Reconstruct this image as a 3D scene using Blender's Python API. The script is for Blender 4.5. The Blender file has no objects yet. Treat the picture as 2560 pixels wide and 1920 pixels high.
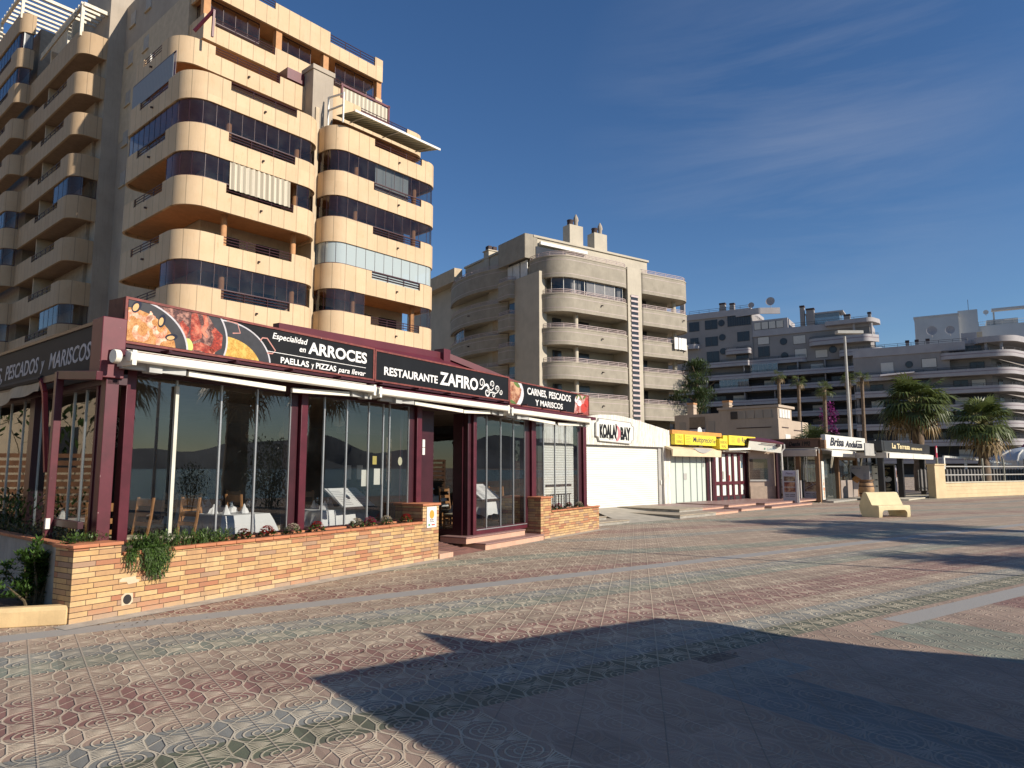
import bpy, math, random
from math import sin, cos, pi, radians, sqrt, atan2, hypot
from mathutils import Vector, Matrix

SC = bpy.context.scene
COL = SC.collection
random.seed(7)

# ------------------------------------------------------------------ camera
cd = bpy.data.cameras.new("camera")
cam = bpy.data.objects.new("camera", cd)
COL.objects.link(cam)
cam.location = (0, 0, 1.6)
cam.rotation_euler = (radians(90) + math.atan(210 / 1765.0), 0, 0)
cd.sensor_width = 36.0
cd.sensor_fit = 'HORIZONTAL'
cd.lens = 1765.0 / 2560 * 36
cd.clip_start = 0.05
cd.clip_end = 9000
SC.camera = cam

# ------------------------------------------------------------------ light
SUN_AZ, SUN_EL = 119.5, 28.0
sd = bpy.data.lights.new("sun", 'SUN')
sun = bpy.data.objects.new("sun", sd)
COL.objects.link(sun)
sd.energy = 4.9
sd.angle = radians(0.53)
sd.color = (1.0, 0.90, 0.77)
sun.rotation_euler = (radians(90 - SUN_EL), 0, radians(180 - SUN_AZ))
SC.view_settings.view_transform = 'Standard'
SC.view_settings.look = 'None'
SC.view_settings.gamma = 1.0
SC.view_settings.exposure = 0.34
SC.cycles.max_bounces = 6
SC.cycles.diffuse_bounces = 3
SC.cycles.glossy_bounces = 3
SC.cycles.transparent_max_bounces = 16
SC.cycles.transmission_bounces = 2
SC.cycles.caustics_reflective = False
SC.cycles.caustics_refractive = False

W = bpy.data.worlds.new("World")
SC.world = W
W.use_nodes = True
nt = W.node_tree
for n in list(nt.nodes):
    nt.nodes.remove(n)
wo = nt.nodes.new('ShaderNodeOutputWorld')
bg = nt.nodes.new('ShaderNodeBackground')
sky = nt.nodes.new('ShaderNodeTexSky')
sky.sky_type = 'NISHITA'
sky.sun_disc = False
sky.sun_elevation = radians(SUN_EL)
sky.sun_rotation = radians(SUN_AZ)
sky.altitude = 0
sky.air_density = 1.0
sky.dust_density = 0.1
sky.ozone_density = 3.2
bg.inputs['Strength'].default_value = 0.085
# thin cirrus streaks: noise stretched along the sky
tc = nt.nodes.new('ShaderNodeTexCoord')
mp = nt.nodes.new('ShaderNodeMapping')
mp.inputs['Rotation'].default_value = (0, radians(4), radians(-26))
mp.inputs['Location'].default_value = (5.1, 2.7, 1.11)
mp.inputs['Scale'].default_value = (1.0, 1.6, 7.5)
nz = nt.nodes.new('ShaderNodeTexNoise')
nz.inputs['Scale'].default_value = 1.6
nz.inputs['Detail'].default_value = 7
nz.inputs['Roughness'].default_value = 0.62
nz.inputs['Distortion'].default_value = 0.4
cr = nt.nodes.new('ShaderNodeValToRGB')
cr.color_ramp.elements[0].position = 0.42
cr.color_ramp.elements[1].position = 0.86
# keep it to one soft patch of the sky
mk = nt.nodes.new('ShaderNodeVectorMath'); mk.operation = 'DISTANCE'
mk.inputs[1].default_value = (0.37, 0.83, 0.415)
mr = nt.nodes.new('ShaderNodeMapRange')
mr.inputs['From Min'].default_value = 0.05
mr.inputs['From Max'].default_value = 0.31
mr.inputs['To Min'].default_value = 0.27
mr.inputs['To Max'].default_value = 0.0
mul = nt.nodes.new('ShaderNodeMath'); mul.operation = 'MULTIPLY'
mx = nt.nodes.new('ShaderNodeMixRGB')
mx.inputs['Color2'].default_value = (5.6, 5.7, 6.2, 1)
hs = nt.nodes.new('ShaderNodeHueSaturation')
hs.inputs['Saturation'].default_value = 1.18
hs.inputs['Hue'].default_value = 0.506
L = nt.links.new
L(tc.outputs['Generated'], mp.inputs['Vector'])
L(mp.outputs['Vector'], nz.inputs['Vector'])
L(nz.outputs['Fac'], cr.inputs['Fac'])
L(tc.outputs['Generated'], mk.inputs[0])
L(mk.outputs['Value'], mr.inputs['Value'])
L(cr.outputs['Color'], mul.inputs[0])
L(mr.outputs['Result'], mul.inputs[1])
L(mul.outputs[0], mx.inputs['Fac'])
L(sky.outputs['Color'], hs.inputs['Color'])
L(hs.outputs['Color'], mx.inputs['Color1'])
L(mx.outputs['Color'], bg.inputs['Color'])
L(bg.outputs['Background'], wo.inputs['Surface'])

# ------------------------------------------------------------------ frames
class Fr:
    """a local frame: p runs along compass-like azimuth az (0 = straight ahead), q to its left"""
    def __init__(s, az, ox=0.0, oy=0.0):
        s.az = az
        a = radians(az)
        s.p = (sin(a), cos(a)); s.q = (-cos(a), sin(a)); s.o = (ox, oy)
        s.rot = radians(90 - az)
    def w(s, p, q, z=0.0):
        return Vector((s.o[0] + p * s.p[0] + q * s.q[0], s.o[1] + p * s.p[1] + q * s.q[1], z))
WF = Fr(90)          # world axes
BASE = {}

# ------------------------------------------------------------------ mesh builder
def fillet(pts, radii, n=7):
    out = []
    for i, p in enumerate(pts):
        r = radii[i] if isinstance(radii, (list, tuple)) else radii
        if i == 0 or i == len(pts) - 1 or r <= 0:
            out.append(tuple(p)); continue
        a = Vector(pts[i - 1]) - Vector(p); b = Vector(pts[i + 1]) - Vector(p)
        la, lb = a.length, b.length
        a.normalize(); b.normalize()
        ang = a.angle(b)
        d = min(r / math.tan(ang / 2), la * .98, lb * .98)
        rr = d * math.tan(ang / 2)
        c = Vector(p) + (a + b).normalized() * (rr / sin(ang / 2))
        s = Vector(p) + a * d; e = Vector(p) + b * d
        a0 = atan2(s.y - c.y, s.x - c.x); a1 = atan2(e.y - c.y, e.x - c.x)
        da = (a1 - a0 + pi) % (2 * pi) - pi
        for k in range(n + 1):
            t = a0 + da * k / n
            out.append((c.x + rr * cos(t), c.y + rr * sin(t)))
    return out

class Path:
    def __init__(s, pts):
        s.pts = [Vector(p) for p in pts]
        s.s = [0.0]
        for a, b in zip(s.pts, s.pts[1:]):
            s.s.append(s.s[-1] + (b - a).length)
        s.len = s.s[-1]
    def at(s, t):
        t = max(0.0, min(s.len, t))
        for i in range(len(s.pts) - 1):
            if t <= s.s[i + 1] + 1e-9:
                k = (t - s.s[i]) / max(1e-9, s.s[i + 1] - s.s[i])
                return s.pts[i].lerp(s.pts[i + 1], k)
        return s.pts[-1].copy()
    def nrm(s, t):          # left-hand normal (inwards)
        d = s.at(t + .03) - s.at(t - .03)
        d.normalize()
        return Vector((-d.y, d.x))
    def off(s, t, d):
        return s.at(t) + s.nrm(t) * d
    def find(s, x=None, y=None):   # arc length where the path first crosses x or y
        for i in range(len(s.pts) - 1):
            a, b = s.pts[i], s.pts[i + 1]
            for v, k in ((x, 0), (y, 1)):
                if v is not None and abs(a[k] - b[k]) > 1e-6 and (a[k] - v) * (b[k] - v) <= 0:
                    return s.s[i] + (v - a[k]) / (b[k] - a[k]) * (s.s[i + 1] - s.s[i])
        return 0.0
    def stations(s, s0, s1, extra=()):
        st = [s0] + [t for t in s.s if s0 + 1e-4 < t < s1 - 1e-4] + [t for t in extra if s0 + 1e-4 < t < s1 - 1e-4] + [s1]
        st = sorted(st)
        o = [st[0]]
        for t in st[1:]:
            if t - o[-1] > 1e-4: o.append(t)
        return o

class MB:
    def __init__(s):
        s.v = []; s.f = []; s.m = []; s.uv = {}
    def face(s, pts, mi=0, uv=None):
        i = len(s.v)
        s.v += [tuple(p) for p in pts]
        s.f.append(tuple(range(i, i + len(pts)))); s.m.append(mi)
        if uv: s.uv[len(s.f) - 1] = uv
    def mesh(s, verts, faces, mi=0):
        i = len(s.v)
        s.v += [tuple(p) for p in verts]
        for f in faces:
            s.f.append(tuple(a + i for a in f)); s.m.append(mi)
    def box(s, x0, x1, y0, y1, z0, z1, mi=0):
        if x0 > x1: x0, x1 = x1, x0
        if y0 > y1: y0, y1 = y1, y0
        if z0 > z1: z0, z1 = z1, z0
        v = [(x0, y0, z0), (x1, y0, z0), (x1, y1, z0), (x0, y1, z0), (x0, y0, z1), (x1, y0, z1), (x1, y1, z1), (x0, y1, z1)]
        s.mesh(v, [(0, 3, 2, 1), (4, 5, 6, 7), (0, 1, 5, 4), (1, 2, 6, 5), (2, 3, 7, 6), (3, 0, 4, 7)], mi)
        return s
    def prism(s, poly, z0, z1, mi=0):      # ccw polygon in xy
        n = len(poly)
        v = [(x, y, z0) for x, y in poly] + [(x, y, z1) for x, y in poly]
        f = [tuple(reversed(range(n))), tuple(range(n, 2 * n))] + [(i, (i + 1) % n, n + (i + 1) % n, n + i) for i in range(n)]
        s.mesh(v, f, mi)
        return s
    def prismy(s, poly, y0, y1, mi=0):     # polygon in xz, extruded along y
        n = len(poly)
        v = [(x, y0, z) for x, z in poly] + [(x, y1, z) for x, z in poly]
        f = [tuple(range(n)), tuple(reversed(range(n, 2 * n)))] + [(i, n + i, n + (i + 1) % n, (i + 1) % n) for i in range(n)]
        s.mesh(v, f, mi)
        return s
    def prismx(s, poly, x0, x1, mi=0):     # polygon in yz, extruded along x
        n = len(poly)
        v = [(x0, y, z) for y, z in poly] + [(x1, y, z) for y, z in poly]
        f = [tuple(reversed(range(n))), tuple(range(n, 2 * n))] + [(i, (i + 1) % n, n + (i + 1) % n, n + i) for i in range(n)]
        s.mesh(v, f, mi)
        return s
    def beam(s, a, b, w, h, mi=0):         # rectangular bar from a to b
        a = Vector(a); b = Vector(b); d = (b - a).normalized()
        up = Vector((0, 0, 1)) if abs(d.z) < .95 else Vector((0, 1, 0))
        x = d.cross(up).normalized() * (w / 2); y = x.cross(d).normalized() * (h / 2)
        v = [a - x - y, a + x - y, a + x + y, a - x + y, b - x - y, b + x - y, b + x + y, b - x + y]
        s.mesh(v, [(0, 1, 2, 3), (7, 6, 5, 4), (0, 4, 5, 1), (1, 5, 6, 2), (2, 6, 7, 3), (3, 7, 4, 0)], mi)
        return s
    def tube(s, pts, r, n=6, mi=0, close=False):
        pts = [Vector(p) for p in pts]
        rr = r if isinstance(r, (list, tuple)) else [r] * len(pts)
        rings = []
        up = None
        for i, p in enumerate(pts):
            d = (pts[min(i + 1, len(pts) - 1)] - pts[max(i - 1, 0)]).normalized()
            if up is None:
                up = Vector((0, 0, 1)) if abs(d.z) < .9 else Vector((1, 0, 0))
            x = d.cross(up)
            if x.length < 1e-4: x = d.cross(Vector((0, 1, .2)))
            x.normalize(); y = x.cross(d).normalized(); up = y
            rings.append([p + x * rr[i] * cos(2 * pi * k / n) + y * rr[i] * sin(2 * pi * k / n) for k in range(n)])
        v = [q for ring in rings for q in ring]
        f = []
        for i in range(len(pts) - 1):
            for k in range(n):
                a = i * n + k; b = i * n + (k + 1) % n
                f.append((a, b, b + n, a + n))
        f.append(tuple(reversed(range(n)))); f.append(tuple(range((len(pts) - 1) * n, len(pts) * n)))
        s.mesh(v, f, mi)
        return s
    def lathe(s, cx, cy, prof, n=14, mi=0):    # prof: (r,z)
        v = []; f = []
        for r, z in prof:
            for k in range(n):
                v.append((cx + r * cos(2 * pi * k / n), cy + r * sin(2 * pi * k / n), z))
        for i in range(len(prof) - 1):
            for k in range(n):
                a = i * n + k; b = i * n + (k + 1) % n
                f.append((a, b, b + n, a + n))
        f.append(tuple(reversed(range(n)))); f.append(tuple(range((len(prof) - 1) * n, len(prof) * n)))
        s.mesh(v, f, mi)
        return s
    def wall(s, P, z0, z1, t, s0=None, s1=None, notches=(), mi=0, inner=0.0):
        """a wall along a path; notches = (sa, sb, ztop)"""
        s0 = 0.0 if s0 is None else s0; s1 = P.len if s1 is None else s1
        ex = [n[0] for n in notches] + [n[1] for n in notches]
        st = P.stations(s0, s1, ex)
        O = [P.off(a, inner) for a in st]; I = [P.off(a, inner + t) for a in st]
        tops = []
        for a, b in zip(st, st[1:]):
            m = (a + b) / 2; z = z1
            for n in notches:
                if n[0] < m < n[1]: z = n[2]
            tops.append(z)
        for i in range(len(st) - 1):
            o0, o1, i0, i1, z = O[i], O[i + 1], I[i], I[i + 1], tops[i]
            u0, u1 = st[i], st[i + 1]
            s.face([(*o0, z0), (*o1, z0), (*o1, z), (*o0, z)], mi, [(u0, z0), (u1, z0), (u1, z), (u0, z)])
            s.face([(*i1, z0), (*i0, z0), (*i0, z), (*i1, z)], mi, [(u1, z0), (u0, z0), (u0, z), (u1, z)])
            s.face([(*o0, z), (*o1, z), (*i1, z), (*i0, z)], mi, [(u0 + .3, z), (u0 + .3, z), (u0 + .3, z), (u0 + .3, z)])
            s.face([(*i0, z0), (*i1, z0), (*o1, z0), (*o0, z0)], mi, [(u0 + .3, z0), (u0 + .3, z0), (u0 + .3, z0), (u0 + .3, z0)])
            pz = tops[i - 1] if i else z0
            if abs(pz - z) > 1e-4:
                a, b = min(pz, z), max(pz, z)
                s.face([(*o0, a), (*o0, b), (*i0, b), (*i0, a)], mi, [(u0 + .3, a), (u0 + .3, b), (u0 + .35, b), (u0 + .35, a)])
        o, i = O[-1], I[-1]
        s.face([(*o, z0), (*i, z0), (*i, tops[-1]), (*o, tops[-1])], mi, [(.3, z0), (.35, z0), (.35, z1), (.3, z1)])
        return s
    def sheet(s, P, z0, z1, s0, s1, inner=0.0, mi=0):    # single surface along a path
        st = P.stations(s0, s1)
        for a, b in zip(st, st[1:]):
            p, q = P.off(a, inner), P.off(b, inner)
            s.face([(*p, z0), (*q, z0), (*q, z1), (*p, z1)], mi, [(a, z0), (b, z0), (b, z1), (a, z1)])
        return s
    def data(s, name, mats, shift=(0, 0, 0), smooth=True, weld=True):
        me = bpy.data.meshes.new(name)
        sx, sy, sz = shift
        me.from_pydata([(x - sx, y - sy, z - sz) for x, y, z in s.v], [], s.f)
        if not isinstance(mats, (list, tuple)): mats = [mats]
        for m in mats: me.materials.append(m)
        me.polygons.foreach_set('material_index', s.m)
        if s.uv:
            lay = me.uv_layers.new(name='UVMap')
            for fi, uv in s.uv.items():
                for li, c in zip(me.polygons[fi].loop_indices, uv):
                    lay.data[li].uv = c
        if smooth and len(s.f) < 60000:
            import bmesh
            bm = bmesh.new(); bm.from_mesh(me)
            if weld: bmesh.ops.remove_doubles(bm, verts=bm.verts, dist=1e-4)
            bm.to_mesh(me); bm.free()
            me.polygons.foreach_set('use_smooth', [True] * len(me.polygons))
            me.set_sharp_from_angle(angle=radians(32))
        me.update()
        return me

def tagset(o, label=None, cat=None, group=None, kind=None):
    if label: o['label'] = label
    if cat: o['category'] = cat
    if group: o['group'] = group
    if kind: o['kind'] = kind
    return o

def place(o, fr, base):
    o.location = fr.w(*base)
    o.rotation_euler = (0, 0, fr.rot)

def thing(name, label, cat, fr, base=(0, 0, 0), group=None):
    o = bpy.data.objects.new(name, None)
    o.empty_display_size = .3
    COL.objects.link(o)
    place(o, fr, base)
    BASE[o.name] = base
    return tagset(o, label, cat, group)

def bevel(o, w, seg=2):
    m = o.modifiers.new('bevel', 'BEVEL')
    m.width = w; m.segments = seg; m.limit_method = 'ANGLE'; m.angle_limit = radians(40)
    m.harden_normals = False
    return o

def part(name, mb, mats, parent, bev=0, smooth=True, label=None):
    b = BASE[parent.name]
    o = bpy.data.objects.new(name, mb.data(name, mats, b, smooth))
    COL.objects.link(o)
    o.parent = parent
    BASE[o.name] = b
    if bev: bevel(o, bev)
    if label: o['label'] = label
    return o

def solo(name, mb, mats, label, cat, fr, base=(0, 0, 0), group=None, bev=0, kind=None, smooth=True):
    o = bpy.data.objects.new(name, mb.data(name, mats, base, smooth))
    COL.objects.link(o)
    place(o, fr, base)
    BASE[o.name] = base
    if bev: bevel(o, bev)
    return tagset(o, label, cat, group, kind)

def kids(o):
    return [c for c in COL.objects if c.parent == o]

def copy_tree(o, parent=None):
    c = o.copy(); COL.objects.link(c)
    if parent: c.parent = parent
    BASE[c.name] = BASE.get(o.name, (0, 0, 0))
    for k in [k for k in CH.get(o.name, kids(o))]:
        copy_tree(k, c)
    return c
CH = {}

# ------------------------------------------------------------------ text
def text_mesh(mb, body, p, q, z, w, h, mi=0, ex=.004, shear=0.0, bold=0.0, fit=True, spacing=1.0):
    """lettering in the plane y=q of the frame, lower left corner (p,z), w wide and h high, standing ex proud towards -q"""
    cu = bpy.data.curves.new('t', 'FONT')
    cu.body = body; cu.size = 1; cu.shear = shear; cu.offset = bold; cu.resolution_u = 3
    cu.space_character = spacing
    o = bpy.data.objects.new('t', cu)
    COL.objects.link(o)
    bpy.context.view_layer.update()
    dg = bpy.context.evaluated_depsgraph_get()
    me = bpy.data.meshes.new_from_object(o.evaluated_get(dg))
    vs = [v.co.copy() for v in me.vertices]; fs = [tuple(f.vertices) for f in me.polygons]
    bpy.data.objects.remove(o); bpy.data.curves.remove(cu); bpy.data.meshes.remove(me)
    if not vs: return
    x0 = min(v.x for v in vs); x1 = max(v.x for v in vs); y0 = min(v.y for v in vs); y1 = max(v.y for v in vs)
    kx = w / (x1 - x0); ky = h / (y1 - y0)
    # front faces and rim
    pts = [(p + (v.x - x0) * kx, z + (v.y - y0) * ky) for v in vs]
    n = len(pts)
    ff = []
    ed = {}
    for f in fs:
        a = sum(pts[f[i]][0] * pts[f[(i + 1) % len(f)]][1] - pts[f[(i + 1) % len(f)]][0] * pts[f[i]][1] for i in range(len(f)))
        if a < 0: f = tuple(reversed(f))
        ff.append(f)
        for i in range(len(f)):
            e = (f[i], f[(i + 1) % len(f)])
            ed[e] = 1
    v3 = [(x, q - ex, y) for x, y in pts] + [(x, q, y) for x, y in pts]
    rim = [(a, n + a, n + b, b) for (a, b) in ed if (b, a) not in ed]
    mb.mesh(v3, ff + rim, mi)

def clip(poly, x0, x1, z0, z1):
    def cut(P, f, g):
        out = []
        for i in range(len(P)):
            a, b = P[i], P[(i + 1) % len(P)]
            if f(a): out.append(a)
            if f(a) != f(b): out.append(g(a, b))
        return out
    def ix(v):
        return lambda a, b: (v, a[1] + (b[1] - a[1]) * (v - a[0]) / (b[0] - a[0]))
    def iz(v):
        return lambda a, b: (a[0] + (b[0] - a[0]) * (v - a[1]) / (b[1] - a[1]), v)
    P = poly
    for f, g in ((lambda a: a[0] >= x0, ix(x0)), (lambda a: a[0] <= x1, ix(x1)), (lambda a: a[1] >= z0, iz(z0)), (lambda a: a[1] <= z1, iz(z1))):
        if P: P = cut(P, f, g)
    return P

def ell(cx, cz, rx, rz, n=40, a0=0, a1=2 * pi, rot=0):
    o = []
    for k in range(n):
        t = a0 + (a1 - a0) * k / (n if a1 - a0 >= 2 * pi - 1e-6 else n - 1)
        x, y = rx * cos(t), rz * sin(t)
        o.append((cx + x * cos(rot) - y * sin(rot), cz + x * sin(rot) + y * cos(rot)))
    return o

def flat(mb, poly, q, mi=0, ex=.0015):
    if poly and len(poly) > 2: mb.prismy(poly, q - ex, q, mi)

def strip(pts, w):     # thick polyline as polygon in xz; w scalar or list
    P = [Vector(p) for p in pts]
    ww = w if isinstance(w, (list, tuple)) else [w] * len(P)
    Lf, Rt = [], []
    for i, p in enumerate(P):
        d = (P[min(i + 1, len(P) - 1)] - P[max(0, i - 1)]).normalized()
        n = Vector((-d.y, d.x)) * ww[i] / 2
        Lf.append(tuple(p + n)); Rt.append(tuple(p - n))
    return Rt + Lf[::-1]

# ------------------------------------------------------------------ materials
MATS = {}
def NT(name):
    m = bpy.data.materials.new(name)
    m.use_nodes = True
    t = m.node_tree
    b = t.nodes['Principled BSDF']
    return m, t, b
def nd(t, typ, **kw):
    n = t.nodes.new(typ)
    for k, v in kw.items():
        if k.startswith('i_'):
            n.inputs[k[2:].replace('_', ' ')].default_value = v
        else:
            setattr(n, k, v)
    return n
def math_(t, op, a, b=None, c=None, clamp=False):
    n = t.nodes.new('ShaderNodeMath'); n.operation = op; n.use_clamp = clamp
    for i, x in enumerate((a, b, c)):
        if x is None: continue
        if isinstance(x, (int, float)): n.inputs[i].default_value = x
        else: t.links.new(x, n.inputs[i])
    return n.outputs[0]
def mixc(t, f, a, b, mode='MIX'):
    n = t.nodes.new('ShaderNodeMixRGB'); n.blend_type = mode
    for k, x in (('Fac', f), ('Color1', a), ('Color2', b)):
        if isinstance(x, (int, float)): n.inputs[k].default_value = x
        elif isinstance(x, tuple): n.inputs[k].default_value = (*x[:3], 1)
        else: t.links.new(x, n.inputs[k])
    return n.outputs[0]
def ramp(t, v, stops, interp='LINEAR'):
    n = t.nodes.new('ShaderNodeValToRGB'); r = n.color_ramp; r.interpolation = interp
    while len(r.elements) < len(stops): r.elements.new(.5)
    for e, (p, c) in zip(r.elements, stops):
        e.position = p; e.color = (*c[:3], 1) if isinstance(c, tuple) else (c, c, c, 1)
    t.links.new(v, n.inputs['Fac'])
    return n.outputs['Color']
def noise(t, vec, scale, detail=3, rough=.55, dist=0.0):
    n = t.nodes.new('ShaderNodeTexNoise')
    n.inputs['Scale'].default_value = scale; n.inputs['Detail'].default_value = detail
    n.inputs['Roughness'].default_value = rough; n.inputs['Distortion'].default_value = dist
    if vec is not None: t.links.new(vec, n.inputs['Vector'])
    return n.outputs['Fac']
def coords(t, kind='Object', scale=None, rot=None):
    c = t.nodes.new('ShaderNodeTexCoord').outputs[kind]
    if scale or rot:
        m = t.nodes.new('ShaderNodeMapping')
        if scale: m.inputs['Scale'].default_value = scale
        if rot: m.inputs['Rotation'].default_value = rot
        t.links.new(c, m.inputs['Vector']); c = m.outputs['Vector']
    return c
def bumpn(t, b, h, strength=.3, dist=.01):
    n = t.nodes.new('ShaderNodeBump'); n.inputs['Strength'].default_value = strength; n.inputs['Distance'].default_value = dist
    t.links.new(h, n.inputs['Height']); t.links.new(n.outputs['Normal'], b.inputs['Normal'])

def mat(name, col, rough=.6, var=.15, scale=3.0, streak=0.0, bump=0.0, bscale=60, metal=0.0, spec=.5, tint=None, chips=None):
    """painted or mineral surface: two octaves of tone change, optional run-down streaks, fine bump, optional worn chips"""
    if name in MATS: return MATS[name]
    m, t, b = NT(name)
    c = coords(t)
    f1 = noise(t, c, scale, 5, .6); f2 = noise(t, c, scale * 9, 3, .6)
    d = tuple(x * (1 - var) for x in col); l = tuple(min(1, x * (1 + var * .8)) for x in col)
    if tint: d = tuple(x * (1 - var) for x in tint)
    o = mixc(t, ramp(t, f1, [(.33, 0.0), (.67, 1.0)]), d, l)
    o = mixc(t, math_(t, 'MULTIPLY', f2, var * 1.1), o, tuple(x * .72 for x in col))
    if streak:
        cs = coords(t, 'Object', (7, 7, .35))
        s = ramp(t, noise(t, cs, 2.2, 4, .65), [(.52, 0.0), (.74, 1.0)])
        o = mixc(t, math_(t, 'MULTIPLY', s, streak), o, tuple(x * .45 for x in col))
    if chips:
        s = ramp(t, noise(t, c, 16, 4, .7), [(.70, 0.0), (.72, 1.0)])
        o = mixc(t, s, o, chips)
    t.links.new(o, b.inputs['Base Color'])
    b.inputs['Roughness'].default_value = rough
    b.inputs['Metallic'].default_value = metal
    b.inputs['Specular IOR Level'].default_value = spec
    if bump: bumpn(t, b, noise(t, c, bscale, 4, .7), bump, .01)
    MATS[name] = m
    return m

def glassmat(name, tint=(.6, .64, .66), boost=1.6, rough=0.0, opaque=0.0, oc=(.5, .55, .55), ior=1.5, dirt=.035):
    if name in MATS: return MATS[name]
    m = bpy.data.materials.new(name); m.use_nodes = True
    t = m.node_tree
    for n in list(t.nodes): t.nodes.remove(n)
    out = t.nodes.new('ShaderNodeOutputMaterial')
    tr = nd(t, 'ShaderNodeBsdfTransparent'); tr.inputs['Color'].default_value = (*tint, 1)
    gl = nd(t, 'ShaderNodeBsdfGlossy'); gl.inputs['Roughness'].default_value = rough
    lw = nd(t, 'ShaderNodeLayerWeight'); lw.inputs['Blend'].default_value = 0.5
    # Schlick from facing: works on both sides of a single pane
    f = math_(t, 'POWER', lw.outputs['Facing'], 4.6)
    f = math_(t, 'MULTIPLY_ADD', f, .9, .075 * boost, clamp=True)
    df = nd(t, 'ShaderNodeBsdfDiffuse'); df.inputs['Color'].default_value = (*oc, 1)
    m0 = nd(t, 'ShaderNodeMixShader')
    if opaque:
        m0.inputs['Fac'].default_value = opaque
    else:
        g = ramp(t, noise(t, coords(t), 1.2, 5, .7), [(.4, 0.0), (.8, 1.0)])
        t.links.new(math_(t, 'MULTIPLY', g, dirt), m0.inputs['Fac'])
    t.links.new(tr.outputs[0], m0.inputs[1]); t.links.new(df.outputs[0], m0.inputs[2])
    m1 = nd(t, 'ShaderNodeMixShader')
    t.links.new(f, m1.inputs['Fac']); t.links.new(m0.outputs[0], m1.inputs[1]); t.links.new(gl.outputs[0], m1.inputs[2])
    t.links.new(m1.outputs[0], out.inputs['Surface'])
    MATS[name] = m
    return m

def stripes(name, c1, c2, period, axis=0, duty=.5, rough=.8, kind='Object'):
    if name in MATS: return MATS[name]
    m, t, b = NT(name)
    c = coords(t, kind)
    s = t.nodes.new('ShaderNodeSeparateXYZ'); t.links.new(c, s.inputs[0])
    fr = math_(t, 'FRACT', math_(t, 'DIVIDE', s.outputs[axis], period))
    k = math_(t, 'LESS_THAN', fr, duty)
    o = mixc(t, k, c1, c2)
    o = mixc(t, math_(t, 'MULTIPLY', noise(t, coords(t), 4, 4), .35), o, tuple(x * .6 for x in c1))
    t.links.new(o, b.inputs['Base Color']); b.inputs['Roughness'].default_value = rough
    MATS[name] = m
    return m

def panelmat(name, col, step=.8, dark=.45):
    """precast facing: panels by running length (UV x), joints, per-panel tone, run-down stains"""
    if name in MATS: return MATS[name]
    m, t, b = NT(name)
    uv = t.nodes.new('ShaderNodeTexCoord').outputs['UV']
    s = t.nodes.new('ShaderNodeSeparateXYZ'); t.links.new(uv, s.inputs[0])
    u = math_(t, 'DIVIDE', s.outputs[0], step)
    fr = math_(t, 'FRACT', u)
    j = math_(t, 'LESS_THAN', math_(t, 'ABSOLUTE', math_(t, 'SUBTRACT', fr, .5)), .028)
    wn = t.nodes.new('ShaderNodeTexWhiteNoise'); wn.noise_dimensions = '2D'
    cb = t.nodes.new('ShaderNodeCombineXYZ')
    t.links.new(math_(t, 'FLOOR', math_(t, 'ADD', u, .5)), cb.inputs[0]); t.links.new(math_(t, 'FLOOR', math_(t, 'DIVIDE', s.outputs[1], 2.4)), cb.inputs[1])
    t.links.new(cb.outputs[0], wn.inputs['Vector'])
    c = coords(t)
    o = mixc(t, wn.outputs['Value'], tuple(x * .93 for x in col), tuple(min(1, x * 1.04) for x in col))
    f = ramp(t, noise(t, c, 1.1, 6, .65), [(.38, 0.0), (.7, 1.0)])
    o = mixc(t, math_(t, 'MULTIPLY', f, .35), o, (col[0] * .84, col[1] * .75, col[2] * .62))
    cs = coords(t, 'Object', (5, 5, .3))
    st = ramp(t, noise(t, cs, 2.6, 4, .7), [(.55, 0.0), (.8, 1.0)])
    o = mixc(t, math_(t, 'MULTIPLY', st, .46), o, tuple(x * .5 for x in col))
    rs = ramp(t, noise(t, coords(t, 'Object', (2.2, 2.2, .9)), 1.7, 5, .75), [(.62, 0.0), (.70, 1.0)])
    o = mixc(t, math_(t, 'MULTIPLY', rs, .30), o, (col[0] * .62, col[1] * .45, col[2] * .28))
    o = mixc(t, math_(t, 'MULTIPLY', j, .75), o, tuple(x * dark for x in col))
    t.links.new(o, b.inputs['Base Color']); b.inputs['Roughness'].default_value = .8
    bumpn(t, b, math_(t, 'SUBTRACT', noise(t, c, 40, 4, .7), math_(t, 'MULTIPLY', j, 2.0)), .25, .012)
    MATS[name] = m
    return m

def glaze(mb, P, z0, z1, s0, s1, step, inner=.0, fw=.03, rail=.05, top=True):
    """frameless glazing along a path: material 0 glass, 1 frame"""
    mb.sheet(P, z0, z1, s0, s1, inner, 0)
    n = max(1, round((s1 - s0) / step))
    for i in range(n + 1):
        a = s0 + (s1 - s0) * i / n
        c = P.off(a, inner); d = P.nrm(a); t_ = Vector((d.y, -d.x))
        q = [c + t_ * (fw / 2) - d * .012, c - t_ * (fw / 2) - d * .012, c - t_ * (fw / 2) + d * .012, c + t_ * (fw / 2) + d * .012]
        mb.prism([tuple(x) for x in q][::-1], z0, z1, 1)
    for z in ((z0, z1 - rail) if top else (z0,)):
        mb.wall(P, z, z + rail, .05, s0, s1, mi=1, inner=inner - .025)

def rail(mb, P, s0, s1, z0, zs, r=.022, post=1.2, inner=.1, mi=0, n=6):
    st = P.stations(s0, s1)
    for z in zs:
        mb.tube([(*P.off(a, inner), z) for a in st], r, n, mi)
    k = max(1, round((s1 - s0) / post))
    for i in range(k + 1):
        a = s0 + (s1 - s0) * i / k
        c = P.off(a, inner)
        mb.tube([(*c, z0), (*c, zs[-1] if zs[-1] > zs[0] else zs[0])], r * .9, n, mi)

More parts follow.
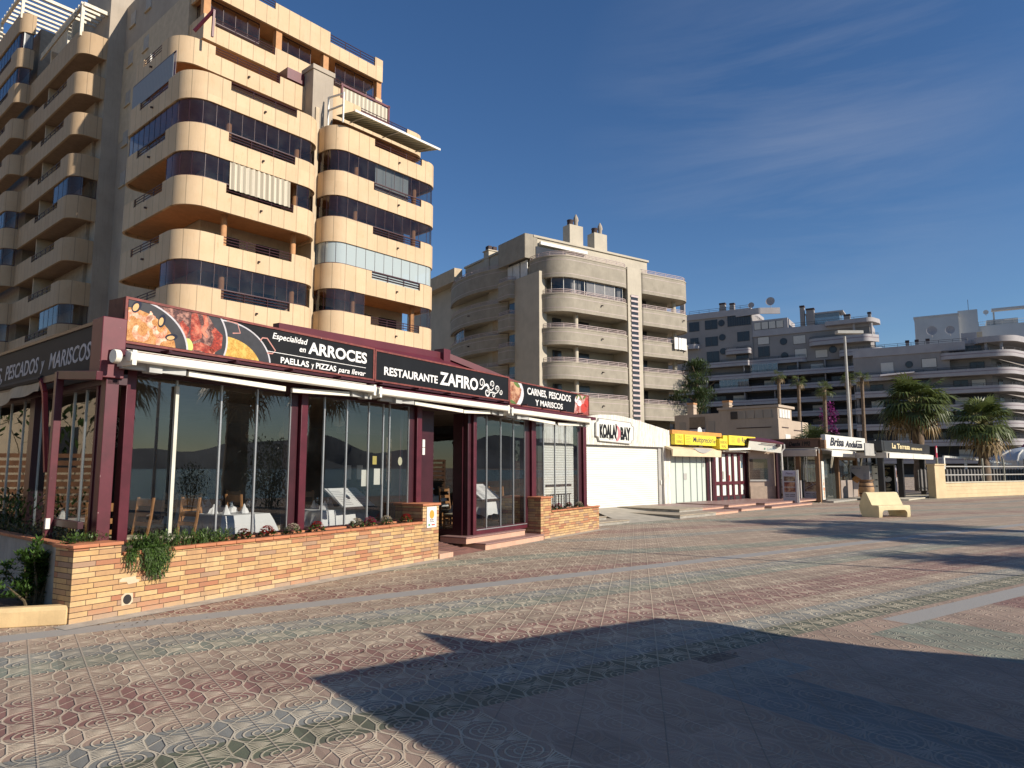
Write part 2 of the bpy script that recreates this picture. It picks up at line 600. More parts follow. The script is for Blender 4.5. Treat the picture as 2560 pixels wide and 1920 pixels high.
# ------------------------------------------------------------------ shared materials
cream = panelmat('cream_precast', (.60, .445, .28))
cream_w = panelmat('cream_precast_shade', (.43, .31, .19))  # darker copy of cream: the shade on the wings put into the colour
soff = mat('orange_plaster', (.50, .26, .12), .85, .12)
wallcream = mat('cream_plaster', (.52, .42, .29), .85, .12, 2, streak=.25)
greywall = mat('grey_render', (.38, .325, .26), .9, .12, .5, streak=.3, bump=.15)
maroon = mat('maroon_paint', (.115, .016, .026), .42, .2, 6)
maroon_d = mat('dark_railing', (.045, .014, .020), .5, .2, 6)
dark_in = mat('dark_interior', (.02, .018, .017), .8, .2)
tglass = glassmat('tower_glass', (.56, .55, .55), .8)
fglass = glassmat('frosted_glass', (.5, .55, .55), 1.2, opaque=.8, oc=(.50, .57, .56))
whitemetal = mat('white_metal', (.72, .70, .64), .45, .08)
curt = stripes('striped_canvas', (.62, .56, .44), (.33, .29, .22), .34, 0, .55)
greenst = stripes('green_striped_canvas', (.52, .52, .40), (.20, .22, .15), .30, 0, .5)
blind = stripes('white_blind', (.66, .66, .62), (.50, .52, .52), .16, 0, .8)
slabdark = mat('slab_edge_dark', (.05, .03, .03), .8)

# ------------------------------------------------------------------ apartment tower (frame az 41)
T = Fr(41)
zb = lambda k: 9.45 + 2.94 * k
BH = 1.58
tower = thing('apartment_tower', 'tall cream apartment tower with rounded balcony bands stacked behind the restaurant', 'apartment tower', T, (17.5, 38.3, 0))

def mkband(pts, rad, k, notch, close, inset=.14, glz=None, cols=(), railz=True, mat_=cream, name='balcony', zsh=0.0, side_notch=None):
    P = Path(fillet(pts, rad, 8))
    z0 = zb(k) + zsh
    nn = []
    ntop = z0 + BH - .50
    for a in notch:
        s0 = P.find(x=a[0]) if a[2] == 'x' else P.find(y=a[0])
        s1 = P.find(x=a[1]) if a[2] == 'x' else P.find(y=a[1])
        if s0 > s1: s0, s1 = s1, s0
        nn.append((s0, s1, ntop))
    mb = MB()
    mb.wall(P, z0, z0 + BH, inset, notches=nn)
    o = part(name, mb, mat_, tower)
    poly = [tuple(P.off(a, inset - .02)) for a in P.stations(0, P.len)] + close
    sl = MB(); sl.prism(poly, z0 + .16, z0 + .42)
    part('soffit', sl, soff, o)  # orange also carries the warm bounce light under the balconies
    # spout holes low on the band
    if nn:
        for (s0, s1, zt) in nn:
            sp = MB(); m = (s0 + s1) / 2; c = P.off(m, .02); d = P.nrm(m)
            sp.beam((*c, z0 + .62), (*(c - d * .16), z0 + .60), .09, .09)
            part('spout', sp, slabdark, o)
    if nn and railz:
        for (s0, s1, zt) in nn:
            rb = MB(); rail(rb, P, s0, s1, zt, (zt + .17, zt + .33, zt + .49), .026, 1.3, .07)
            part('railing', rb, maroon_d, o)
    for c in cols:
        cb = MB(); cb.lathe(c[0], c[1], [(.17, z0 + .4), (.17, z0 + 2.94 + .2)], 14)
        part('column', cb, soff, o)
    if glz:
        for (a, b, mt) in glz:
            s0 = P.find(x=a[0]) if a[1] == 'x' else P.find(y=a[0])
            s1 = P.find(x=b[0]) if b[1] == 'x' else P.find(y=b[0])
            g = MB(); glaze(g, P, z0 + BH, z0 + 2.94 + .16, s0, s1, .74, .09, .022, .06)
            part('glazed_screen', g, [mt, maroon_d], o)
            # fill the notch behind the rail with glass
            for (n0, n1, zt) in nn:
                if n0 >= s0 - .5 and n1 <= s1 + .5:
                    g2 = MB(); g2.sheet(P, zt, z0 + BH, n0, n1, .13)
                    part('pane', g2, mt, o)
    return P, o

LP = [(17.5, 44.2), (15.2, 44.2), (15.2, 35.8), (23.62, 35.8), (23.62, 38.3)]
LR = [0, .9, 1.4, 1.25, 0]
lclose = [(23.4, 38.4), (17.4, 38.4)]
ln = [(17.57, 21.68, 'x'), (42.0, 38.2, 'y')]
G = tglass
lglz = {0: [((38.0, 'y'), (22.9, 'x'), G)], 1: None, 2: [((38.0, 'y'), (17.8, 'x'), G), ((21.9, 'x'), (37.2, 'y2'), G)], 3: [((43.6, 'y'), (37.2, 'y2'), G)], 4: [((43.6, 'y'), (37.6, 'y'), G)], -1: None}
def yend(P, y):     # crossing on the returning right-hand side
    for i in range(len(P.pts) - 1, 0, -1):
        a, b = P.pts[i - 1], P.pts[i]
        if abs(a.y - b.y) > 1e-6 and (a.y - y) * (b.y - y) <= 0:
            return P.s[i - 1] + (y - a.y) / (b.y - a.y) * (P.s[i] - P.s[i - 1])
    return P.len
_find = Path.find
def find2(s, x=None, y=None):
    return _find(s, x, y)
for k in range(-1, 5):
    g = lglz[k]
    gg = None
    if g:
        gg = []
        for a, b, m in g:
            if b[1] == 'y2': b = (23.615, 'x')
            gg.append((a, b, m))
    mkband(LP, LR, k, ln, lclose, glz=gg, cols=[(18.0, 36.75), (22.3, 36.75)] if 0 <= k < 4 else [])
RP = [(23.95, 38.3), (23.95, 35.3), (32.85, 35.3), (32.85, 38.3)]
RR = [0, 1.15, 1.15, 0]
rclose = [(32.6, 38.4), (24.2, 38.4)]
rn = [(27.07, 31.12, 'x')]
rglz = {-1: [((37.5, 'y'), (32.8, 'x'), fglass)], 0: [((37.5, 'y'), (26.6, 'x'), G), ((31.3, 'x'), (32.8, 'x'), G)], 1: [((37.5, 'y'), (32.8, 'x'), fglass)], 2: [((37.5, 'y'), (32.8, 'x'), G)], 3: [((37.5, 'y'), (32.8, 'x'), G)], 4: None}
for k in range(-1, 5):
    mkband(RP, RR, k, rn, rclose, glz=rglz[k], cols=[(26.3, 36.2), (31.2, 36.2)] if 0 <= k < 4 else [], zsh=.02)
# set-back terraces (k=5)
mkband([(17.5, 44.2), (15.4, 44.2), (15.4, 37.9), (23.7, 37.9), (23.7, 40)], [0, .9, 1.3, .2, 0], 5, [(17.57, 21.7, 'x'), (42.4, 39.9, 'y')], [(23.5, 40.1), (17.5, 40.1)], mat_=cream)
mkband([(24.7, 40), (24.7, 37.2), (33.2, 37.2), (33.2, 40)], [0, 1.0, 1.0, 0], 5, [(27.3, 31.36, 'x')], [(33, 40.1), (24.9, 40.1)])
# core walls
cw = MB()
cw.box(17.5, 32.3, 38.5, 50, 0, 24.2)
part('wall', cw, wallcream, tower)
cw = MB(); cw.box(17.5, 31.0, 41.6, 51.9, 24.2, 31.0); part('wall', cw, wallcream, tower)
cw = MB(); cw.box(23.66, 23.92, 36.9, 38.5, 0, 24.2); part('wall', cw, wallcream, tower)
# dark door openings on the core behind the balconies
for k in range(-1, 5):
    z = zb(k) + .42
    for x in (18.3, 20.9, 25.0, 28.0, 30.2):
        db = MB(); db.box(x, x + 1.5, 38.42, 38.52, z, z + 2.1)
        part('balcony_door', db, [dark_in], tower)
# attic floor (k=6 parapet, k=7 roof band), squared corners, front q=39.7
A = Path([(17.6, 46.5), (17.6, 39.7), (31.0, 39.7), (31.0, 44)])
mb = MB(); z = zb(6)
s_ = lambda x: A.find(x=x)
mb.wall(A, z, z + 1.58, .16, notches=[(s_(18.3), s_(22.3), z + 1.05), (s_(26.3), s_(30.4), z + .9)])
atp = part('parapet', mb, cream, tower)
rb = MB(); rail(rb, A, s_(18.3), s_(22.3), z + 1.05, (z + 1.22, z + 1.4, z + 1.56), .03, 1.4, .06); part('railing', rb, maroon_d, atp); rb = MB(); rail(rb, A, s_(26.3), s_(30.4), z + .9, (z + 1.1, z + 1.3, z + 1.5), .03, 1.4, .06)
part('railing', rb, maroon_d, atp)
sl = MB(); sl.prism([(17.7, 46.4), (17.7, 39.8), (30.9, 39.8), (30.9, 46.4)], z + .1, z + .36); part('soffit', sl, soff, atp)
g = MB(); glaze(g, A, z + 1.58, z + 2.98, s_(18.2), s_(21.4), .9, .5, .03, .06); part('glazed_screen', g, [G, maroon_d], atp); g = MB(); glaze(g, A, z + 1.58, z + 2.98, s_(22.6), s_(25.2), .9, .5, .03, .06); part('glazed_screen', g, [G, maroon_d], atp); g = MB(); glaze(g, A, z + 1.5, z + 2.98, s_(27.2), s_(30.5), .9, .5, .03, .06)
part('glazed_screen', g, [G, maroon_d], atp); g = MB(); glaze(g, A, z + 1.58, z + 2.98, .3, A.find(y=40.4), 1.1, .4, .03, .06)
part('glazed_screen', g, [G, maroon_d], atp)
for x in (17.62, 22.4, 26.0, 30.6):
    cb = MB(); cb.box(x, x + .42, 39.85, 40.25, z + 1.2, z + 3.0); part('column', cb, soff, atp)
mb = MB(); z = zb(7)
mb.wall(A, z, z + 1.72, .16, notches=[(s_(17.6), s_(22.2), z + 1.25), (s_(26.4), s_(30.3), z + 1.0)])
rfp = part('roof_parapet', mb, cream, tower)
sl = MB(); sl.prism([(17.7, 46.4), (17.7, 39.8), (30.9, 39.8), (30.9, 46.4)], z + .1, z + .5); part('soffit', sl, soff, rfp)
rb = MB(); rail(rb, A, s_(17.8), s_(22.2), z + 1.25, (z + 1.45, z + 1.62, z + 1.8), .03, 1.4, .06); part('railing', rb, maroon_d, rfp); rb = MB(); rail(rb, A, s_(26.4), s_(30.3), z + 1.0, (z + 1.2, z + 1.4, z + 1.6), .03, 1.2, .06)
part('railing', rb, maroon_d, rfp)
rh = MB(); rh.box(24.6, 28.9, 43.2, 47, z + .4, z + 2.7); rh.box(24.5, 29.0, 43.1, 47.1, z + 2.7, z + 2.86); part('stair_head', rh, wallcream, tower)
vb = MB(); vb.box(23.2, 24.5, 41.3, 42.3, z + 1.0, z + 2.35)
for i in range(8): vb.box(23.25, 24.45, 41.26, 41.31, z + 1.25 + i * .13, z + 1.32 + i * .13)
vb.box(23.1, 24.6, 41.2, 42.4, z + 2.35, z + 2.45)
part('roof_vent', vb, whitemetal, tower)
# big flue between the two terraces
fb = MB(); fb.box(23.45, 24.95, 37.0, 38.2, 22.5, 26.7); fb.box(23.38, 25.02, 36.93, 38.27, 26.7, 27.0); part('chimney', fb, greywall, tower)
ab = MB(); ab.box(22.2, 23.4, 37.95, 39.2, 25.9, 26.6); part('awning_box', ab, maroon, tower)
# maroon awning arms over the left terrace
ab = MB(); ab.beam((16.3, 37.9, 26.05), (16.9, 36.9, 27.2), .12, .16); ab.beam((16.9, 36.9, 27.2), (16.9, 36.95, 25.6), .12, .12); part('awning_arm', ab, maroon, tower)
# green striped awning over the right-hand top balcony
aw = None
for i in range(2):
    ab = MB(); x0, x1 = (24.75 + 3.55 * i, 28.25 + 3.55 * i)
    ab.face([(x0, 34.3, 23.42), (x1, 34.3, 23.42), (x1 + .2, 36.6, 24.0), (x0 + .2, 36.6, 24.0)])
    ab.face([(x0, 34.3, 23.45), (x0 + .2, 36.6, 24.03), (x1 + .2, 36.6, 24.03), (x1, 34.3, 23.45)])
    aw = part('awning', ab, greenst, tower)
ab = MB(); ab.box(24.7, 31.85, 34.22, 34.3, 23.36, 23.5)
for x in (25.6, 28.3, 31.2): ab.beam((x, 34.3, 23.4), (x + .4, 36.6, 23.9), .06, .05)
part('awning_bar', ab, whitemetal, aw)
ab = MB()
for a, b in (((24.35, 36.6, 22.9), (24.35, 36.6, 25.0)), ((24.5, 35.2, 22.9), (24.5, 35.2, 24.9)), ((24.35, 36.6, 24.95), (24.5, 35.2, 24.8)), ((24.35, 36.6, 24.1), (24.5, 35.2, 24.05))):
    ab.beam(a, b, .09, .09)
part('awning_frame', ab, whitemetal, tower)
ab = MB(); ab.box(26.6, 30.4, 38.3, 38.36, 26.25, 27.25); cv = part('canvas_screen', ab, curt, tower)
ab = MB()
for a, b in (((26.5, 38.3, 24.5), (26.5, 38.3, 27.5)), ((30.5, 38.3, 24.5), (30.5, 38.3, 27.5)), ((26.4, 38.3, 27.4), (30.6, 38.3, 27.4)), ((26.5, 38.3, 26.15), (30.5, 38.3, 26.15)), ((30.5, 38.3, 25.7), (30.0, 37.3, 24.9))):
    ab.beam(a, b, .14, .14)
part('screen_frame', ab, maroon, cv)
# striped curtain in the third gap, blinds on the right block
ab = MB()
n = 60
for i in range(n):
    x0 = 17.75 + (21.45 - 17.75) * i / n; x1 = 17.75 + (21.45 - 17.75) * (i + 1) / n
    q0 = 35.86 + .035 * sin(i * 1.3); q1 = 35.86 + .035 * sin((i + 1) * 1.3)
    ab.face([(x0, q0 - .06, zb(2) + BH - .22), (x1, q1 - .06, zb(2) + BH - .22), (x1, q1, zb(3) + .1), (x0, q0, zb(3) + .1)])
part('awning_curtain', ab, curt, tower)
ab = MB(); ab.box(27.4, 30.2, 35.62, 35.66, zb(3) + 1.2, zb(4) + .1); part('blind', ab, fglass, tower)
ab = MB(); ab.box(27.0, 31.0, 35.62, 35.66, zb(1) + 1.0, zb(1) + 1.5); part('blind', ab, blind, tower)
ab = MB()
for i in range(26): ab.box(27.2 + i * .17, 27.3 + i * .17, 35.5, 35.53, zb(1) + 1.13, zb(1) + 1.5)
part('white_slat_screen', ab, whitemetal, tower)
ab = MB(); ab.box(15.26, 15.3, 37.9, 43.4, zb(4) + BH, zb(5) + .1); part('blind', ab, stripes('grey_blind', (.33, .35, .38), (.26, .28, .31), .2, 1, .8), tower)
# side wall with its small windows, stair shaft
sw = MB(); sw.box(17.52, 18.2, 43, 51.9, 0, 34.5)
part('wall', sw, greywall, tower)
sw = MB(); sw.box(16.45, 21.0, 51.9, 57, 0, 41.0); part('stair_shaft', sw, greywall, tower)
for (q, zs) in ((48.0, (33.6, 30.66, 27.72, 24.78)), (50.6, (33.55, 30.6, 27.66, 24.72, 21.8)), (46.0, (21.8, 18.9, 15.9))):
    for z in zs:
        wb = MB(); wb.box(17.49, 17.56, q - .42, q + .42, z - 1.05, z); w_ = part('window', wb, mat('shutter_grey', (.36, .34, .31), .7), tower)
        wb = MB(); wb.box(17.40, 17.52, q - .5, q + .5, z - 1.12, z - 1.05); part('sill', wb, wallcream, w_)
# wings stepping back on the left
def wing(p0, p1, q0, q1, kmax, rad, label_name, open_gl):
    for k in range(-2, kmax + 1):
        P = Path(fillet([(p0 - .02, q1), (p0, q0), (p1, q0)], [0, rad, 0], 8))
        z0 = zb(k)
        mb = MB()
        ntop = z0 + BH - .5
        nn = [(P.find(y=q0 + 7.2), P.find(y=q0 + 2.2), ntop)] if k < kmax else []
        mb.wall(P, z0, z0 + BH, .14, notches=nn)
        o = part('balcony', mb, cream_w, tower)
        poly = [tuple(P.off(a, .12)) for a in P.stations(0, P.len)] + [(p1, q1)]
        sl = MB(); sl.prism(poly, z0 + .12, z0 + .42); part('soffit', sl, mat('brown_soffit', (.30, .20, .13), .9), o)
        if nn:
            rb = MB(); rail(rb, P, nn[0][0], nn[0][1], ntop, (ntop + .2, ntop + .46), .03, 1.0, .06); part('railing', rb, maroon_d, o)
        if k in open_gl:
            a, b = open_gl[k]
            g = MB(); glaze(g, P, z0 + BH, zb(k + 1) + .14, P.find(y=q0 + a), P.len - b, .9, .1, .03, .08); part('glazed_screen', g, [open_gl.get('m', tglass), maroon_d], o)
        dv = MB(); dv.box(p0 + .3, p0 + 1.6, q0 + 7.4, q0 + 7.55, z0 + .4, zb(k + 1) + .1); part('divider', dv, wallcream, o)
wing(14.75, 16.5, 52.0, 63.4, 7, .95, 'a', {-1: (6, .1), 0: (4.5, .1), 3: (3.5, .1)})
wing(13.8, 14.8, 63.2, 76, 9, .8, 'b', {-1: (6, .1), 0: (3, .1), 2: (4, .1), 3: (4, .1), 7: (7, .1), 8: (9, .1)})
cw = MB(); cw.box(16.25, 18, 53.0, 64, 0, 31.0); part('wall', cw, mat('shade_plaster', (.34, .27, .2), .9), tower)  # plaster darkened to hold the shade of the wings
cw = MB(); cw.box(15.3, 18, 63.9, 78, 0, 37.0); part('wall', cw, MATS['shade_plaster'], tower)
ab = MB(); ab.box(14.9, 14.94, 70, 78, zb(8) + BH, zb(9) + .1); part('blind', ab, MATS['grey_blind'], tower)
ab = MB(); ab.box(14.1, 14.75, 63.42, 63.45, zb(8) + BH, zb(9) + .1); part('blind', ab, blind, tower)
# white pergolas on the wing roofs
def pergola(p0, p1, q0, q1, z, n):
    pb = MB()
    pb.beam((p0, q0, z), (p0, q1, z), .2, .22); pb.beam((p1, q0, z), (p1, q1, z), .2, .22)
    pb.beam((p0, q0, z + .02), (p1, q0, z + .02), .24, .26)
    for i in range(n):
        q = q0 + (q1 - q0) * (i + .5) / n
        pb.beam((p0 - .1, q, z + .2), (p1 + .1, q, z + .2), .14, .18)
    for a in (p0, p1):
        for b in (q0 + .1, q1 - .1): pb.box(a - .1, a + .1, b - .1, b + .1, z - 2.3, z)
    part('pergola', pb, mat('pergola_white', (.70, .64, .52), .7), tower)
pergola(14.9, 17.0, 52.4, 55.2, zb(7) + BH + 2.0, 5)
pergola(13.9, 17.5, 63.6, 70.0, zb(9) + BH + 1.9, 9)
ab = MB(); ab.beam((14.72, 53.3, 33.2), (14.72, 60.6, 33.0), .16, .3); ab.beam((14.66, 53.3, 32.9), (14.66, 60.6, 32.7), .1, .16); part('awning', ab, mat('beige_canvas', (.5, .42, .3), .8), tower)
wb = MB(); wb.box(15.6, 20, 56.9, 62, 30, 35.4); part('roof_room', wb, wallcream, tower)
# white casement left open on the side
wb = MB()
for a, b in (((16.6, 44.6, 26.1), (16.6, 44.6, 27.5)), ((17.4, 44.7, 26.1), (17.4, 44.7, 27.5)), ((16.6, 44.6, 27.5), (17.4, 44.7, 27.5)), ((16.6, 44.6, 26.1), (17.4, 44.7, 26.1))): wb.beam(a, b, .1, .1)
part('open_casement', wb, whitemetal, tower)

# ------------------------------------------------------------------ grey round-balcony block (frame az 56)
B = Fr(56)
bgrey = mat('grey_concrete_band', (.33, .295, .235), .9, .14, 1.2, streak=.3, bump=.3)
bwall = mat('beige_render', (.49, .44, .35), .9, .1, .7, streak=.2)
brail = mat('mauve_rail', (.52, .42, .40), .5, .1)
bdark = mat('shade_glass_dark', (.035, .037, .042), .15, .2)
shut = mat('tan_shutter', (.42, .33, .22), .8, .12)
curtw = mat('white_curtain', (.70, .70, .68), .8, .1)
block = thing('apartment_block', 'grey concrete apartment block with rounded balconies and a stair strip between them', 'apartment block', B, (37.6, 50, 0))
LV = [(21.0, 19.03), (17.44, 15.82), (14.25, 12.75), (11.1, 9.6), (7.95, 6.45), (4.8, 3.3)]

def bband(P, zt, z0, top, pl=block, t=.2, close=None, railh=.46, slab=True, mt=bgrey):
    mb = MB(); mb.wall(P, z0, zt, t)
    # proud cap and the two thin raised lines of the form boards
    o = part('balcony', mb, mt, pl)
    cp = MB(); cp.wall(P, zt, zt + .07, t + .08, inner=-.05); part('coping', cp, bwall, o)
    ln = MB()
    for zz in (z0 + .32, zt - .35): ln.wall(P, zz, zz + .035, .04, inner=-.012)
    part('form_line', ln, brail, o)
    rb = MB(); rail(rb, P, 0, P.len, zt + .05, (zt + .17, zt + .31, zt + railh), .03, 1.3, .1); part('railing', rb, brail, o)
    if close:
        sl = MB(); sl.prism([tuple(P.off(a, t - .02)) for a in P.stations(0, P.len)] + close, z0 + .06, z0 + .34); part('soffit', sl, bwall, o)
    if not top:
        sp = MB(); a = P.len * .58; c = P.off(a, 0); d = P.nrm(a); sp.beam((*c, zt - .62), (*(c - d * .22), zt - .66), .1, .1); part('spout', sp, MATS['slab_edge_dark'], o)
    return o
PL = Path(fillet([(37.75, 53), (37.75, 49.43), (47.5, 49.43), (47.5, 52)], [0, 2.6, 1.3, 0], 12))
PR = Path(fillet([(49.0, 50.4), (49.0, 49.6), (56.3, 49.3), (56.3, 53)], [0, .3, 1.9, 0], 12))
for i, (zt, z0) in enumerate(LV):
    o = bband(PL, zt, z0, i == 0, close=[(46.9, 52.4), (37.8, 52.9)])
    bband(PR, zt - .16, z0 - .2, i == 0, close=[(55.1, 53), (49.0, 52.4)])
    if i:
        cb = MB(); cb.lathe(41.1, 50.3, [(.22, zt - .3), (.22, LV[i - 1][1] + .2)], 14); cb2 = MB(); cb2.lathe(54.5, 50.6, [(.24, zt - .5), (.24, LV[i - 1][1] + .1)], 14)
        part('column', cb, bwall, o); part('column', cb2, bwall, o)
        for (a, b) in ((39.6, 40.6), (42.6, 44.0), (50.2, 51.8)):
            wd = MB(); wd.box(a, b, 51.85, 51.93, zt - 1.0, LV[i - 1][1] - .2)
            part('balcony_door', wd, bdark, o)
ptop = LV[1][0]
g = MB(); glaze(g, PL, ptop + .06, LV[0][1] + .06, .2, PL.len - .3, 1.3, .3, .05, .06); gz = part('glazed_screen', g, [tglass, whitemetal], block)
g = MB(); g.box(42.0, 45.6, 49.75, 49.8, ptop, LV[0][1]); part('roller_blind', g, curtw, gz)
for (a, b) in ((40.3, 41.0), (41.1, 41.5), (46.0, 46.5)):
    g = MB()
    n = 10
    for i in range(n):
        x0, x1 = a + (b - a) * i / n, a + (b - a) * (i + 1) / n
        g.face([(x0, 49.98 + .05 * sin(i * 2), ptop), (x1, 49.98 + .05 * sin(i * 2 + 2), ptop), (x1, 49.98 + .05 * sin(i * 2 + 2), LV[0][1]), (x0, 49.98 + .05 * sin(i * 2), LV[0][1])])
    part('curtain', g, curtw, gz)
w = MB(); w.box(37.9, 55.0, 52.0, 70, 0, 20.6); part('wall', w, bwall, block)
w = MB(); w.box(37.55, 38.4, 51.2, 55.2, 0, 19.7); part('wall', w, bwall, block)
w = MB(); w.box(47.2, 49.05, 49.7, 53, 0, 21.25); part('stair_tower', w, bwall, block)
st = MB()
st.box(47.6, 48.5, 49.65, 49.69, 2.5, 18.5)
sv = part('stair_window', st, bdark, block)
st = MB()
for i in range(33): st.box(47.55, 48.55, 49.6, 49.68, 2.6 + i * .49, 2.78 + i * .49)
part('louvre', st, brail, sv)
# penthouse and its little left-hand balconies
w = MB(); w.box(38.3, 53.2, 53.0, 66, 20.6, 23.5); w.box(38.15, 53.35, 52.85, 66.1, 23.5, 23.7); part('penthouse', w, bwall, block)
w = MB(); w.box(38.2, 38.6, 52.9, 57.4, 20.9, 23.5); part('wall', w, bgrey, block)
aw = MB(); aw.box(38.8, 44.6, 52.6, 52.9, 22.8, 23.1); part('awning_box', aw, whitemetal, block)
w = MB(); w.box(38.4, 42, 52.84, 52.99, 20.6, 22.6)
part('window', w, bdark, block)
for k in range(5):
    z0 = 17.9 - 3.15 * k
    P = Path(fillet([(37.9, 57.6), (37.0, 57.6), (37.0, 55.3), (37.7, 55.2)], [0, .4, .3, 0], 6))
    o = bband(P, z0 + 1.5 if k else z0 + 1.7, z0, True, t=.15, close=[(38, 55.3), (38, 57.5)])
    if k < 4:
        wd = MB(); wd.box(37.86, 37.93, 55.6, 56.6, z0 - 1.45, z0 - .3); part('balcony_door', wd, bdark, o)
P = Path([(37.5, 57.5), (37.5, 55.0)])
pw = MB(); pw.wall(Path(fillet([(38.3, 57.9), (37.2, 57.9), (37.2, 53.0), (38.3, 52.9)], [0, .4, .1, 0], 6)), 21.35, 23.72, .2); part('penthouse_front', pw, bgrey, block)
for a in (53.4, 54.7, 55.9):
    pw = MB(); pw.box(37.75, 37.82, a, a + 1.1, 19.8, 21.3); part('window', pw, curtw, block)
w = MB(); w.box(37.6, 38.5, 57.3, 60, 0, 20.9); part('wall', w, bwall, block)
for z in (16.2, 13.05, 9.9, 6.75):
    wb = MB(); wb.box(37.55, 37.61, 57.9, 59.2, z - 1.25, z + .25); part('shutter', wb, shut, block)
PB = Path([(36.3 + 1.7 * (abs((q - 62.5) / 6.2) ** 2.2), q) for q in [68.7 - 12.0 * i / 26 for i in range(27)]])
for i, (zt, z0) in enumerate([(a + .35, b + .35) for a, b in LV]):
    o = bband(PB, zt, z0, i == 0, close=[(39.5, 57), (39.5, 68)])
    if i:
        wd = MB(); wd.box(38.6, 38.8, 58, 68, zt - 1.2, LV[i - 1][1] + .3); part('balcony_recess', wd, dark_in, o)  # dark sheet in place of the shade inside the rounded balconies
        if i == 2:
            g = MB(); glaze(g, PB, zt + .05, LV[1][1] + .4, .5, 5.5, .7, .4, .06, .06); part('glazed_screen', g, [tglass, brail], o)
w = MB(); w.box(38.0, 44, 66, 80, 0, 22.6); part('wall', w, bwall, block)
w = MB(); w.box(36.9, 37.9, 66.0, 78, 21.9, 23.4); part('rear_parapet', w, wallcream, block)
for (p, zt) in ((42.75, 25.75), (45.95, 25.5)):
    c = MB(); c.box(p, p + 1.7, 53.1, 54.2, 21, zt); o = part('chimney', c, bwall, block)
    c = MB(); c.lathe(p + .45, 53.6, [(.3, zt), (.3, zt + .45), (.33, zt + .5), (.33, zt + .6), (.1, zt + .65)], 10); part('flue', c, slabdark, o)
    c = MB(); c.lathe(p + 1.2, 53.6, [(.2, zt), (.2, zt + .5), (.28, zt + .7), (.22, zt + 1.0), (.05, zt + 1.35)], 10); part('cowl', c, greywall, o)
c = MB(); c.box(38.2, 39.6, 61.0, 62.0, 20, 24.3); c.box(38.1, 39.7, 60.9, 62.1, 24.3, 24.4)
o = part('chimney', c, bwall, block)
c = MB()
for a in (38.3, 38.9): c.box(a, a + .45, 61.2, 61.8, 24.4, 24.9)
part('flue', c, slabdark, o)
ld = MB()
for a, b in ((53.0, 53.5), (53.6, 54.0), (54.05, 54.75)):
    ld.box(a, b, 49.16, 49.2, 13.55, 14.75)
lau = solo('laundry', ld, mat('white_cloth', (.78, .77, .74), .9, .06), 'white laundry hung over a balcony rail of the grey rounded block', 'laundry', B, (53.8, 49.2, 13.55))
ub = MB(); ub.box(49.3, 52.9, 51.9, 52.0, 4.0, 6.0); part('balcony_door', ub, bdark, block)
nb = MB(); nb.box(54.75, 55.25, 49.18, 49.24, 3.6, 4.35); part('notice_board', nb, mat('notice_white', (.6, .62, .58), .7), block)

# ------------------------------------------------------------------ terraced white apartments (frame az 122)
C = Fr(122)
cwhite = mat('white_band', (.36, .34, .345), .75, .1, .5, streak=.12)
cwall = mat('pale_wall', (.27, .25, .24), .85, .1, .4, streak=.12)
cline = mat('mauve_line', (.22, .18, .20), .7)
cdark = mat('recess_shade', (.022, .021, .022), .7, .3)  # near-black sheets stand for the shade deep in the balconies
cglass = glassmat('balcony_glass', (.5, .56, .58), 1.6, opaque=.35, oc=(.35, .41, .43))
cframe = mat('window_frame_dark', (.05, .05, .055), .5)
blindw = mat('roller_blind_pale', (.58, .54, .48), .8, .06)

def longband(parent, pts, rad, zt, h, close, railing=True, line=True, glz=None):
    P = Path(fillet(pts, rad, 8))
    mb = MB(); mb.wall(P, zt - h, zt, .25); o = part('balcony', mb, cwhite, parent)
    if line:
        ln = MB(); ln.wall(P, zt - h * .48, zt - h * .34, .06, inner=-.02); part('painted_line', ln, cline, o)
    if close:
        sl = MB(); sl.prism([tuple(P.off(a, .2)) for a in P.stations(0, P.len)] + close, zt - h + .03, zt - h + .3); part('soffit', sl, cwall, o)
    if railing:
        rb = MB(); rail(rb, P, 0, P.len, zt, (zt + .22, zt + .45), .035, 2.2, .12, n=4); part('railing', rb, cframe, o)
    if glz:
        for a, b in glz:
            g = MB(); glaze(g, P, zt, zt + 1.95, P.find(x=a), P.find(x=b), 1.0, .15, .05, .1); part('glazed_screen', g, [cglass, cwhite], o)
    return o
def win(parent, x0, x1, q, z0, z1, kind=0):
    mb = MB(); mb.box(x0 - .08, x1 + .08, q - .05, q + .02, z0 - .08, z1 + .08); o = part('window', mb, cframe if kind != 2 else cwall, parent)
    mb = MB(); mb.box(x0, x1, q - .09, q - .04, z0, z1); part('pane', mb, bdark if kind == 0 else blindw, o)
    if kind == 0:
        mb = MB(); mb.box((x0 + x1) / 2 - .05, (x0 + x1) / 2 + .05, q - .12, q - .06, z0, z1); part('mullion', mb, cframe, o)
def rwin(parent, x, q, z, r):
    mb = MB(); mb.prismy(ell(x, z, r, r, 24), q - .08, q + .02); o = part('round_window', mb, cframe, parent)
    mb = MB(); mb.prismy(ell(x, z, r * .86, r * .86, 24), q - .12, q - .08); part('pane', mb, bdark, o)

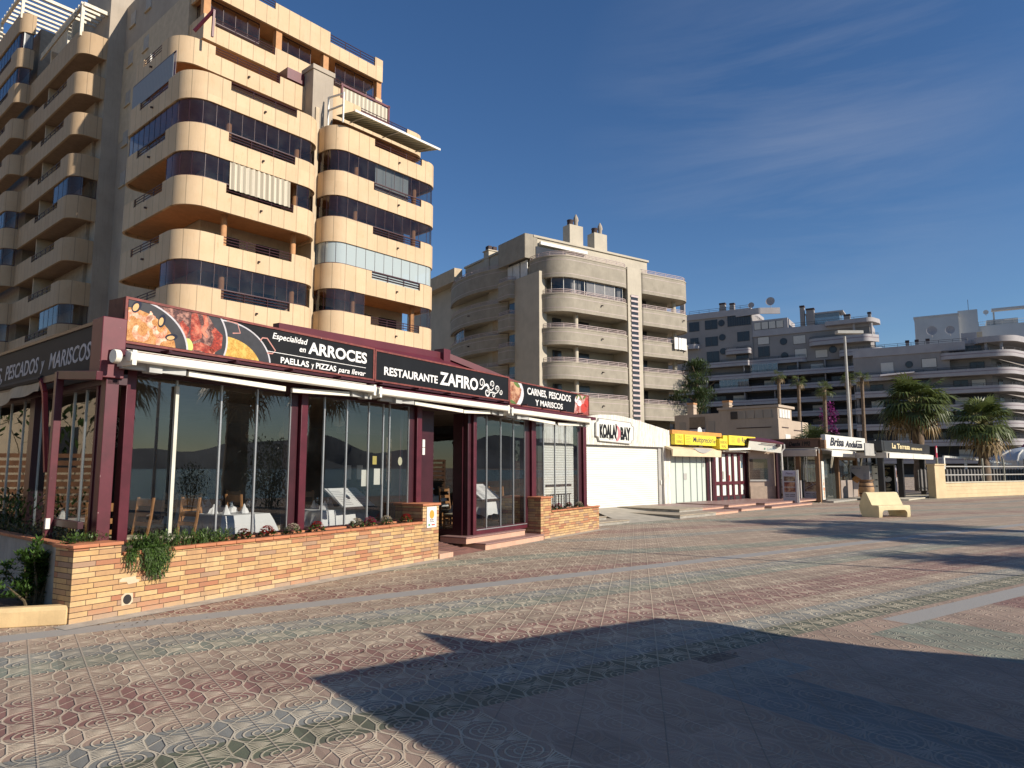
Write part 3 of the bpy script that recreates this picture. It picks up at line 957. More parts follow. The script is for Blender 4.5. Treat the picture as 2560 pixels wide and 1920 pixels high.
C1 = thing('terraced_apartments', 'long grey white terraced apartment building behind the thin palms, with round windows', 'apartment building', C, (-40, 164, 0))
q0 = 162.1
for k in range(9):
    zt = 25.85 - 3.02 * k
    if k == 0:
        longband(C1, [(-51.2, q0 + 2), (-51.2, q0), (-38.3, q0), (-38.3, q0 + .8), (-26.2, q0 + .8), (-26.2, q0 + 2)], [0, .5, .2, .2, 1.6, 0], zt, 1.15, [(-26.5, q0 + 2.4), (-51, q0 + 2.4)], line=True)
    else:
        gl = {2: [(-45, -38.5)], 1: [(-38, -32)]}.get(k)
        longband(C1, [(-58, q0), (-38, q0), (-37.6, q0 - .5), (-17.5, q0 - .5), (-14.6, q0 - 1.6), (-12.6, q0 - 1.6), (-12.4, q0 + 3)], [0, .2, .2, 1, 1, .6, 0], zt, 1.12, [(-12.6, q0 + 3.0), (-58, q0 + 2.6)], glz=gl)
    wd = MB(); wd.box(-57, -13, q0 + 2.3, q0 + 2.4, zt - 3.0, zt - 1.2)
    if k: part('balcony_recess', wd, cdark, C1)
    if 0 < k < 8:
        for x in (-55, -50.5, -46.8, -42.5, -35.5, -30.4, -25.6, -21.5):
            if (x * 7 + k) % 3 > .6: win(C1, x, x + 2.6, q0 + 2.25, zt - 1.0, zt + 1.3, 0 if (int(x) + k) % 3 else 1)
        for x in (-48, -39.5, -33, -28, -22.5, -17):
            dv = MB(); dv.box(x - .12, x + .12, q0 + .4, q0 + 2.3, zt - .8, zt + 1.95); part('divider', dv, cwall, C1)
w = MB(); w.box(-58, -37.5, q0 + 1.2, q0 + 14, 24.8, 37.2); part('wall', w, cwall, C1)
w = MB(); w.box(-58, -37.5, q0 + .9, q0 + 14, 36.6, 38.0); part('roof_parapet', w, cwhite, C1)
w = MB(); w.box(-37.5, -13.6, q0 + 1.6, q0 + 14, 24.8, 31.4); part('wall', w, cwall, C1)
w = MB(); w.box(-37.5, -13.6, q0 + 1.3, q0 + 14, 31.2, 32.6); part('roof_parapet', w, cwhite, C1)
w = MB(); w.box(-37.5, -29.8, q0 + 1.35, q0 + 10, 32.6, 34.9); part('upper_room', w, cwhite, C1)
w = MB(); w.box(-58, -12.6, q0 + 2.45, q0 + 14, 0, 25); part('wall', w, cwall, C1)
for x0, x1, z0, z1 in ((-52, -49.7, 33.9, 36.0), (-48.2, -45.4, 34.0, 36.1), (-48.2, -45.4, 30.0, 32.1), (-51.8, -50, 29.9, 32.2), (-48, -45.2, 26.2, 28.6), (-40.8, -38.2, 30.5, 32.6), (-41.2, -38.6, 26.4, 29)):
    win(C1, x0, x1, q0 + 1.2, z0, z1)
for i in range(5): win(C1, -42.9 + i * 1.05, -42.0 + i * 1.05, q0 + 1.2, 34.2, 36.6)
for i in range(4): win(C1, -37 + i * 1.6, -35.6 + i * 1.6, q0 + 1.35, 32.8, 34.4, 1)
win(C1, -36.4, -34, q0 + 1.6, 29.4, 31, 1); win(C1, -28.8, -26.3, q0 + 1.6, 28.8, 30.6, 1); win(C1, -36.4, -34, q0 + 1.6, 26.6, 28.8); win(C1, -28.6, -26.2, q0 + 1.6, 25.6, 27.6, 1); win(C1, -24.4, -22, q0 + 1.6, 25.4, 27.0, 1)
for x, z in ((-44.4, 35.2), (-44.3, 31.8), (-44.2, 28.5)): rwin(C1, x, q0 + 1.2, z, .78)
for x, z in ((-30.9, 29.6), (-30.8, 26.4), (-20.9, 26.9)): rwin(C1, x, q0 + 1.6, z, .8)
longband(C1, [(-53, q0 + 1.2), (-53, q0 - .4), (-49.6, q0 - .4), (-49.6, q0 + 1.2)], [0, .8, 1.2, 0], 30.6, 1.1, [(-50, q0 + 1.3), (-53, q0 + 1.3)], line=False)
longband(C1, [(-43.6, q0 + 1.2), (-43.6, q0 - .6), (-37.8, q0 - .6), (-37.8, q0 + 1.2)], [0, 1.6, .5, 0], 28.6, 1.2, [(-38, q0 + 1.3), (-43.5, q0 + 1.3)])
longband(C1, [(-25.5, q0 + 1.6), (-25.5, q0 - .4), (-14, q0 - .9), (-12, q0 + 2)], [0, 1.6, 1.6, 0], 29.3, 1.5, [(-13, q0 + 2), (-25, q0 + 2)])
longband(C1, [(-19.5, q0 + 1.6), (-19.5, q0 - 1.2), (-11.4, q0 - 1.6), (-11, q0 + 3)], [0, 1.2, 2.2, 0], 26.2, 1.3, [(-12, q0 + 2.4), (-19, q0 + 2)])
rfb = MB(); PPP = Path(fillet([(-22, q0 + 1), (-22, q0 - .2), (-13, q0 - .6), (-11.8, q0 + 3), (-11.8, q0 + 5)], [0, .4, 1.6, .2, 0], 8)); rfb.prism([tuple(PPP.at(a)) for a in PPP.stations(0, PPP.len)] + [(-22, q0 + 5)], 31.9, 32.8); part('roof_slab', rfb, cwhite, C1)
for x in (-16.5, -13.2):
    cb = MB(); cb.lathe(x, q0 + .6, [(.25, 29), (.25, 32)], 10); part('column', cb, cwhite, C1)
for x, z0, z1, w_ in ((-27.3, 33, 37.0, .9), (-26.0, 33, 36.2, 1.6), (-45, 38, 39.8, 1.3), (-42.6, 38, 39.5, 1.0), (-13.9, 32.6, 34.0, .6), (-18.5, 32.6, 34.0, 1.2), (-54.5, 36, 43, 1.0)):
    c = MB(); c.box(x, x + w_, q0 + 2.2, q0 + 3.2, z0 - .3, z1); o = part('chimney', c, cwall, C1); c = MB(); c.box(x - .06, x + w_ + .06, q0 + 2.1, q0 + 3.3, z1, z1 + .4); part('chimney_cap', c, slabdark, o)
c = MB(); c.box(-26.2, -19.4, q0 + 2.6, q0 + 7, 33.0, 35.2); gp_ = part('roof_room', c, cglass, C1); c = MB(); c.box(-26.3, -18.6, q0 + 2.4, q0 + 7.1, 35.2, 35.5); part('roof_slab', c, cwhite, gp_)
rb = MB(); RP_ = Path([(-52, q0 + 1.2), (-37.6, q0 + 1.2)]); rail(rb, RP_, 0, RP_.len, 38, (38.4, 38.8), .04, 2.4, .1, n=4); RP_ = Path([(-29, q0 + 1.6), (-14, q0 + 1.6)]); rail(rb, RP_, 0, RP_.len, 32.6, (33.0, 33.5), .04, 2.4, .1, n=4); part('roof_railing', rb, cframe, C1)
def dish(mb, x, y, z, r, ty):
    v = [(x, y + .1 * r, z)]; n = 16
    for k in range(n):
        a = 2 * pi * k / n; v.append((x + r * cos(a), y - .25 * r + ty * sin(a) * r * .3, z + r * sin(a)))
    mb.mesh(v, [(0, 1 + (k + 1) % n, 1 + k) for k in range(n)])
    mb.tube([(x, y + .1, z), (x, y + .4, z - r * 1.3)], .06, 5)
dm = MB(); dish(dm, -33.3, q0 + 1.5, 39.0, 1.0, .5); part('satellite_dish', dm, cwhite, C1); dm = MB(); dish(dm, -37.6, q0 + 1.8, 38.7, .7, .5)
part('satellite_dish', dm, cwhite, C1)
rp = Path(fillet([(-41, q0 + .9), (-35.6, q0 + .2), (-31.5, q0 + 2.5)], [0, 1.5, 0], 8)); rm = MB(); rm.wall(rp, 36.2, 37.6, .3); part('curved_parapet', rm, cwhite, C1)

# right-hand wing
C2 = thing('terraced_apartments', 'stepped white apartment building behind the two fat palms at the right edge', 'apartment building', C, (0, 145, 0))
q0 = 143.05
for k in range(7):
    zt = 21.46 - 3.0 * k
    x0 = -15 if k else -1.2
    r0 = 1.2 if k == 0 else .3
    longband(C2, [(x0, q0 + 2), (x0, q0), (8.8, q0), (25.8, q0 + 36)], [0, r0, 3.2, 0], zt, 1.1, [(24, q0 + 37), (6.2, q0 + 2.4), (x0 + .2, q0 + 2.4)])
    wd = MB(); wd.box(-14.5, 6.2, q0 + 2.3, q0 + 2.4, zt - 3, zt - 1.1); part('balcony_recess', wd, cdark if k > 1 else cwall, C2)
    for j, x in enumerate((-12.5, -8.6, -3.2, .6, 3.2)):
        if k and (j + k) % 4: win(C2, x, x + 2.0, q0 + 2.25, zt - .9, zt + 1.3, (j + k) % 3 == 0)
    for j in range(7):
        if k: 
            wb = MB(); y = 2.0 + j * 4.6; wb.beam((6.25 + y * .441, q0 + 2.45 + y, zt + .25), (6.25 + (y + 1.5) * .441, q0 + 3.95 + y, zt + .25), .12, 2.3); part('window', wb, bdark, C2)
w = MB(); w.prism([(-15, q0 + 2.45), (6.2, q0 + 2.45), (22, q0 + 38), (-15, q0 + 38)], 0, 20); part('wall', w, cwall, C2)
w = MB(); w.box(-15, .2, q0 + .8, q0 + 12, 18.2, 22); part('wall', w, cwall, C2)
w = MB(); w.prism([(-15, q0 + 2.2), (6.0, q0 + 2.2), (21.8, q0 + 38), (-15, q0 + 38)], 20, 23.2); part('wall', w, cwall, C2)
w = MB(); w.box(-15, 2.6, q0 + .6, q0 + 12, 21.9, 23.4); part('roof_parapet', w, cwhite, C2)
PPP = Path(fillet([(3.5, q0 + 4), (4.4, q0 + .4), (9.4, q0 + .4), (26.4, q0 + 36)], [0, 1.6, 3.2, 0], 8)); rfb = MB(); rfb.prism([tuple(PPP.at(a)) for a in PPP.stations(0, PPP.len)] + [(3.5, q0 + 36)], 22.9, 23.9); part('roof_slab', rfb, cwhite, C2)
for x in (5.6, 7.8):
    cb = MB(); cb.lathe(x, q0 + 1.4, [(.25, 21), (.25, 23)], 10); part('column', cb, cwhite, C2)
win(C2, -4.0, -1.8, q0 + .8, 19.3, 20.8, 1); win(C2, -10.5, -8.5, q0 + .8, 18.8, 20.6, 2); rwin(C2, -6.0, q0 + .8, 20.0, .62)
for i in range(4): win(C2, 1.0 + i * 1.0, 1.9 + i * 1.0, q0 + 2.2, 21.5, 22.7)
win(C2, -5, -3, q0 + 2.2, 16.9, 18.4)
aw = MB(); aw.face([(-10.6, q0 - 1.2, 18.0), (-5.2, q0 - 1.2, 18.3), (-5.2, q0 + .8, 18.9), (-10.6, q0 + .8, 18.7)]); part('awning', aw, cwhite, C2)
for x in (-6.4, -4.9, -3.2):
    c = MB(); c.box(x, x + .55, q0 + 2, q0 + 2.6, 23.3, 24.2); o = part('chimney', c, cwall, C2); c = MB(); c.box(x - .05, x + .6, q0 + 1.95, q0 + 2.65, 24.2, 24.6); part('chimney_cap', c, slabdark, o)
dm = MB(); dish(dm, -2.2, q0 + 3.5, 26.2, .85, .4); part('satellite_dish', dm, cwhite, C2); dm = MB(); dish(dm, .6, q0 + 3.2, 26.0, .75, .4); part('satellite_dish', dm, cwhite, C2)
rb = MB(); RP_ = Path([(-14, q0 + .9), (3, q0 + .9)]); rail(rb, RP_, 0, RP_.len, 23.4, (23.7, 24.0), .035, 2.0, .1, n=4); part('roof_railing', rb, cframe, C2)
c = MB(); c.box(2.2, 4.4, q0 + 3, q0 + 5, 23.2, 25.2); o = part('roof_room', c, cwhite, C2); c = MB(); c.box(4.5, 5.3, q0 + 3, q0 + 4, 23.2, 25.2); part('roof_room', c, wallcream, C2)

# white block on top at the far right
D = Fr(122, 87, 150)
d_ = MB(); d_.box(0, 8.0, 0, 8, 0, 33.7); d_.box(8.0, 11.5, 1, 10, 0, 34.6); d_.box(11.5, 40, 2.5, 16, 0, 31.2); d_.box(13, 18.4, 3, 10, 31.2, 32.4); d_.box(-.15, 8.2, -.15, 8, 33.7, 34.0)
dwhite = mat('white_block', (.50, .50, .49), .8, .06, .4)
Dt = thing('white_apartment_block', 'plain white stepped block rising above the roof of the right hand apartments', 'apartment building', D, (4, 4, 0))
part('wall', d_, dwhite, Dt)
d_ = MB(); d_.box(14, 20, 2.0, 4, 34.2, 34.6); d_.box(22, 30, 3, 8, 32.6, 33.0); d_.box(33, 40, 3, 8, 33.6, 34.0)
for x in (14.2, 19.6, 22.3, 29.5, 33.4): d_.box(x, x + .3, 3, 3.3, 31.2, 34)
part('roof_slab', d_, dwhite, Dt)
rb = MB(); RP_ = Path([(11.6, 2.6), (40, 2.6)]); rail(rb, RP_, 0, RP_.len, 31.2, (31.6, 32.1), .04, 2, .1, n=4); part('railing', rb, whitemetal, Dt)
dm = MB(); dish(dm, 13, 2.4, 34.0, .5, .4); part('satellite_dish', dm, dwhite, Dt)
am = MB(); am.tube([(10, 3, 34.6), (10, 3, 37.2)], .05, 5); am.tube([(20, 3, 31), (20, 3, 35.6)], .06, 5); part('aerial', am, cframe, Dt)

# ------------------------------------------------------------------ small beige building
E_ = Fr(42, 21.9, 58)
ebei = mat('beige_plaster', (.46, .37, .285), .85, .1, .6, streak=.25)
et = thing('beige_house', 'low beige flat roofed house behind the shops, with shuttered windows', 'house', E_, (3, 3, 0))
m = MB(); m.box(0, 6.8, 0, 9.5, 0, 5.6); part('wall', m, ebei, et)
m = MB(); m.box(.0, 3.0, .02, 5.2, 5.6, 6.6); m.box(-.12, 3.4, -.12, 5.3, 6.6, 6.8); part('upper_room', m, ebei, et)
m = MB(); m.box(-.02, 4, 5.0, 9.5, 5.6, 6.35); part('roof_parapet', m, ebei, et)
for (y0, y1, z0, z1) in ((.5, 1.15, 5.75, 6.4), (1.25, 1.9, 5.75, 6.4), (2.0, 2.65, 5.75, 6.4), (2.75, 3.4, 5.75, 6.4), (3.5, 4.1, 5.75, 6.4)):
    m = MB(); m.box(-.06, .02, y0, y1, z0, z1); part('shutter', m, greywall if y0 < 3.4 else bdark, et)
for x in (.2, .8, 1.4, 2.0):
    m = MB(); m.box(x, x + .5, -.05, .03, 5.75, 6.45); part('shutter', m, whitemetal, et)
for (y0, y1, z) in ((.6, 3.6, 5.0),):
    m = MB(); m.box(-.04, .02, y0, y1, z - .07, z); part('wall_slot', m, slabdark, et)
for (x0, x1, z) in ((.7, 2.1, 5.0), (3.3, 5.6, 4.85)):
    m = MB(); m.box(x0, x1, -.04, .02, z - .08, z); part('wall_slot', m, slabdark, et)
for (y0, y1) in ((5.6, 6.2), (8.4, 9.0)):
    m = MB(); m.box(-.05, .02, y0, y1, 4.7, 5.7); part('shutter', m, greywall, et)
m = MB(); m.box(-.05, .02, 6.5, 8.0, 5.0, 6.1); part('terrace_shade_panel', m, mat('terrace_shadow', (.25, .19, .13), .9), et)  # flat panel coloured as the shade inside a terrace
for y in (4.4, 7.8):
    m = MB(); m.box(.4, 1.0, y, y + .6, 6.2, 7.3); m.box(.34, 1.06, y - .06, y + .66, 7.0, 7.06); o = part('chimney', m, ebei, et)
    m = MB(); m.box(.36, 1.04, y - .04, y + .64, 7.3, 7.45); part('chimney_cap', m, soff, o)
for x in (1.3, 4.8):
    m = MB(); m.box(x, x + 1.1, -.04, .02, 3.6, 4.4); part('vent_grille', m, whitemetal, et)
E2 = Fr(132, *E_.w(-.02, 8.0)[:2])
sg = thing('estate_sign', 'white rental notice with dark header on the wall of the beige house', 'sign', E2, (0, 0, 4.4))
m = MB(); m.box(0, 1.5, -.06, 0, 4.35, 5.15); part('panel', m, mat('sign_white', (.72, .70, .70), .6, .05), sg)
m = MB(); m.box(0, 1.5, -.07, -.06, 5.0, 5.15); part('header', m, slabdark, sg)
m = MB(); text_mesh(m, 'ALQUILER Y VENTA', .1, -.07, 4.74, 1.3, .14, 0, .006, bold=.02); part('lettering', m, mat('faded_purple', (.30, .20, .33), .6), sg)
m = MB(); text_mesh(m, 'Tel. 96 583 73 26', .12, -.07, 4.48, 1.26, .15, 0, .006, bold=.03); part('lettering', m, slabdark, sg)
m = MB(); m.box(.3, 1.2, -.05, -.02, 4.18, 4.28); part('lower_strip', m, mat('brown_strip', (.16, .10, .08), .7), sg)

# ------------------------------------------------------------------ promenade paving
def paving():
    m, t, b = NT('relief_paving')
    S = .38
    pos = t.nodes.new('ShaderNodeTexCoord').outputs['Object']
    sp = t.nodes.new('ShaderNodeSeparateXYZ'); t.links.new(pos, sp.inputs[0])
    X, Y = sp.outputs[0], sp.outputs[1]
    M = lambda op, *a, **k: math_(t, op, *a, **k)
    a = M('ADD', M('MULTIPLY', X, .819), M('MULTIPLY', Y, .574))
    bb = M('SUBTRACT', M('MULTIPLY', X, .574), M('MULTIPLY', Y, .819))
    # the laid bands bend slightly, following the promenade
    A = M('DIVIDE', M('SUBTRACT', a, .026), S); Bq = M('DIVIDE', M('ADD', bb, .019), S)
    ia, ib = M('FLOOR', A), M('FLOOR', Bq)
    # cell coordinates, star at integer points; u,v in -.5...5 about the ring centre (half, integer)
    u = M('SUBTRACT', M('FRACT', A), .5)
    v = M('SUBTRACT', M('FRACT', M('ADD', Bq, .5)), .5)
    au, av = M('ABSOLUTE', u), M('ABSOLUTE', v)
    r = M('SQRT', M('ADD', M('MULTIPLY', u, u), M('MULTIPLY', M('MULTIPLY', v, v), 1.3)))
    def line(d, w):          # 1 on the line, soft shoulders
        return M('MULTIPLY', M('SUBTRACT', 1.0, M('DIVIDE', M('ABSOLUTE', d), w), clamp=True), 1.7, clamp=True)
    su = M('SUBTRACT', .5, au); dv = M('SUBTRACT', .5, av)
    # flat star patches at the cell corners, bounded by a zigzag
    e = M('SUBTRACT', su, M('MINIMUM', .135, M('MULTIPLY', av, .47)))
    starL = line(e, .029)
    inside = M('GREATER_THAN', e, .008)
    ang = M('ARCTAN2', dv, M('ADD', au, .0001))
    dist = M('SQRT', M('ADD', M('MULTIPLY', au, au), M('MULTIPLY', dv, dv)))
    fanz = M('LESS_THAN', ang, .62)
    rings = None
    for rad in (.16, .30, .44):
        l = line(M('SUBTRACT', r, rad), .029)
        rings = l if rings is None else M('MAXIMUM', rings, l)
    rings = M('MULTIPLY', rings, M('SUBTRACT', 1.0, fanz))
    rays = line(M('MULTIPLY', M('MULTIPLY', M('SUBTRACT', M('FRACT', M('DIVIDE', ang, .207)), .5), .207), dist), .026)
    rays = M('MULTIPLY', rays, fanz)
    diag = line(M('SUBTRACT', au, M('MULTIPLY', av, 1.0)), .020)
    diag = M('MULTIPLY', diag, M('LESS_THAN', r, .46))
    rel = M('MULTIPLY', M('MAXIMUM', M('MAXIMUM', rings, rays), diag), inside)
    rel = M('MAXIMUM', rel, starL)
    dg2 = line(M('SUBTRACT', M('FRACT', M('ADD', A, Bq)), .5), .034)
    rel = M('MAXIMUM', rel, M('MULTIPLY', dg2, .8))
    # joints
    jA = line(u, .024)
    jB = line(M('SUBTRACT', M('FRACT', M('ADD', Bq, .5)), .5), .006)
    wear = ramp(t, noise(t, pos, .55, 4, .6), [(.3, .6), (.65, 1.0)])
    # smooth worn slabs to the lower right
    sm = M('MULTIPLY', M('GREATER_THAN', a, 2.64), M('GREATER_THAN', Bq, -11.0))
    relw = M('MULTIPLY', M('MULTIPLY', rel, wear), M('SUBTRACT', 1.0, M('MULTIPLY', sm, .72)))
    # ---- colours by row
    beige = (.375, .272, .208); beige2 = (.345, .25, .192); red = (.27, .14, .12); grn = (.225, .25, .20); blu = (.235, .245, .225); dgr = (.10, .12, .08); gry = (.28, .27, .25)
    rows = {-30: beige, -29: grn, -28: beige, -27: red, -26: beige, -25: beige2, -24: red, -23: beige, -21: beige, -20: blu, -19: grn, -18: beige, -17: beige2, -16: red, -15: red, -14: beige, -13: blu, -12: dgr, -11: beige2}
    stops = []
    for k in range(-25, -10):
        c = rows.get(k, beige)
        stops.append(((k + 26) / 20.0, c))
    rr = ramp(t, M('DIVIDE', M('ADD', Bq, 26.0), 20.0), [(0.0, beige)] + stops, 'CONSTANT')
    # far bands on the other side of the strip run almost parallel to the shop row
    far = M('ADD', M('MULTIPLY', X, .42), M('MULTIPLY', Y, -.80))
    fr_ = M('FRACT', M('DIVIDE', M('ADD', far, M('MULTIPLY', noise(t, pos, .12, 1), 2.2)), 5.2))
    fb = ramp(t, fr_, [(0, beige), (.2, grn), (.32, beige2), (.52, red), (.66, beige), (.80, blu), (.9, beige)], 'CONSTANT')
    isfar = M('LESS_THAN', Bq, -21.9)
    col = mixc(t, isfar, rr, fb)
    # cross bands at the right
    def box(a0, a1, b0, b1):
        q = M('MULTIPLY', M('GREATER_THAN', a, a0), M('LESS_THAN', a, a1))
        return M('MULTIPLY', q, M('MULTIPLY', M('GREATER_THAN', Bq, b0), M('LESS_THAN', Bq, b1)))
    for (bx, c) in ((box(6.9, 8.1, -10, 30), grn), (box(4.22, 5.4, -10.05, -9.02), blu), (box(4.22, 5.0, -9.02, 6), (.15, .165, .165)), (box(9.6, 10.4, -10, 30), red), (box(11, 12.2, -10, 30), blu), (box(2.6, 3.4, -6.1, 8), (.25, .17, .15)), (box(4.8, 5.2, -11, -10.5), (.06, .05, .045))):
        col = mixc(t, bx, col, c)
    col = mixc(t, M('MULTIPLY', M('MULTIPLY', sm, line(M('SUBTRACT', M('FRACT', M('MULTIPLY', M('ADD', A, Bq), .5)), .25), .012)), .75), col, (.06, .05, .045))
    # plain grey strips
    st1 = M('LESS_THAN', M('ABSOLUTE', M('ADD', Bq, 22.05)), .42)
    st2 = M('MULTIPLY', M('LESS_THAN', M('ABSOLUTE', M('ADD', Bq, 10.35)), .4), M('GREATER_THAN', a, 7.7))
    strip_ = M('MAXIMUM', st1, st2)
    # per-slab tone
    wn = t.nodes.new('ShaderNodeTexWhiteNoise'); wn.noise_dimensions = '2D'
    cb = t.nodes.new('ShaderNodeCombineXYZ'); t.links.new(ia, cb.inputs[0]); t.links.new(ib, cb.inputs[1]); t.links.new(cb.outputs[0], wn.inputs['Vector'])
    hsv = t.nodes.new('ShaderNodeHueSaturation'); t.links.new(col, hsv.inputs['Color'])
    t.links.new(M('MULTIPLY_ADD', wn.outputs['Value'], .30, .84), hsv.inputs['Value'])
    big = ramp(t, noise(t, pos, .22, 4, .6), [(.3, .55), (.7, 1.0)])
    t.links.new(M('MULTIPLY_ADD', big, .3, .82), hsv.inputs['Saturation'])
    col = hsv.outputs['Color']
    light = mixc(t, .84, col, (.95, .82, .60))  # raised lines paled as low sun would catch the ridges
    col = mixc(t, M('MULTIPLY', M('MULTIPLY', relw, M('MULTIPLY_ADD', wn.outputs['Color'], .5, .5)), .92), col, light)
    col = mixc(t, M('MULTIPLY', jA, .6), col, (.58, .49, .38))
    grain = noise(t, pos, 130, 2, .7)
    col = mixc(t, M('MULTIPLY', ramp(t, grain, [(.40, 1.0), (.60, 0.0)]), .34), col, (.11, .085, .07))
    grime = ramp(t, noise(t, pos, 1.3, 6, .7), [(.42, 0.0), (.75, 1.0)])
    col = mixc(t, M('MULTIPLY', grime, .30), col, (.19, .155, .125))
    spots = ramp(t, noise(t, pos, 5.5, 2, .5), [(.735, 0.0), (.75, 1.0)])
    col = mixc(t, M('MULTIPLY', spots, .6), col, (.06, .05, .045))
    col = mixc(t, strip_, col, mixc(t, grain, (.27, .26, .24), (.36, .345, .32)))
    t.links.new(col, b.inputs['Base Color'])
    b.inputs['Roughness'].default_value = .66
    b.inputs['Specular IOR Level'].default_value = .35
    ns = M('SUBTRACT', 1.0, strip_)
    h = M('ADD', M('MULTIPLY', M('MULTIPLY', relw, ns), 1.0), M('MULTIPLY', grain, .12))
    h = M('ADD', h, M('MULTIPLY', M('MULTIPLY', jA, ns), .35))
    bumpn(t, b, h, 1.0, .017)
    return m
mb = MB()
R0 = 4000
mb.face([(-R0, -R0, 0), (R0, -R0, 0), (R0, R0, 0), (-R0, R0, 0)])
gnd = solo('promenade', mb, paving(), None, None, WF, smooth=False, kind='structure')

# ------------------------------------------------------------------ restaurant (front frame az 31.5, side frame az 130)
R = Fr(31.5, -4.553, 7.489)
LFR = Fr(130, -4.553, 7.489)      # p runs from far left to the corner, q inwards
mpost = mat('burgundy_paint', (.088, .013, .022), .4, .25, 5, chips=(.30, .20, .19))
mpostd = mat('burgundy_deep', (.045, .009, .014), .4, .2, 5)
rglass = glassmat('shop_glass', (.80, .82, .83), 1.7, dirt=.02)
alu = mat('aluminium', (.46, .47, .47), .35, .1, metal=.6)
brick_pal = None
def brickmat():
    m, t, b = NT('slip_brick')
    uv = t.nodes.new('ShaderNodeTexCoord').outputs['UV']
    s = t.nodes.new('ShaderNodeSeparateXYZ'); t.links.new(uv, s.inputs[0])
    BL, BH_ = .265, .0565
    M = lambda op, *a, **k: math_(t, op, *a, **k)
    row = M('FLOOR', M('DIVIDE', s.outputs[1], BH_))
    wr = t.nodes.new('ShaderNodeTexWhiteNoise'); wr.noise_dimensions = '1D'; t.links.new(row, wr.inputs['W'])
    off = M('ADD', M('MULTIPLY', M('MODULO', M('ADD', row, 100), 2.0), .28), M('MULTIPLY', wr.outputs['Value'], .16))
    u = M('ADD', M('DIVIDE', s.outputs[0], BL), off)
    ci = M('FLOOR', u)
    fx = M('FRACT', u); fy = M('FRACT', M('DIVIDE', s.outputs[1], BH_))
    ex = M('MULTIPLY', M('MINIMUM', fx, M('SUBTRACT', 1.0, fx)), BL); ey = M('MULTIPLY', M('MINIMUM', fy, M('SUBTRACT', 1.0, fy)), BH_)
    e = M('MINIMUM', ex, ey)
    wob = noise(t, coords(t), 30, 3, .6)
    j = M('LESS_THAN', M('ADD', e, M('MULTIPLY', M('SUBTRACT', wob, .5), .004)), .0032)
    wn = t.nodes.new('ShaderNodeTexWhiteNoise'); wn.noise_dimensions = '2D'
    cb = t.nodes.new('ShaderNodeCombineXYZ'); t.links.new(ci, cb.inputs[0]); t.links.new(row, cb.inputs[1]); t.links.new(cb.outputs[0], wn.inputs['Vector'])
    c = ramp(t, wn.outputs['Value'], [(0, (.56, .36, .155)), (.26, (.60, .41, .20)), (.46, (.47, .28, .135)), (.60, (.44, .20, .10)), (.74, (.385, .16, .085)), (.84, (.53, .33, .15)), (.94, (.36, .23, .15))], 'CONSTANT')
    n1 = noise(t, coords(t), 9, 5, .7)
    c = mixc(t, M('MULTIPLY', ramp(t, n1, [(.35, 0.0), (.75, 1.0)]), .5), c, (.30, .17, .085))
    low = ramp(t, M('DIVIDE', s.outputs[1], 1.0), [(.0, 1.0), (.16, 0.0)])
    c = mixc(t, M('MULTIPLY', M('MULTIPLY', low, n1), .75), c, (.42, .34, .25))
    stn = ramp(t, noise(t, coords(t, 'Object', (4, 4, .8)), 1.5, 4, .6), [(.5, 0.0), (.75, 1.0)])
    c = mixc(t, M('MULTIPLY', stn, .32), c, (.22, .15, .10))
    c = mixc(t, j, c, (.10, .055, .035))
    wh = ramp(t, noise(t, coords(t), 7, 3, .6), [(.745, 0.0), (.76, 1.0)])
    c = mixc(t, wh, c, (.55, .48, .38))
    t.links.new(c, b.inputs['Base Color']); b.inputs['Roughness'].default_value = .8
    h = M('SUBTRACT', M('ADD', M('MULTIPLY', wn.outputs['Value'], .5), M('MULTIPLY', wob, .5)), M('MULTIPLY', j, 1.6))
    bumpn(t, b, h, .9, .008)
    return m
brick = brickmat()
coping = mat('terracotta_coping', (.47, .18, .085), .7, .2, 4, bump=.2)
limew = mat('old_whitewash', (.40, .36, .31), .9, .22, 3, streak=.5, bump=.3)
soil = mat('dark_soil', (.05, .035, .025), .95, .3, 10)
granite = mat('speckled_granite', (.30, .18, .16), .45, .3, 50)
peach = mat('peach_tile', (.58, .36, .255), .6, .12, 3, streak=.2)
concrete = mat('rough_concrete', (.33, .31, .27), .9, .2, 5, bump=.5)
cassette = mat('cream_aluminium', (.80, .77, .66), .4, .05, 2)

def brickbox(mb, x0, x1, y0, y1, z0, z1, mi=0, top=True):
    V = [((x0, y0), (x1, y0), x0, x1), ((x1, y0), (x1, y1), x1, x1 + y1 - y0), ((x1, y1), (x0, y1), x0, x1), ((x0, y1), (x0, y0), x0 - (y1 - y0), x0)]
    for (a, b, u0, u1) in V:
        mb.face([(*a, z0), (*b, z0), (*b, z1), (*a, z1)], mi, [(u0, z0), (u1, z0), (u1, z1), (u0, z1)])
    mb.face([(x0, y0, z1), (x1, y0, z1), (x1, y1, z1), (x0, y1, z1)], mi, [(x0, .03)] * 4)

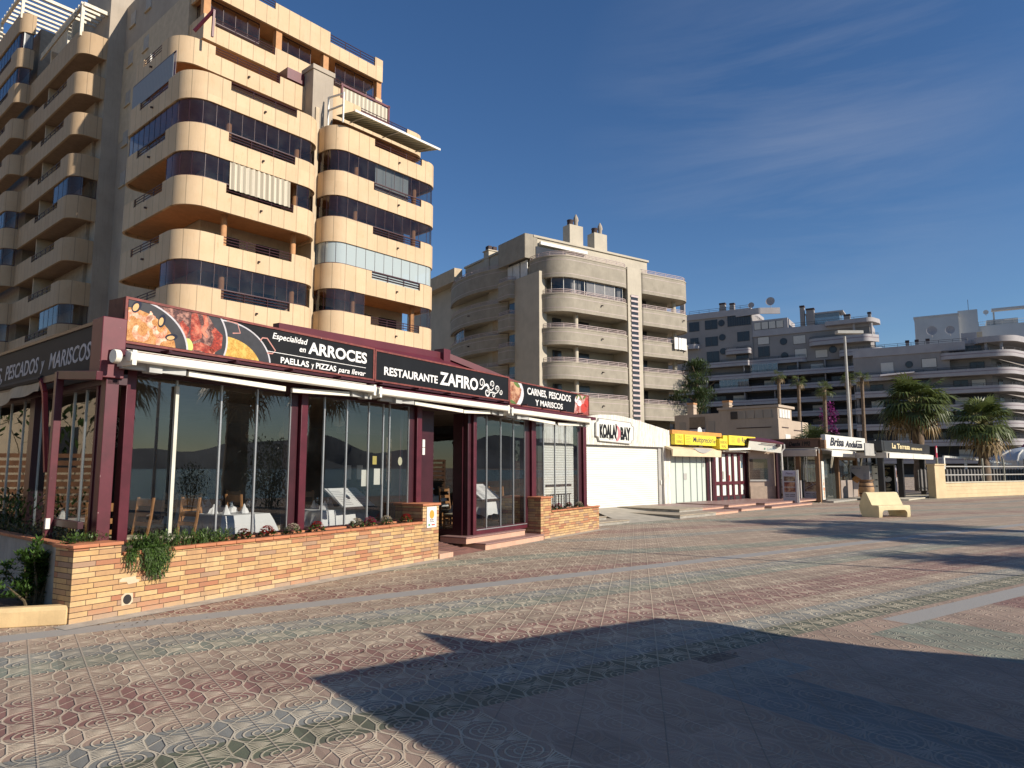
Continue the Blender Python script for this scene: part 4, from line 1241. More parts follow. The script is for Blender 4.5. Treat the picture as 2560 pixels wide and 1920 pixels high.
# brick planter, left of the entrance
bl = thing('brick_planter', 'long slip brick planter wall with terracotta coping under the restaurant windows', 'planter wall', R, (3, .2, 0))
m = MB(); brickbox(m, 0, .5, 0, .36, 0, .765); part('end_pier', m, brick, bl)
m = MB(); brickbox(m, .5, 5.76, 0, .33, 0, .645); part('brick_wall', m, brick, bl)
m = MB(); brickbox(m, 5.76, 6.21, 0, .62, 0, .945); part('end_pier', m, brick, bl)
m = MB()
for i in range(2): m.box(-.02 + i * .27, .245 + i * .27, -.025, .1, .765, .80)
m.box(-.02, .52, .1, .4, .765, .797)
part('coping', m, coping, bl, bev=.006)
m = MB()
for i in range(18): m.box(.525 + i * .29, .81 + i * .29, -.025, .07, .645, .682)
m.box(.525, 5.75, .27, .36, .645, .695)
part('coping', m, coping, bl, bev=.006)
m = MB(); m.box(5.73, 6.24, -.03, .65, .945, .985); part('coping', m, coping, bl, bev=.006)
m = MB(); m.box(.52, 5.75, .07, .27, .6, .668); part('planting_soil', m, soil, bl)
m = MB(); m.prismy(ell(.60, .165, .047, .052, 20), -.006, .004); part('drain_hole', m, dark_in, bl)
m = MB(); P_ = [(.54, .10), (.53, .2), (.57, .235), (.66, .225), (.665, .13), (.63, .1), (.60, .105)]; m.prismy(P_, -.004, .003); part('mortar_patch', m, mat('pale_mortar', (.56, .46, .32), .9), bl)
m = MB(); m.prismy([(.50, .36), (.50, .385), (.53, .40), (.68, .405), (.69, .37), (.73, .365), (.72, .335), (.60, .325), (.58, .355)], -.005, .002); part('mortar_patch', m, MATS['pale_mortar'], bl)
# plaque on the pier
pq = thing('plaque', 'white metal plaque with an orange sun on the brick entrance pier', 'plaque', R, (5.98, -.01, .6))
m = MB(); m.box(5.86, 6.13, -.014, -.002, .565, .925); part('plate', m, mat('plaque_white', (.74, .72, .68), .4, .05), pq)
m = MB(); m.prismy(ell(5.995, .79, .065, .075, 24), -.018, -.014); part('sun_emblem', m, mat('orange_print', (.78, .32, .05), .5, .1), pq)
m = MB(); text_mesh(m, 'SICTED', 5.945, -.014, .685, .1, .022, 0, .003, bold=.02); text_mesh(m, 'Compromiso', 5.93, -.014, .655, .13, .02, 0, .003); part('lettering', m, slabdark, pq)
m = MB(); m.box(5.9, 5.95, -.018, -.014, .595, .63); part('emblem', m, mat('print_green', (.12, .35, .2), .6), pq)
m = MB(); m.box(5.99, 6.08, -.018, -.014, .60, .622); part('emblem', m, mat('print_red', (.6, .08, .05), .6), pq)
# right-hand planter
br = thing('brick_planter', 'short slip brick planter wall with a taller pier beside the entrance steps', 'planter wall', R, (11.7, .3, 0))
m = MB(); brickbox(m, 10.12, 10.62, .1, 1.15, 0, .91); part('end_pier', m, brick, br)
m = MB(); brickbox(m, 10.62, 13.3, .12, .5, 0, .585); part('brick_wall', m, brick, br)
m = MB(); m.box(10.09, 10.65, .07, 1.18, .91, .95); part('coping', m, coping, br, bev=.006)
m = MB()
for i in range(10): m.box(10.65 + i * .268, 10.91 + i * .268, .09, .18, .585, .62)
m.box(10.66, 13.33, .44, .53, .585, .62)
part('coping', m, coping, br, bev=.006)
m = MB(); m.box(10.64, 13.28, .18, .44, .55, .605); part('planting_soil', m, soil, br)

# side planter (whitewashed) beyond the left corner
sl_ = thing('side_planter', 'weathered whitewashed planter wall with terracotta coping round the left corner', 'planter wall', LFR, (-2, .1, 0))
m = MB(); m.box(-7.5, -.03, .02, .14, 0, .76); part('rendered_wall', m, limew, sl_)
m = MB()
for i in range(27): m.box(-7.5 + i * .27, -7.24 + i * .27, -.012, .1, .76, .797)
part('coping', m, coping, sl_, bev=.005)
m = MB(); m.box(-7.5, -.1, .14, .62, .5, .74); part('planting_soil', m, soil, sl_)

# steps and ramp
stp = thing('entrance_steps', 'two pink tiled steps up to the glazed restaurant entrance', 'steps', R, (8.9, .4, 0))
for (x0, x1, y0, y1, z0, z1) in ((7.75, 10.1, .02, .9, 0, .13), (7.45, 9.7, .27, .9, .13, .26)):
    m = MB(); m.box(x0, x1, y0, y1, z0, z1 - .028); o = part('riser', m, peach, stp)
    m = MB(); m.box(x0 - .015, x1, y0 - .02, y1, z1 - .028, z1); part('tread', m, granite, o, bev=.004)
rmp = thing('entrance_ramp', 'brown slatted ramp rising to the restaurant door beside the brick pier', 'ramp', R, (7, .6, 0))
m = MB(); m.prismx([(0.02, 0), (2.2, 0), (2.2, .25), (1.5, .25)], 6.24, 7.46, 0)
m.mesh([(7.46, .02, .004), (7.73, .02, .004), (7.46, .8, .13)], [(0, 1, 2)])
part('slope', m, mat('brown_ramp', (.26, .13, .105), .55, .2, 6), rmp)
m = MB()
for i in range(11):
    y = .25 + i * .115; z = (y - .02) / 1.48 * .25
    m.beam((6.25, y, z + .004), (7.45, y, z + .004), .022, .012)
part('grip_strip', m, mat('dark_grip', (.13, .07, .06), .6), rmp)
m = MB(); m.box(6.215, 6.62, -.03, .3, 0, .085); part('riser', m, peach, rmp)

m = MB(); m.face([(-.15, -.24, .004), (6.2, -.22, .004), (6.2, .01, .004), (-.15, .01, .004)]); m.face([(10.2, -.1, .004), (13.6, -.08, .004), (13.6, .13, .004), (10.2, .11, .004)])
solo('pavement_edge', m, mat('cement_strip', (.42, .38, .32), .9, .25, 5), None, None, R, (3, 0, 0), kind='structure', smooth=False)
# ---- building shell
rest = thing('restaurant', 'burgundy framed glass restaurant with black signboards and dim dining room', 'restaurant', R, (6.6, 4, 0))
GQ = .45
def post(x0, x1, y0, y1, z0, z1, mt=mpost, nm='post'):
    m = MB(); m.box(x0, x1, y0, y1, z0, z1); return part(nm, m, mt, rest, bev=.006)
post(.47, .58, .50, .64, .79, 2.86); post(.66, .78, .38, .50, .69, 2.86)
for (a, b, z0) in ((3.17, 3.45, .66), (5.88, 6.18, .66), (7.72, 7.96, .26), (10.0, 10.42, .26), (12.74, 13.14, .26)):
    post(a, (a + b) / 2 - .01, GQ - .02, GQ + .13, z0, 2.8, mpostd); post((a + b) / 2 + .01, b, GQ - .07, GQ + .11, z0, 2.8)
m = MB(); m.box(.36, 13.2, GQ - .02, GQ + .14, 2.70, 2.86); part('head_beam', m, mpostd, rest)
m = MB(); m.box(.36, 13.15, .1, GQ - .03, 2.86, 2.935); part('fascia', m, mpost, rest)
m = MB(); m.box(.82, 6.1, GQ - .03, GQ + .08, .64, .70); part('sill_frame', m, mpostd, rest)
m = MB(); m.box(7.96, 10.02, GQ - .05, GQ + .12, .255, .37); part('sill_frame', m, mpost, rest, bev=.005)
m = MB(); m.box(7.98, 10.0, GQ - .066, GQ - .05, .345, .362); part('sill_track', m, alu, rest)
m = MB(); m.box(10.42, 12.75, GQ - .03, GQ + .1, .26, .4); part('sill_frame', m, mpost, rest)
# panes, each with its edge profile
def panes(xs, z0, z1, q=GQ, w=.024):
    for a, b in zip(xs, xs[1:]):
        m = MB(); m.face([(a + .004, q, z0), (b - .004, q, z0), (b - .004, q, z1), (a + .004, q, z1)]); o = part('pane', m, rglass, rest)
        m = MB(); m.box(b - w / 2, b + w / 2, q - .014, q + .014, z0, z1); part('edge_profile', m, alu, o)
panes([.80, 1.34, 1.99, 2.57, 3.17], .70, 2.72)
panes([3.45, 3.84, 4.33, 4.84, 5.2, 5.36, 5.88], .70, 2.72)
panes([7.96, 8.42, 8.97, 9.5, 10.0], .37, 2.70)
panes([10.42, 10.88, 11.46, 12.04, 12.74], .37, 2.70)
m = MB(); m.box(1.30, 1.345, GQ - .05, GQ - .01, .7, 2.62); part('blind_edge', m, mat('ivory_strip', (.62, .60, .50), .5), rest)
m = MB(); m.box(11.35, 12.7, .62, .66, 1.13, 1.19); m.box(11.35, 12.7, .63, .65, .92, .95)
for i in range(9): m.box(11.4 + i * .15, 11.425 + i * .15, .63, .65, .3, .95)
part('inner_railing', m, slabdark, rest)
# entrance side light, door and inner wing
m = MB(); m.face([(7.72, .55, .30), (7.72, 2.6, .30), (7.72, 2.6, 2.7), (7.72, .55, 2.7)]); o = part('pane', m, rglass, rest)
m = MB(); m.box(7.69, 7.75, .55, 2.6, .255, .37); m.box(7.69, 7.75, .55, .78, .37, 2.7); part('side_frame', m, mpostd, o)
m = MB(); m.box(7.7, 7.74, 1.55, 1.59, .37, 2.7); part('edge_profile', m, alu, o)
m = MB(); m.box(6.2, 7.7, 2.5, 2.56, 2.3, 2.75); part('door_head', m, mpostd, rest)
m = MB(); m.box(6.0, 7.0, .75, .95, .26, 2.7); part('door_leaf', m, mpostd, rest)
m = MB(); m.box(6.20, 6.27, .38, .46, 1.98, 2.12); m.box(6.20, 6.27, .38, .46, 1.84, 1.97); part('switch_box', m, whitemetal, rest)
# roof, ceiling, floor, back wall
def shell(x, y1, z0, z1): return MB().prism([(x, GQ + .12), (13.0, GQ + .12), (13.0, y1), (x + .14 * y1 + .12, y1)], z0, z1)
m = MB().prism([(.55, .3), (13.1, .3), (13.1, 9.5), (2.2, 9.5)], 3.0, 3.12); part('roof', m, mpostd, rest)
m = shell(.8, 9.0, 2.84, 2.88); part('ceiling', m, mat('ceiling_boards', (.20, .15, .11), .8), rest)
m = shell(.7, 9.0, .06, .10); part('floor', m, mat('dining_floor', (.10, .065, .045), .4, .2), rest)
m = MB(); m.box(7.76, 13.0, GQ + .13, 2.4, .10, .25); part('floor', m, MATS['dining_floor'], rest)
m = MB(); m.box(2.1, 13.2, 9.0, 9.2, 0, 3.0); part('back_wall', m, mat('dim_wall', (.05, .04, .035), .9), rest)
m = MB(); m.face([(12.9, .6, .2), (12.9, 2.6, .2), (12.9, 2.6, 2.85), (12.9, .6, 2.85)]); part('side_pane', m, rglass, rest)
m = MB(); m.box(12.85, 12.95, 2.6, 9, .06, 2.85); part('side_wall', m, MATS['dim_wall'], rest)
# pitched burgundy roof behind the signs
m = MB()
m.mesh([(4.3, .75, 3.12), (12.9, .75, 3.2), (9.1, 2.2, 4.2), (4.3, 2.2, 4.05), (12.9, 6, 3.2)], [(0, 1, 2, 3), (1, 4, 2)])
m.beam((9.1, 2.15, 4.24), (12.9, .8, 3.26), .16, .14); m.beam((4.3, 2.2, 4.06), (9.2, 2.2, 4.2), .16, .18); m.box(8.98, 9.24, 2.02, 2.3, 4.05, 4.36)
part('pitched_roof', m, mat('burgundy_roof', (.11, .018, .028), .5, .15, 2), rest)
# side facade
sidef = thing('glazed_side', None, None, LFR, (-3, .3, 0))
sidef.parent = rest
sidef.matrix_parent_inverse = (Matrix.Translation(rest.location) @ Matrix.Rotation(rest.rotation_euler.z, 4, 'Z')).inverted()
def sp(nm, x0, x1, y0, y1, z0, z1, mt=mpost):
    m = MB(); m.box(x0, x1, y0, y1, z0, z1); return part(nm, m, mt, sidef, bev=.004)
sp('corner_post', -.50, -.36, .33, .47, .7, 3.32)
sp('post', -.72, -.66, .36, .46, .7, 2.62); sp('post', -3.05, -2.85, .36, .56, .6, 2.62, mpostd)
sp('post', -5.6, -5.4, .36, .56, .6, 2.62, mpostd); sp('head_beam', -8, -.36, .34, .56, 2.55, 2.68, mpostd)
sp('low_rail', -1.20, -.42, .16, .22, .93, 1.01, mpostd)
for a, b in ((-.72, -1.25), (-1.25, -1.65), (-1.65, -2.2), (-2.2, -2.85), (-3.05, -3.6), (-3.6, -4.2), (-4.2, -4.8), (-4.8, -5.4)):
    m = MB(); m.face([(b, .45, .62), (a, .45, .62), (a, .45, 2.55), (b, .45, 2.55)]); o = part('pane', m, glassmat('side_glass', (.42, .44, .44), .9), sidef)
    m = MB(); m.box(b - .012, b + .012, .436, .464, .62, 2.55); part('edge_profile', m, alu, sidef)
m = MB(); m.box(-8.0, -.4, .47, .52, .1, .62); part('lower_panel', m, mpostd, sidef)
# ---- signboards
black = mat('sign_black', (.008, .0085, .010), .55, .3, 2, spec=.25)
white_l = mat('sign_lettering', (.80, .79, .76), .5, .04)
rust = mat('rusty_red_frame', (.20, .05, .04), .6, .35, 14, chips=(.58, .42, .38))
SQ = .30
def signboard(x0, x1, z0, z1, label, side=True):
    s = thing('signboard', label, 'sign', R, ((x0 + x1) / 2, SQ, z0), 'signboards over the restaurant front')
    m = MB(); m.box(x0, x1, SQ, SQ + .34, z0 + .005, z1 - .005); part('box', m, mat('rusty_box', (.15, .07, .045), .8, .3, 8), s)
    m = MB(); m.box(x0 + .03, x1 - .03, SQ - .006, SQ, z0 + .03, z1 - .03); part('panel', m, black, s)
    m = MB()
    for b in ((x0, x1, z0, z0 + .03), (x0, x1, z1 - .03, z1), (x0, x0 + .03, z0 + .03, z1 - .03), (x1 - .03, x1, z0 + .03, z1 - .03)):
        m.box(b[0], b[1], SQ - .02, SQ + .02, b[2], b[3])
    part('frame', m, rust, s, bev=.004)
    return s
s1 = signboard(.53, 4.77, 3.045, 3.60, 'long black signboard with three paella pans and the word ARROCES')
F = SQ - .006
m = MB()
text_mesh(m, 'ARROCES', 3.33, F, 3.305, 1.26, .185, 0, .004, bold=.028)
text_mesh(m, 'Especialidad', 2.66, F, 3.405, .65, .115, 0, .004, shear=.22, bold=.012)
text_mesh(m, 'en', 3.16, F, 3.312, .12, .06, 0, .004, shear=.22, bold=.012)
m.box(2.56, 4.57, F - .004, F, 3.236, 3.244)
text_mesh(m, 'PAELLAS', 2.82, F, 3.10, .53, .09, 0, .004, bold=.022); text_mesh(m, 'y', 3.40, F, 3.075, .05, .085, 0, .004, bold=.01); text_mesh(m, 'PIZZAS', 3.49, F, 3.10, .42, .09, 0, .004, bold=.022); text_mesh(m, 'para llevar', 3.95, F, 3.075, .62, .11, 0, .004, shear=.22, bold=.012)
part('lettering', m, white_l, s1)
# the printed pans
def food(name, c1, c2, c3, scale):
    mm, t, b = NT(name)
    c = coords(t)
    v = t.nodes.new('ShaderNodeTexVoronoi'); v.inputs['Scale'].default_value = scale; t.links.new(coords(t, 'Object', (1, 1, 2.2), (0, .5, 0)), v.inputs['Vector'])
    o = mixc(t, ramp(t, v.outputs['Distance'], [(.1, 1.0), (.55, 0.0)]), c2, c1)
    o = mixc(t, ramp(t, noise(t, c, scale * .2, 4, .7), [(.45, 0.0), (.62, 1.0)]), o, c3)
    t.links.new(o, b.inputs['Base Color']); b.inputs['Roughness'].default_value = .5
    return mm
rice1 = food('print_rice_orange', (.72, .40, .12), (.34, .13, .03), (.60, .30, .12), 75)
rice2 = food('print_rice_yellow', (.72, .45, .12), (.42, .22, .03), (.58, .42, .10), 60)
lobst = food('print_lobster', (.50, .05, .02), (.20, .02, .01), (.62, .20, .12), 26)
brownr = food('print_dark_stew', (.22, .07, .05), (.05, .02, .02), (.40, .20, .15), 60)
steel = mat('print_steel', (.52, .50, .52), .4, .15, 8)
pan_d = mat('print_pan', (.035, .035, .04), .5, .3, 6)
prawn = food('print_prawn', (.72, .33, .19), (.56, .19, .10), (.78, .52, .38), 40)
mussel = mat('print_mussel', (.02, .02, .035), .3); musin = mat('print_mussel_flesh', (.62, .38, .16), .5)
limec = mat('print_lime', (.50, .55, .16), .5); handle = mat('print_handle', (.52, .24, .20), .5)
CL = (.565, 4.7, 3.08, 3.565)
def pan(cx, cz, rx, rz, q, food_m, fz=0.0):
    o = []
    for (k, mt, dq) in ((1.0, steel, 0), (.965, pan_d, .001), (.80, food_m, .002)):
        poly = clip(ell(cx - (0 if k > .9 else rx * .03), cz + (0 if k > .9 else fz), rx * k, rz * (k if k > .9 else k * .95), 60), *CL)
        mm = MB(); flat(mm, poly, q - dq, 0, .001); part('printed_pan' if k == 1 else 'printed_food', mm, mt, s1)
pan(1.92, 3.03, .73, .53, F - .0005, rice2, -.09)
m = MB(); flat(m, strip([(2.44, 3.355), (2.49, 3.415), (2.57, 3.42), (2.72, 3.265), (2.67, 3.215), (2.53, 3.21)], .018), F - .001, 0, .001); flat(m, strip([(1.9, 3.555), (2.07, 3.545), (2.12, 3.42), (2.0, 3.40)], .016), F - .003, 0, .001); part('printed_handle', m, handle, s1)
pan(1.20, 3.26, .73, .60, F - .004, brownr, 0)
m = MB(); flat(m, clip(strip([(1.16, 3.5), (1.27, 3.56), (1.42, 3.5), (1.40, 3.40), (1.26, 3.34)], .018), *CL), F - .0045, 0, .001); part('printed_handle', m, handle, s1)
m = MB()
for pts, w in (([(1.42, 3.56), (1.45, 3.4), (1.46, 3.28), (1.40, 3.20)], [.08, .15, .17, .03]), ([(1.56, 3.58), (1.6, 3.45), (1.55, 3.35), (1.62, 3.28)], [.05, .07, .06, .04]), ([(1.70, 3.4), (1.78, 3.32), (1.77, 3.2), (1.68, 3.10)], [.08, .14, .15, .06]), ([(1.40, 3.12), (1.52, 3.15), (1.66, 3.12), (1.74, 3.09)], [.06, .11, .10, .05]), ([(1.24, 3.42), (1.31, 3.34), (1.3, 3.22)], [.06, .11, .05])):
    flat(m, clip(strip(pts, w), *CL), F - .0065, 0, .001)
part('printed_lobster', m, lobst, s1)
m = MB(); flat(m, clip(ell(1.36, 3.145, .06, .085, 20, rot=.4), *CL), F - .007, 0, .001); part('printed_lime', m, limec, s1)
pan(.60, 3.05, .76, .56, F - .0085, rice1, 0)
def prawnp(cx, cz, r, a0, a1, q):
    pts = [(cx + r * cos(a0 + (a1 - a0) * k / 8), cz + r * sin(a0 + (a1 - a0) * k / 8)) for k in range(9)]
    return clip(strip(pts, [.03, .055, .07, .075, .075, .07, .06, .04, .015]), *CL)
m = MB()
for i, (cx, cz, r, a0, a1) in enumerate(((.77, 3.44, .075, 3.6, 6.8), (.88, 3.35, .06, 1.2, 5.4), (.74, 3.21, .085, 2.2, 6.6), (.97, 3.27, .07, 2.6, 6.9), (1.02, 3.10, .07, .9, 3.9), (.62, 3.36, .06, .0, 4.2))):
    flat(m, prawnp(cx, cz, r, a0, a1, 0), F - .012, 0, .0015)
part('printed_prawns', m, prawn, s1)
m = MB(); m2 = MB()
for (cx, cz, rx, rz, ro) in ((.66, 3.50, .05, .085, -.5), (.985, 3.385, .045, .085, -.25), (1.12, 3.205, .085, .04, .25)):
    flat(m, clip(ell(cx, cz, rx, rz, 20, rot=ro), *CL), F - .0135, 0, .001); flat(m2, clip(ell(cx - .01, cz - .01, rx * .62, rz * .62, 20, rot=ro), *CL), F - .0145, 0, .001)
part('printed_mussels', m, mussel, s1); part('printed_mussels', m2, musin, s1)
s2 = signboard(4.785, 9.06, 3.04, 3.585, 'black signboard reading RESTAURANTE ZAFIRO with white scrolls')
m = MB()
text_mesh(m, 'RESTAURANTE', 5.02, F, 3.175, 1.49, .145, 0, .004, bold=.024)
text_mesh(m, 'ZAFIRO', 6.58, F, 3.165, 1.28, .25, 0, .004, bold=.03)
def spiral(cx, cz, r0, turns, a0, sgn=1, w=.022, n=30):
    pts = [(cx + r0 * (1 - .72 * k / n) * cos(a0 + sgn * turns * 2 * pi * k / n), cz + r0 * (1 - .72 * k / n) * sin(a0 + sgn * turns * 2 * pi * k / n)) for k in range(n + 1)]
    P = [Vector(p) for p in pts]
    for i in range(n):
        flat(m, strip([tuple(P[i]), tuple(P[i + 1])], w * (1 - .4 * i / n)), F, 0, .004)
spiral(8.00, 3.345, .10, 1.25, -.6, 1, .026); spiral(8.20, 3.165, .10, 1.25, 1.4, -1, .036); spiral(8.40, 3.355, .08, 1.2, 3.6, -1, .024); spiral(8.44, 3.135, .06, 1.2, 1.2, -1); spiral(8.60, 3.27, .08, 1.25, 3.4, -1, .024); spiral(8.74, 3.22, .06, 1.2, 3.2, 1)
for pts, w in (([(7.9, 3.21), (8.0, 3.22), (8.09, 3.30), (8.2, 3.33), (8.27, 3.25), (8.28, 3.16)], [.01, .03, .04, .05, .05, .03]), ([(8.27, 3.24), (8.36, 3.22), (8.45, 3.29)], [.03, .02, .015]), ([(8.3, 3.17), (8.42, 3.19), (8.52, 3.17), (8.62, 3.21)], [.02, .02, .02, .012])):
    for a, b, wa, wb_ in zip(pts, pts[1:], w, w[1:]): flat(m, strip([a, b], [wa, wb_]), F, 0, .004)
part('lettering', m, white_l, s2)
s3 = signboard(9.075, 13.13, 2.975, 3.53, 'black signboard reading CARNES PESCADOS Y MARISCOS between food pictures')
m = MB()
text_mesh(m, 'CARNES,', 9.86, F, 3.245, .92, .19, 0, .004, bold=.02); text_mesh(m, 'PESCADOS', 10.90, F, 3.27, 1.16, .165, 0, .004, bold=.02)
text_mesh(m, 'Y MARISCOS', 10.23, F, 3.045, 1.38, .14, 0, .004, bold=.02)
part('lettering', m, white_l, s3)
meat = food('print_meat', (.45, .18, .08), (.20, .06, .03), (.55, .33, .2), 16); platew = mat('print_plate', (.66, .64, .66), .5)
sea_ = food('print_seafood', (.55, .10, .07), (.30, .05, .04), (.62, .45, .40), 14); greens = mat('print_herbs', (.10, .16, .04), .7)
CL = (9.11, 13.09, 3.01, 3.495)
m = MB(); flat(m, clip(ell(9.2, 3.27, .5, .36, 40), *CL), F, 0, .002); part('printed_plate', m, platew, s3)
m = MB(); flat(m, clip([(9.1, 3.0), (9.4, 3.02), (9.55, 3.2), (9.6, 3.36), (9.42, 3.48), (9.1, 3.5)], *CL), F - .002, 0, .001); part('printed_meat', m, meat, s3)
m = MB(); flat(m, clip(ell(9.4, 3.45, .14, .05, 14, rot=-.3), *CL), F - .003, 0, .001); flat(m, clip(ell(9.22, 3.04, .15, .04, 14, rot=-.2), *CL), F - .003, 0, .001); part('printed_herbs', m, greens, s3)
m = MB(); flat(m, clip([(12.2, 2.9), (12.3, 3.2), (12.32, 3.42), (12.5, 3.5), (13.2, 3.55), (13.2, 2.9)], *CL), F, 0, .002); part('printed_seafood', m, sea_, s3)
m = MB()
for x, z, r in ((12.40, 3.34, .07), (12.55, 3.28, .08), (12.48, 3.42, .05)): flat(m, clip(ell(x, z, r * 1.6, r, 16), *CL), F - .002, 0, .001)
part('printed_garlic', m, platew, s3)
m = MB()
for x, z, ro in ((12.44, 3.45, .9), (12.62, 3.44, -.6), (12.86, 3.46, .5)): flat(m, clip(ell(x, z, .12, .035, 12, rot=ro), *CL), F - .003, 0, .001)
part('printed_herbs', m, greens, s3)
m = MB()
for x, z, r in ((12.82, 3.17, .12), (12.98, 3.3, .10)): flat(m, clip(ell(x, z, r * 1.5, r, 18), *CL), F - .003, 0, .001)
part('printed_tomatoes', m, mat('print_tomato', (.55, .05, .03), .4), s3)
for x in [1.0 + i * .95 for i in range(13)]:
    m = MB(); m.box(x, x + .04, .12, .3, 2.99, 3.015); part('sign_bracket', m, mpostd, rest)
# side sign
s4 = thing('signboard', 'shaded black side signboard reading PESCADOS y MARISCOS round the left corner', 'sign', LFR, (-3, .28, 2.7), 'signboards over the restaurant front')
m = MB(); m.box(-8.5, -.62, .29, .33, 2.62, 3.27); part('panel', m, mat('sign_black_dull', (.014, .015, .017), .75, .2, 2), s4)
m = MB(); m.box(-8.5, -.62, .27, .36, 3.27, 3.31); part('frame', m, mpostd, s4)
m = MB(); m.box(-.64, -.32, .24, .5, 2.62, 3.32); part('end_box', m, mat('burgundy_box', (.13, .022, .032), .5, .15, 5, chips=(.4, .25, .22)), s4, bev=.008)
m = MB(); text_mesh(m, 'MARISCOS', -2.18, .29, 2.87, 1.42, .215, 0, .004, shear=.22, bold=.012); text_mesh(m, 'y', -2.50, .29, 2.84, .14, .17, 0, .004, shear=.22, bold=.01); text_mesh(m, 'PESCADOS', -4.03, .29, 2.87, 1.44, .215, 0, .004, shear=.22, bold=.012); text_mesh(m, 'CARNES,', -5.6, .29, 2.83, 1.42, .25, 0, .004, shear=.22, bold=.012)
part('lettering', m, mat('grey_lettering', (.42, .43, .47), .6), s4)

# ---- retracted awnings
arm = mat('grey_aluminium', (.44, .44, .42), .4, .15, 5)
def awning(x0, x1, zt, label, armA, armB):
    a = thing('retracted_awning', label, 'awning', R, ((x0 + x1) / 2, 0, zt - .1), 'retracted awnings over the restaurant windows')
    m = MB(); m.prismx([(-.05, zt - .095), (-.062, zt - .02), (-.03, zt), (.05, zt), (.05, zt - .1), (-.02, zt - .115)], x0, x1); part('front_bar', m, cassette, a, bev=.006)
    m = MB(); m.tube([(x0 + .05, .16, zt - .02), (x1 - .05, .16, zt - .02)], .07, 10); part('fabric_roll', m, mat('rolled_canvas', (.62, .58, .46), .8), a)
    for (c0, c1, y0, y1) in (armA, armB):
        m = MB(); m.beam((c0, y0, zt - .16), (c1, y1, zt - .20), .05, .07); o = part('folding_arm', m, cassette, a, bev=.006)
        s = -1 if c1 > c0 else 1
        m = MB(); m.beam((c0 + s * .04, y0, zt - .15), (c0 + s * .75, y0 + .14, zt - .13), .08, .085); m.box(c0 + s * .42 - .08, c0 + s * .42 + .08, y0 - .02, y0 + .13, zt - .2, zt - .09); part('elbow', m, arm, o)
    m = MB()
    for x in (x0 + .02, x1 - .06): m.box(x, x + .05, -.05, .3, zt - .15, zt + .02)
    part('bracket', m, cassette, a)
    return a
a1 = awning(.44, 4.47, 2.905, 'cream retracted awning bar under the paella signboard', (1.22, 2.75, .06, .10), (4.0, 2.9, .10, .13))
m = MB(); m.lathe(.38, .06, [(.075, 0), (.08, .02), (.08, .06), (.07, .07)], 14)
m2 = MB(); m2.mesh([(.34 + (z - .04), y, 2.84 + (x - .38) * 1.0) for x, y, z in m.v], m.f); part('gearbox', m2, cassette, a1)
awning(4.53, 8.55, 2.885, 'cream retracted awning bar under the restaurant name board', (5.55, 7.05, .06, .10), (8.0, 7.1, .10, .12))
awning(8.62, 12.5, 2.85, 'cream retracted awning bar above the right hand restaurant panes', (9.5, 10.8, .06, .10), (12.1, 11.0, .10, .12))

# ---- side awning frame on posts
sa = thing('awning_frame', 'burgundy steel awning frame with torn beige valance beside the left corner', 'awning', LFR, (-1.22, .13, 0))
m = MB(); m.box(-1.27, -1.185, .085, .165, 0, 2.74); part('post', m, mpost, sa, bev=.005)
m = MB(); m.beam((-1.22, .125, 2.70), (-.2, .2, 2.62), .07, .1); part('beam', m, mpost, sa, bev=.005)
m = MB(); m.beam((-1.22, .125, 2.68), (-8, .125, 2.66), .06, .08); part('beam', m, mpostd, sa)
m = MB(); m.tube([(-1.75, .1, 2.70), (-8, .1, 2.70)], .045, 8); part('fabric_roll', m, dark_in, sa)
m = MB(); m.beam((-1.78, .1, 2.7), (-1.62, .1, 2.52), .05, .05); m.beam((-1.62, .1, 2.52), (-1.44, .13, 1.55), .05, .05); part('brace', m, mat('red_brace', (.26, .03, .03), .5, .2), sa)
m = MB()
n = 46
for i in range(n):
    x0 = -7.5 + (7.5 - 1.8) * i / n; x1 = -7.5 + (7.5 - 1.8) * (i + 1) / n
    f = lambda x: .03 * sin(x * 3.1) + .02 * sin(x * 7.7); g_ = lambda x: 2.50 + .035 * sin(x * 2.3) + .02 * sin(x * 6)
    m.face([(x0, .08 + f(x0), g_(x0)), (x1, .08 + f(x1), g_(x1)), (x1, .1, 2.74), (x0, .1, 2.74)])
    m.face([(x1, .084 + f(x1), g_(x1)), (x0, .084 + f(x0), g_(x0)), (x0, .104, 2.74), (x1, .104, 2.74)])
part('valance', m, mat('beige_valance', (.46, .38, .27), .85, .15, 3, streak=.3), sa)
m = MB(); m.box(-1.19, -1.15, .075, .12, .9, 1.02); part('white_tag', m, whitemetal, sa)

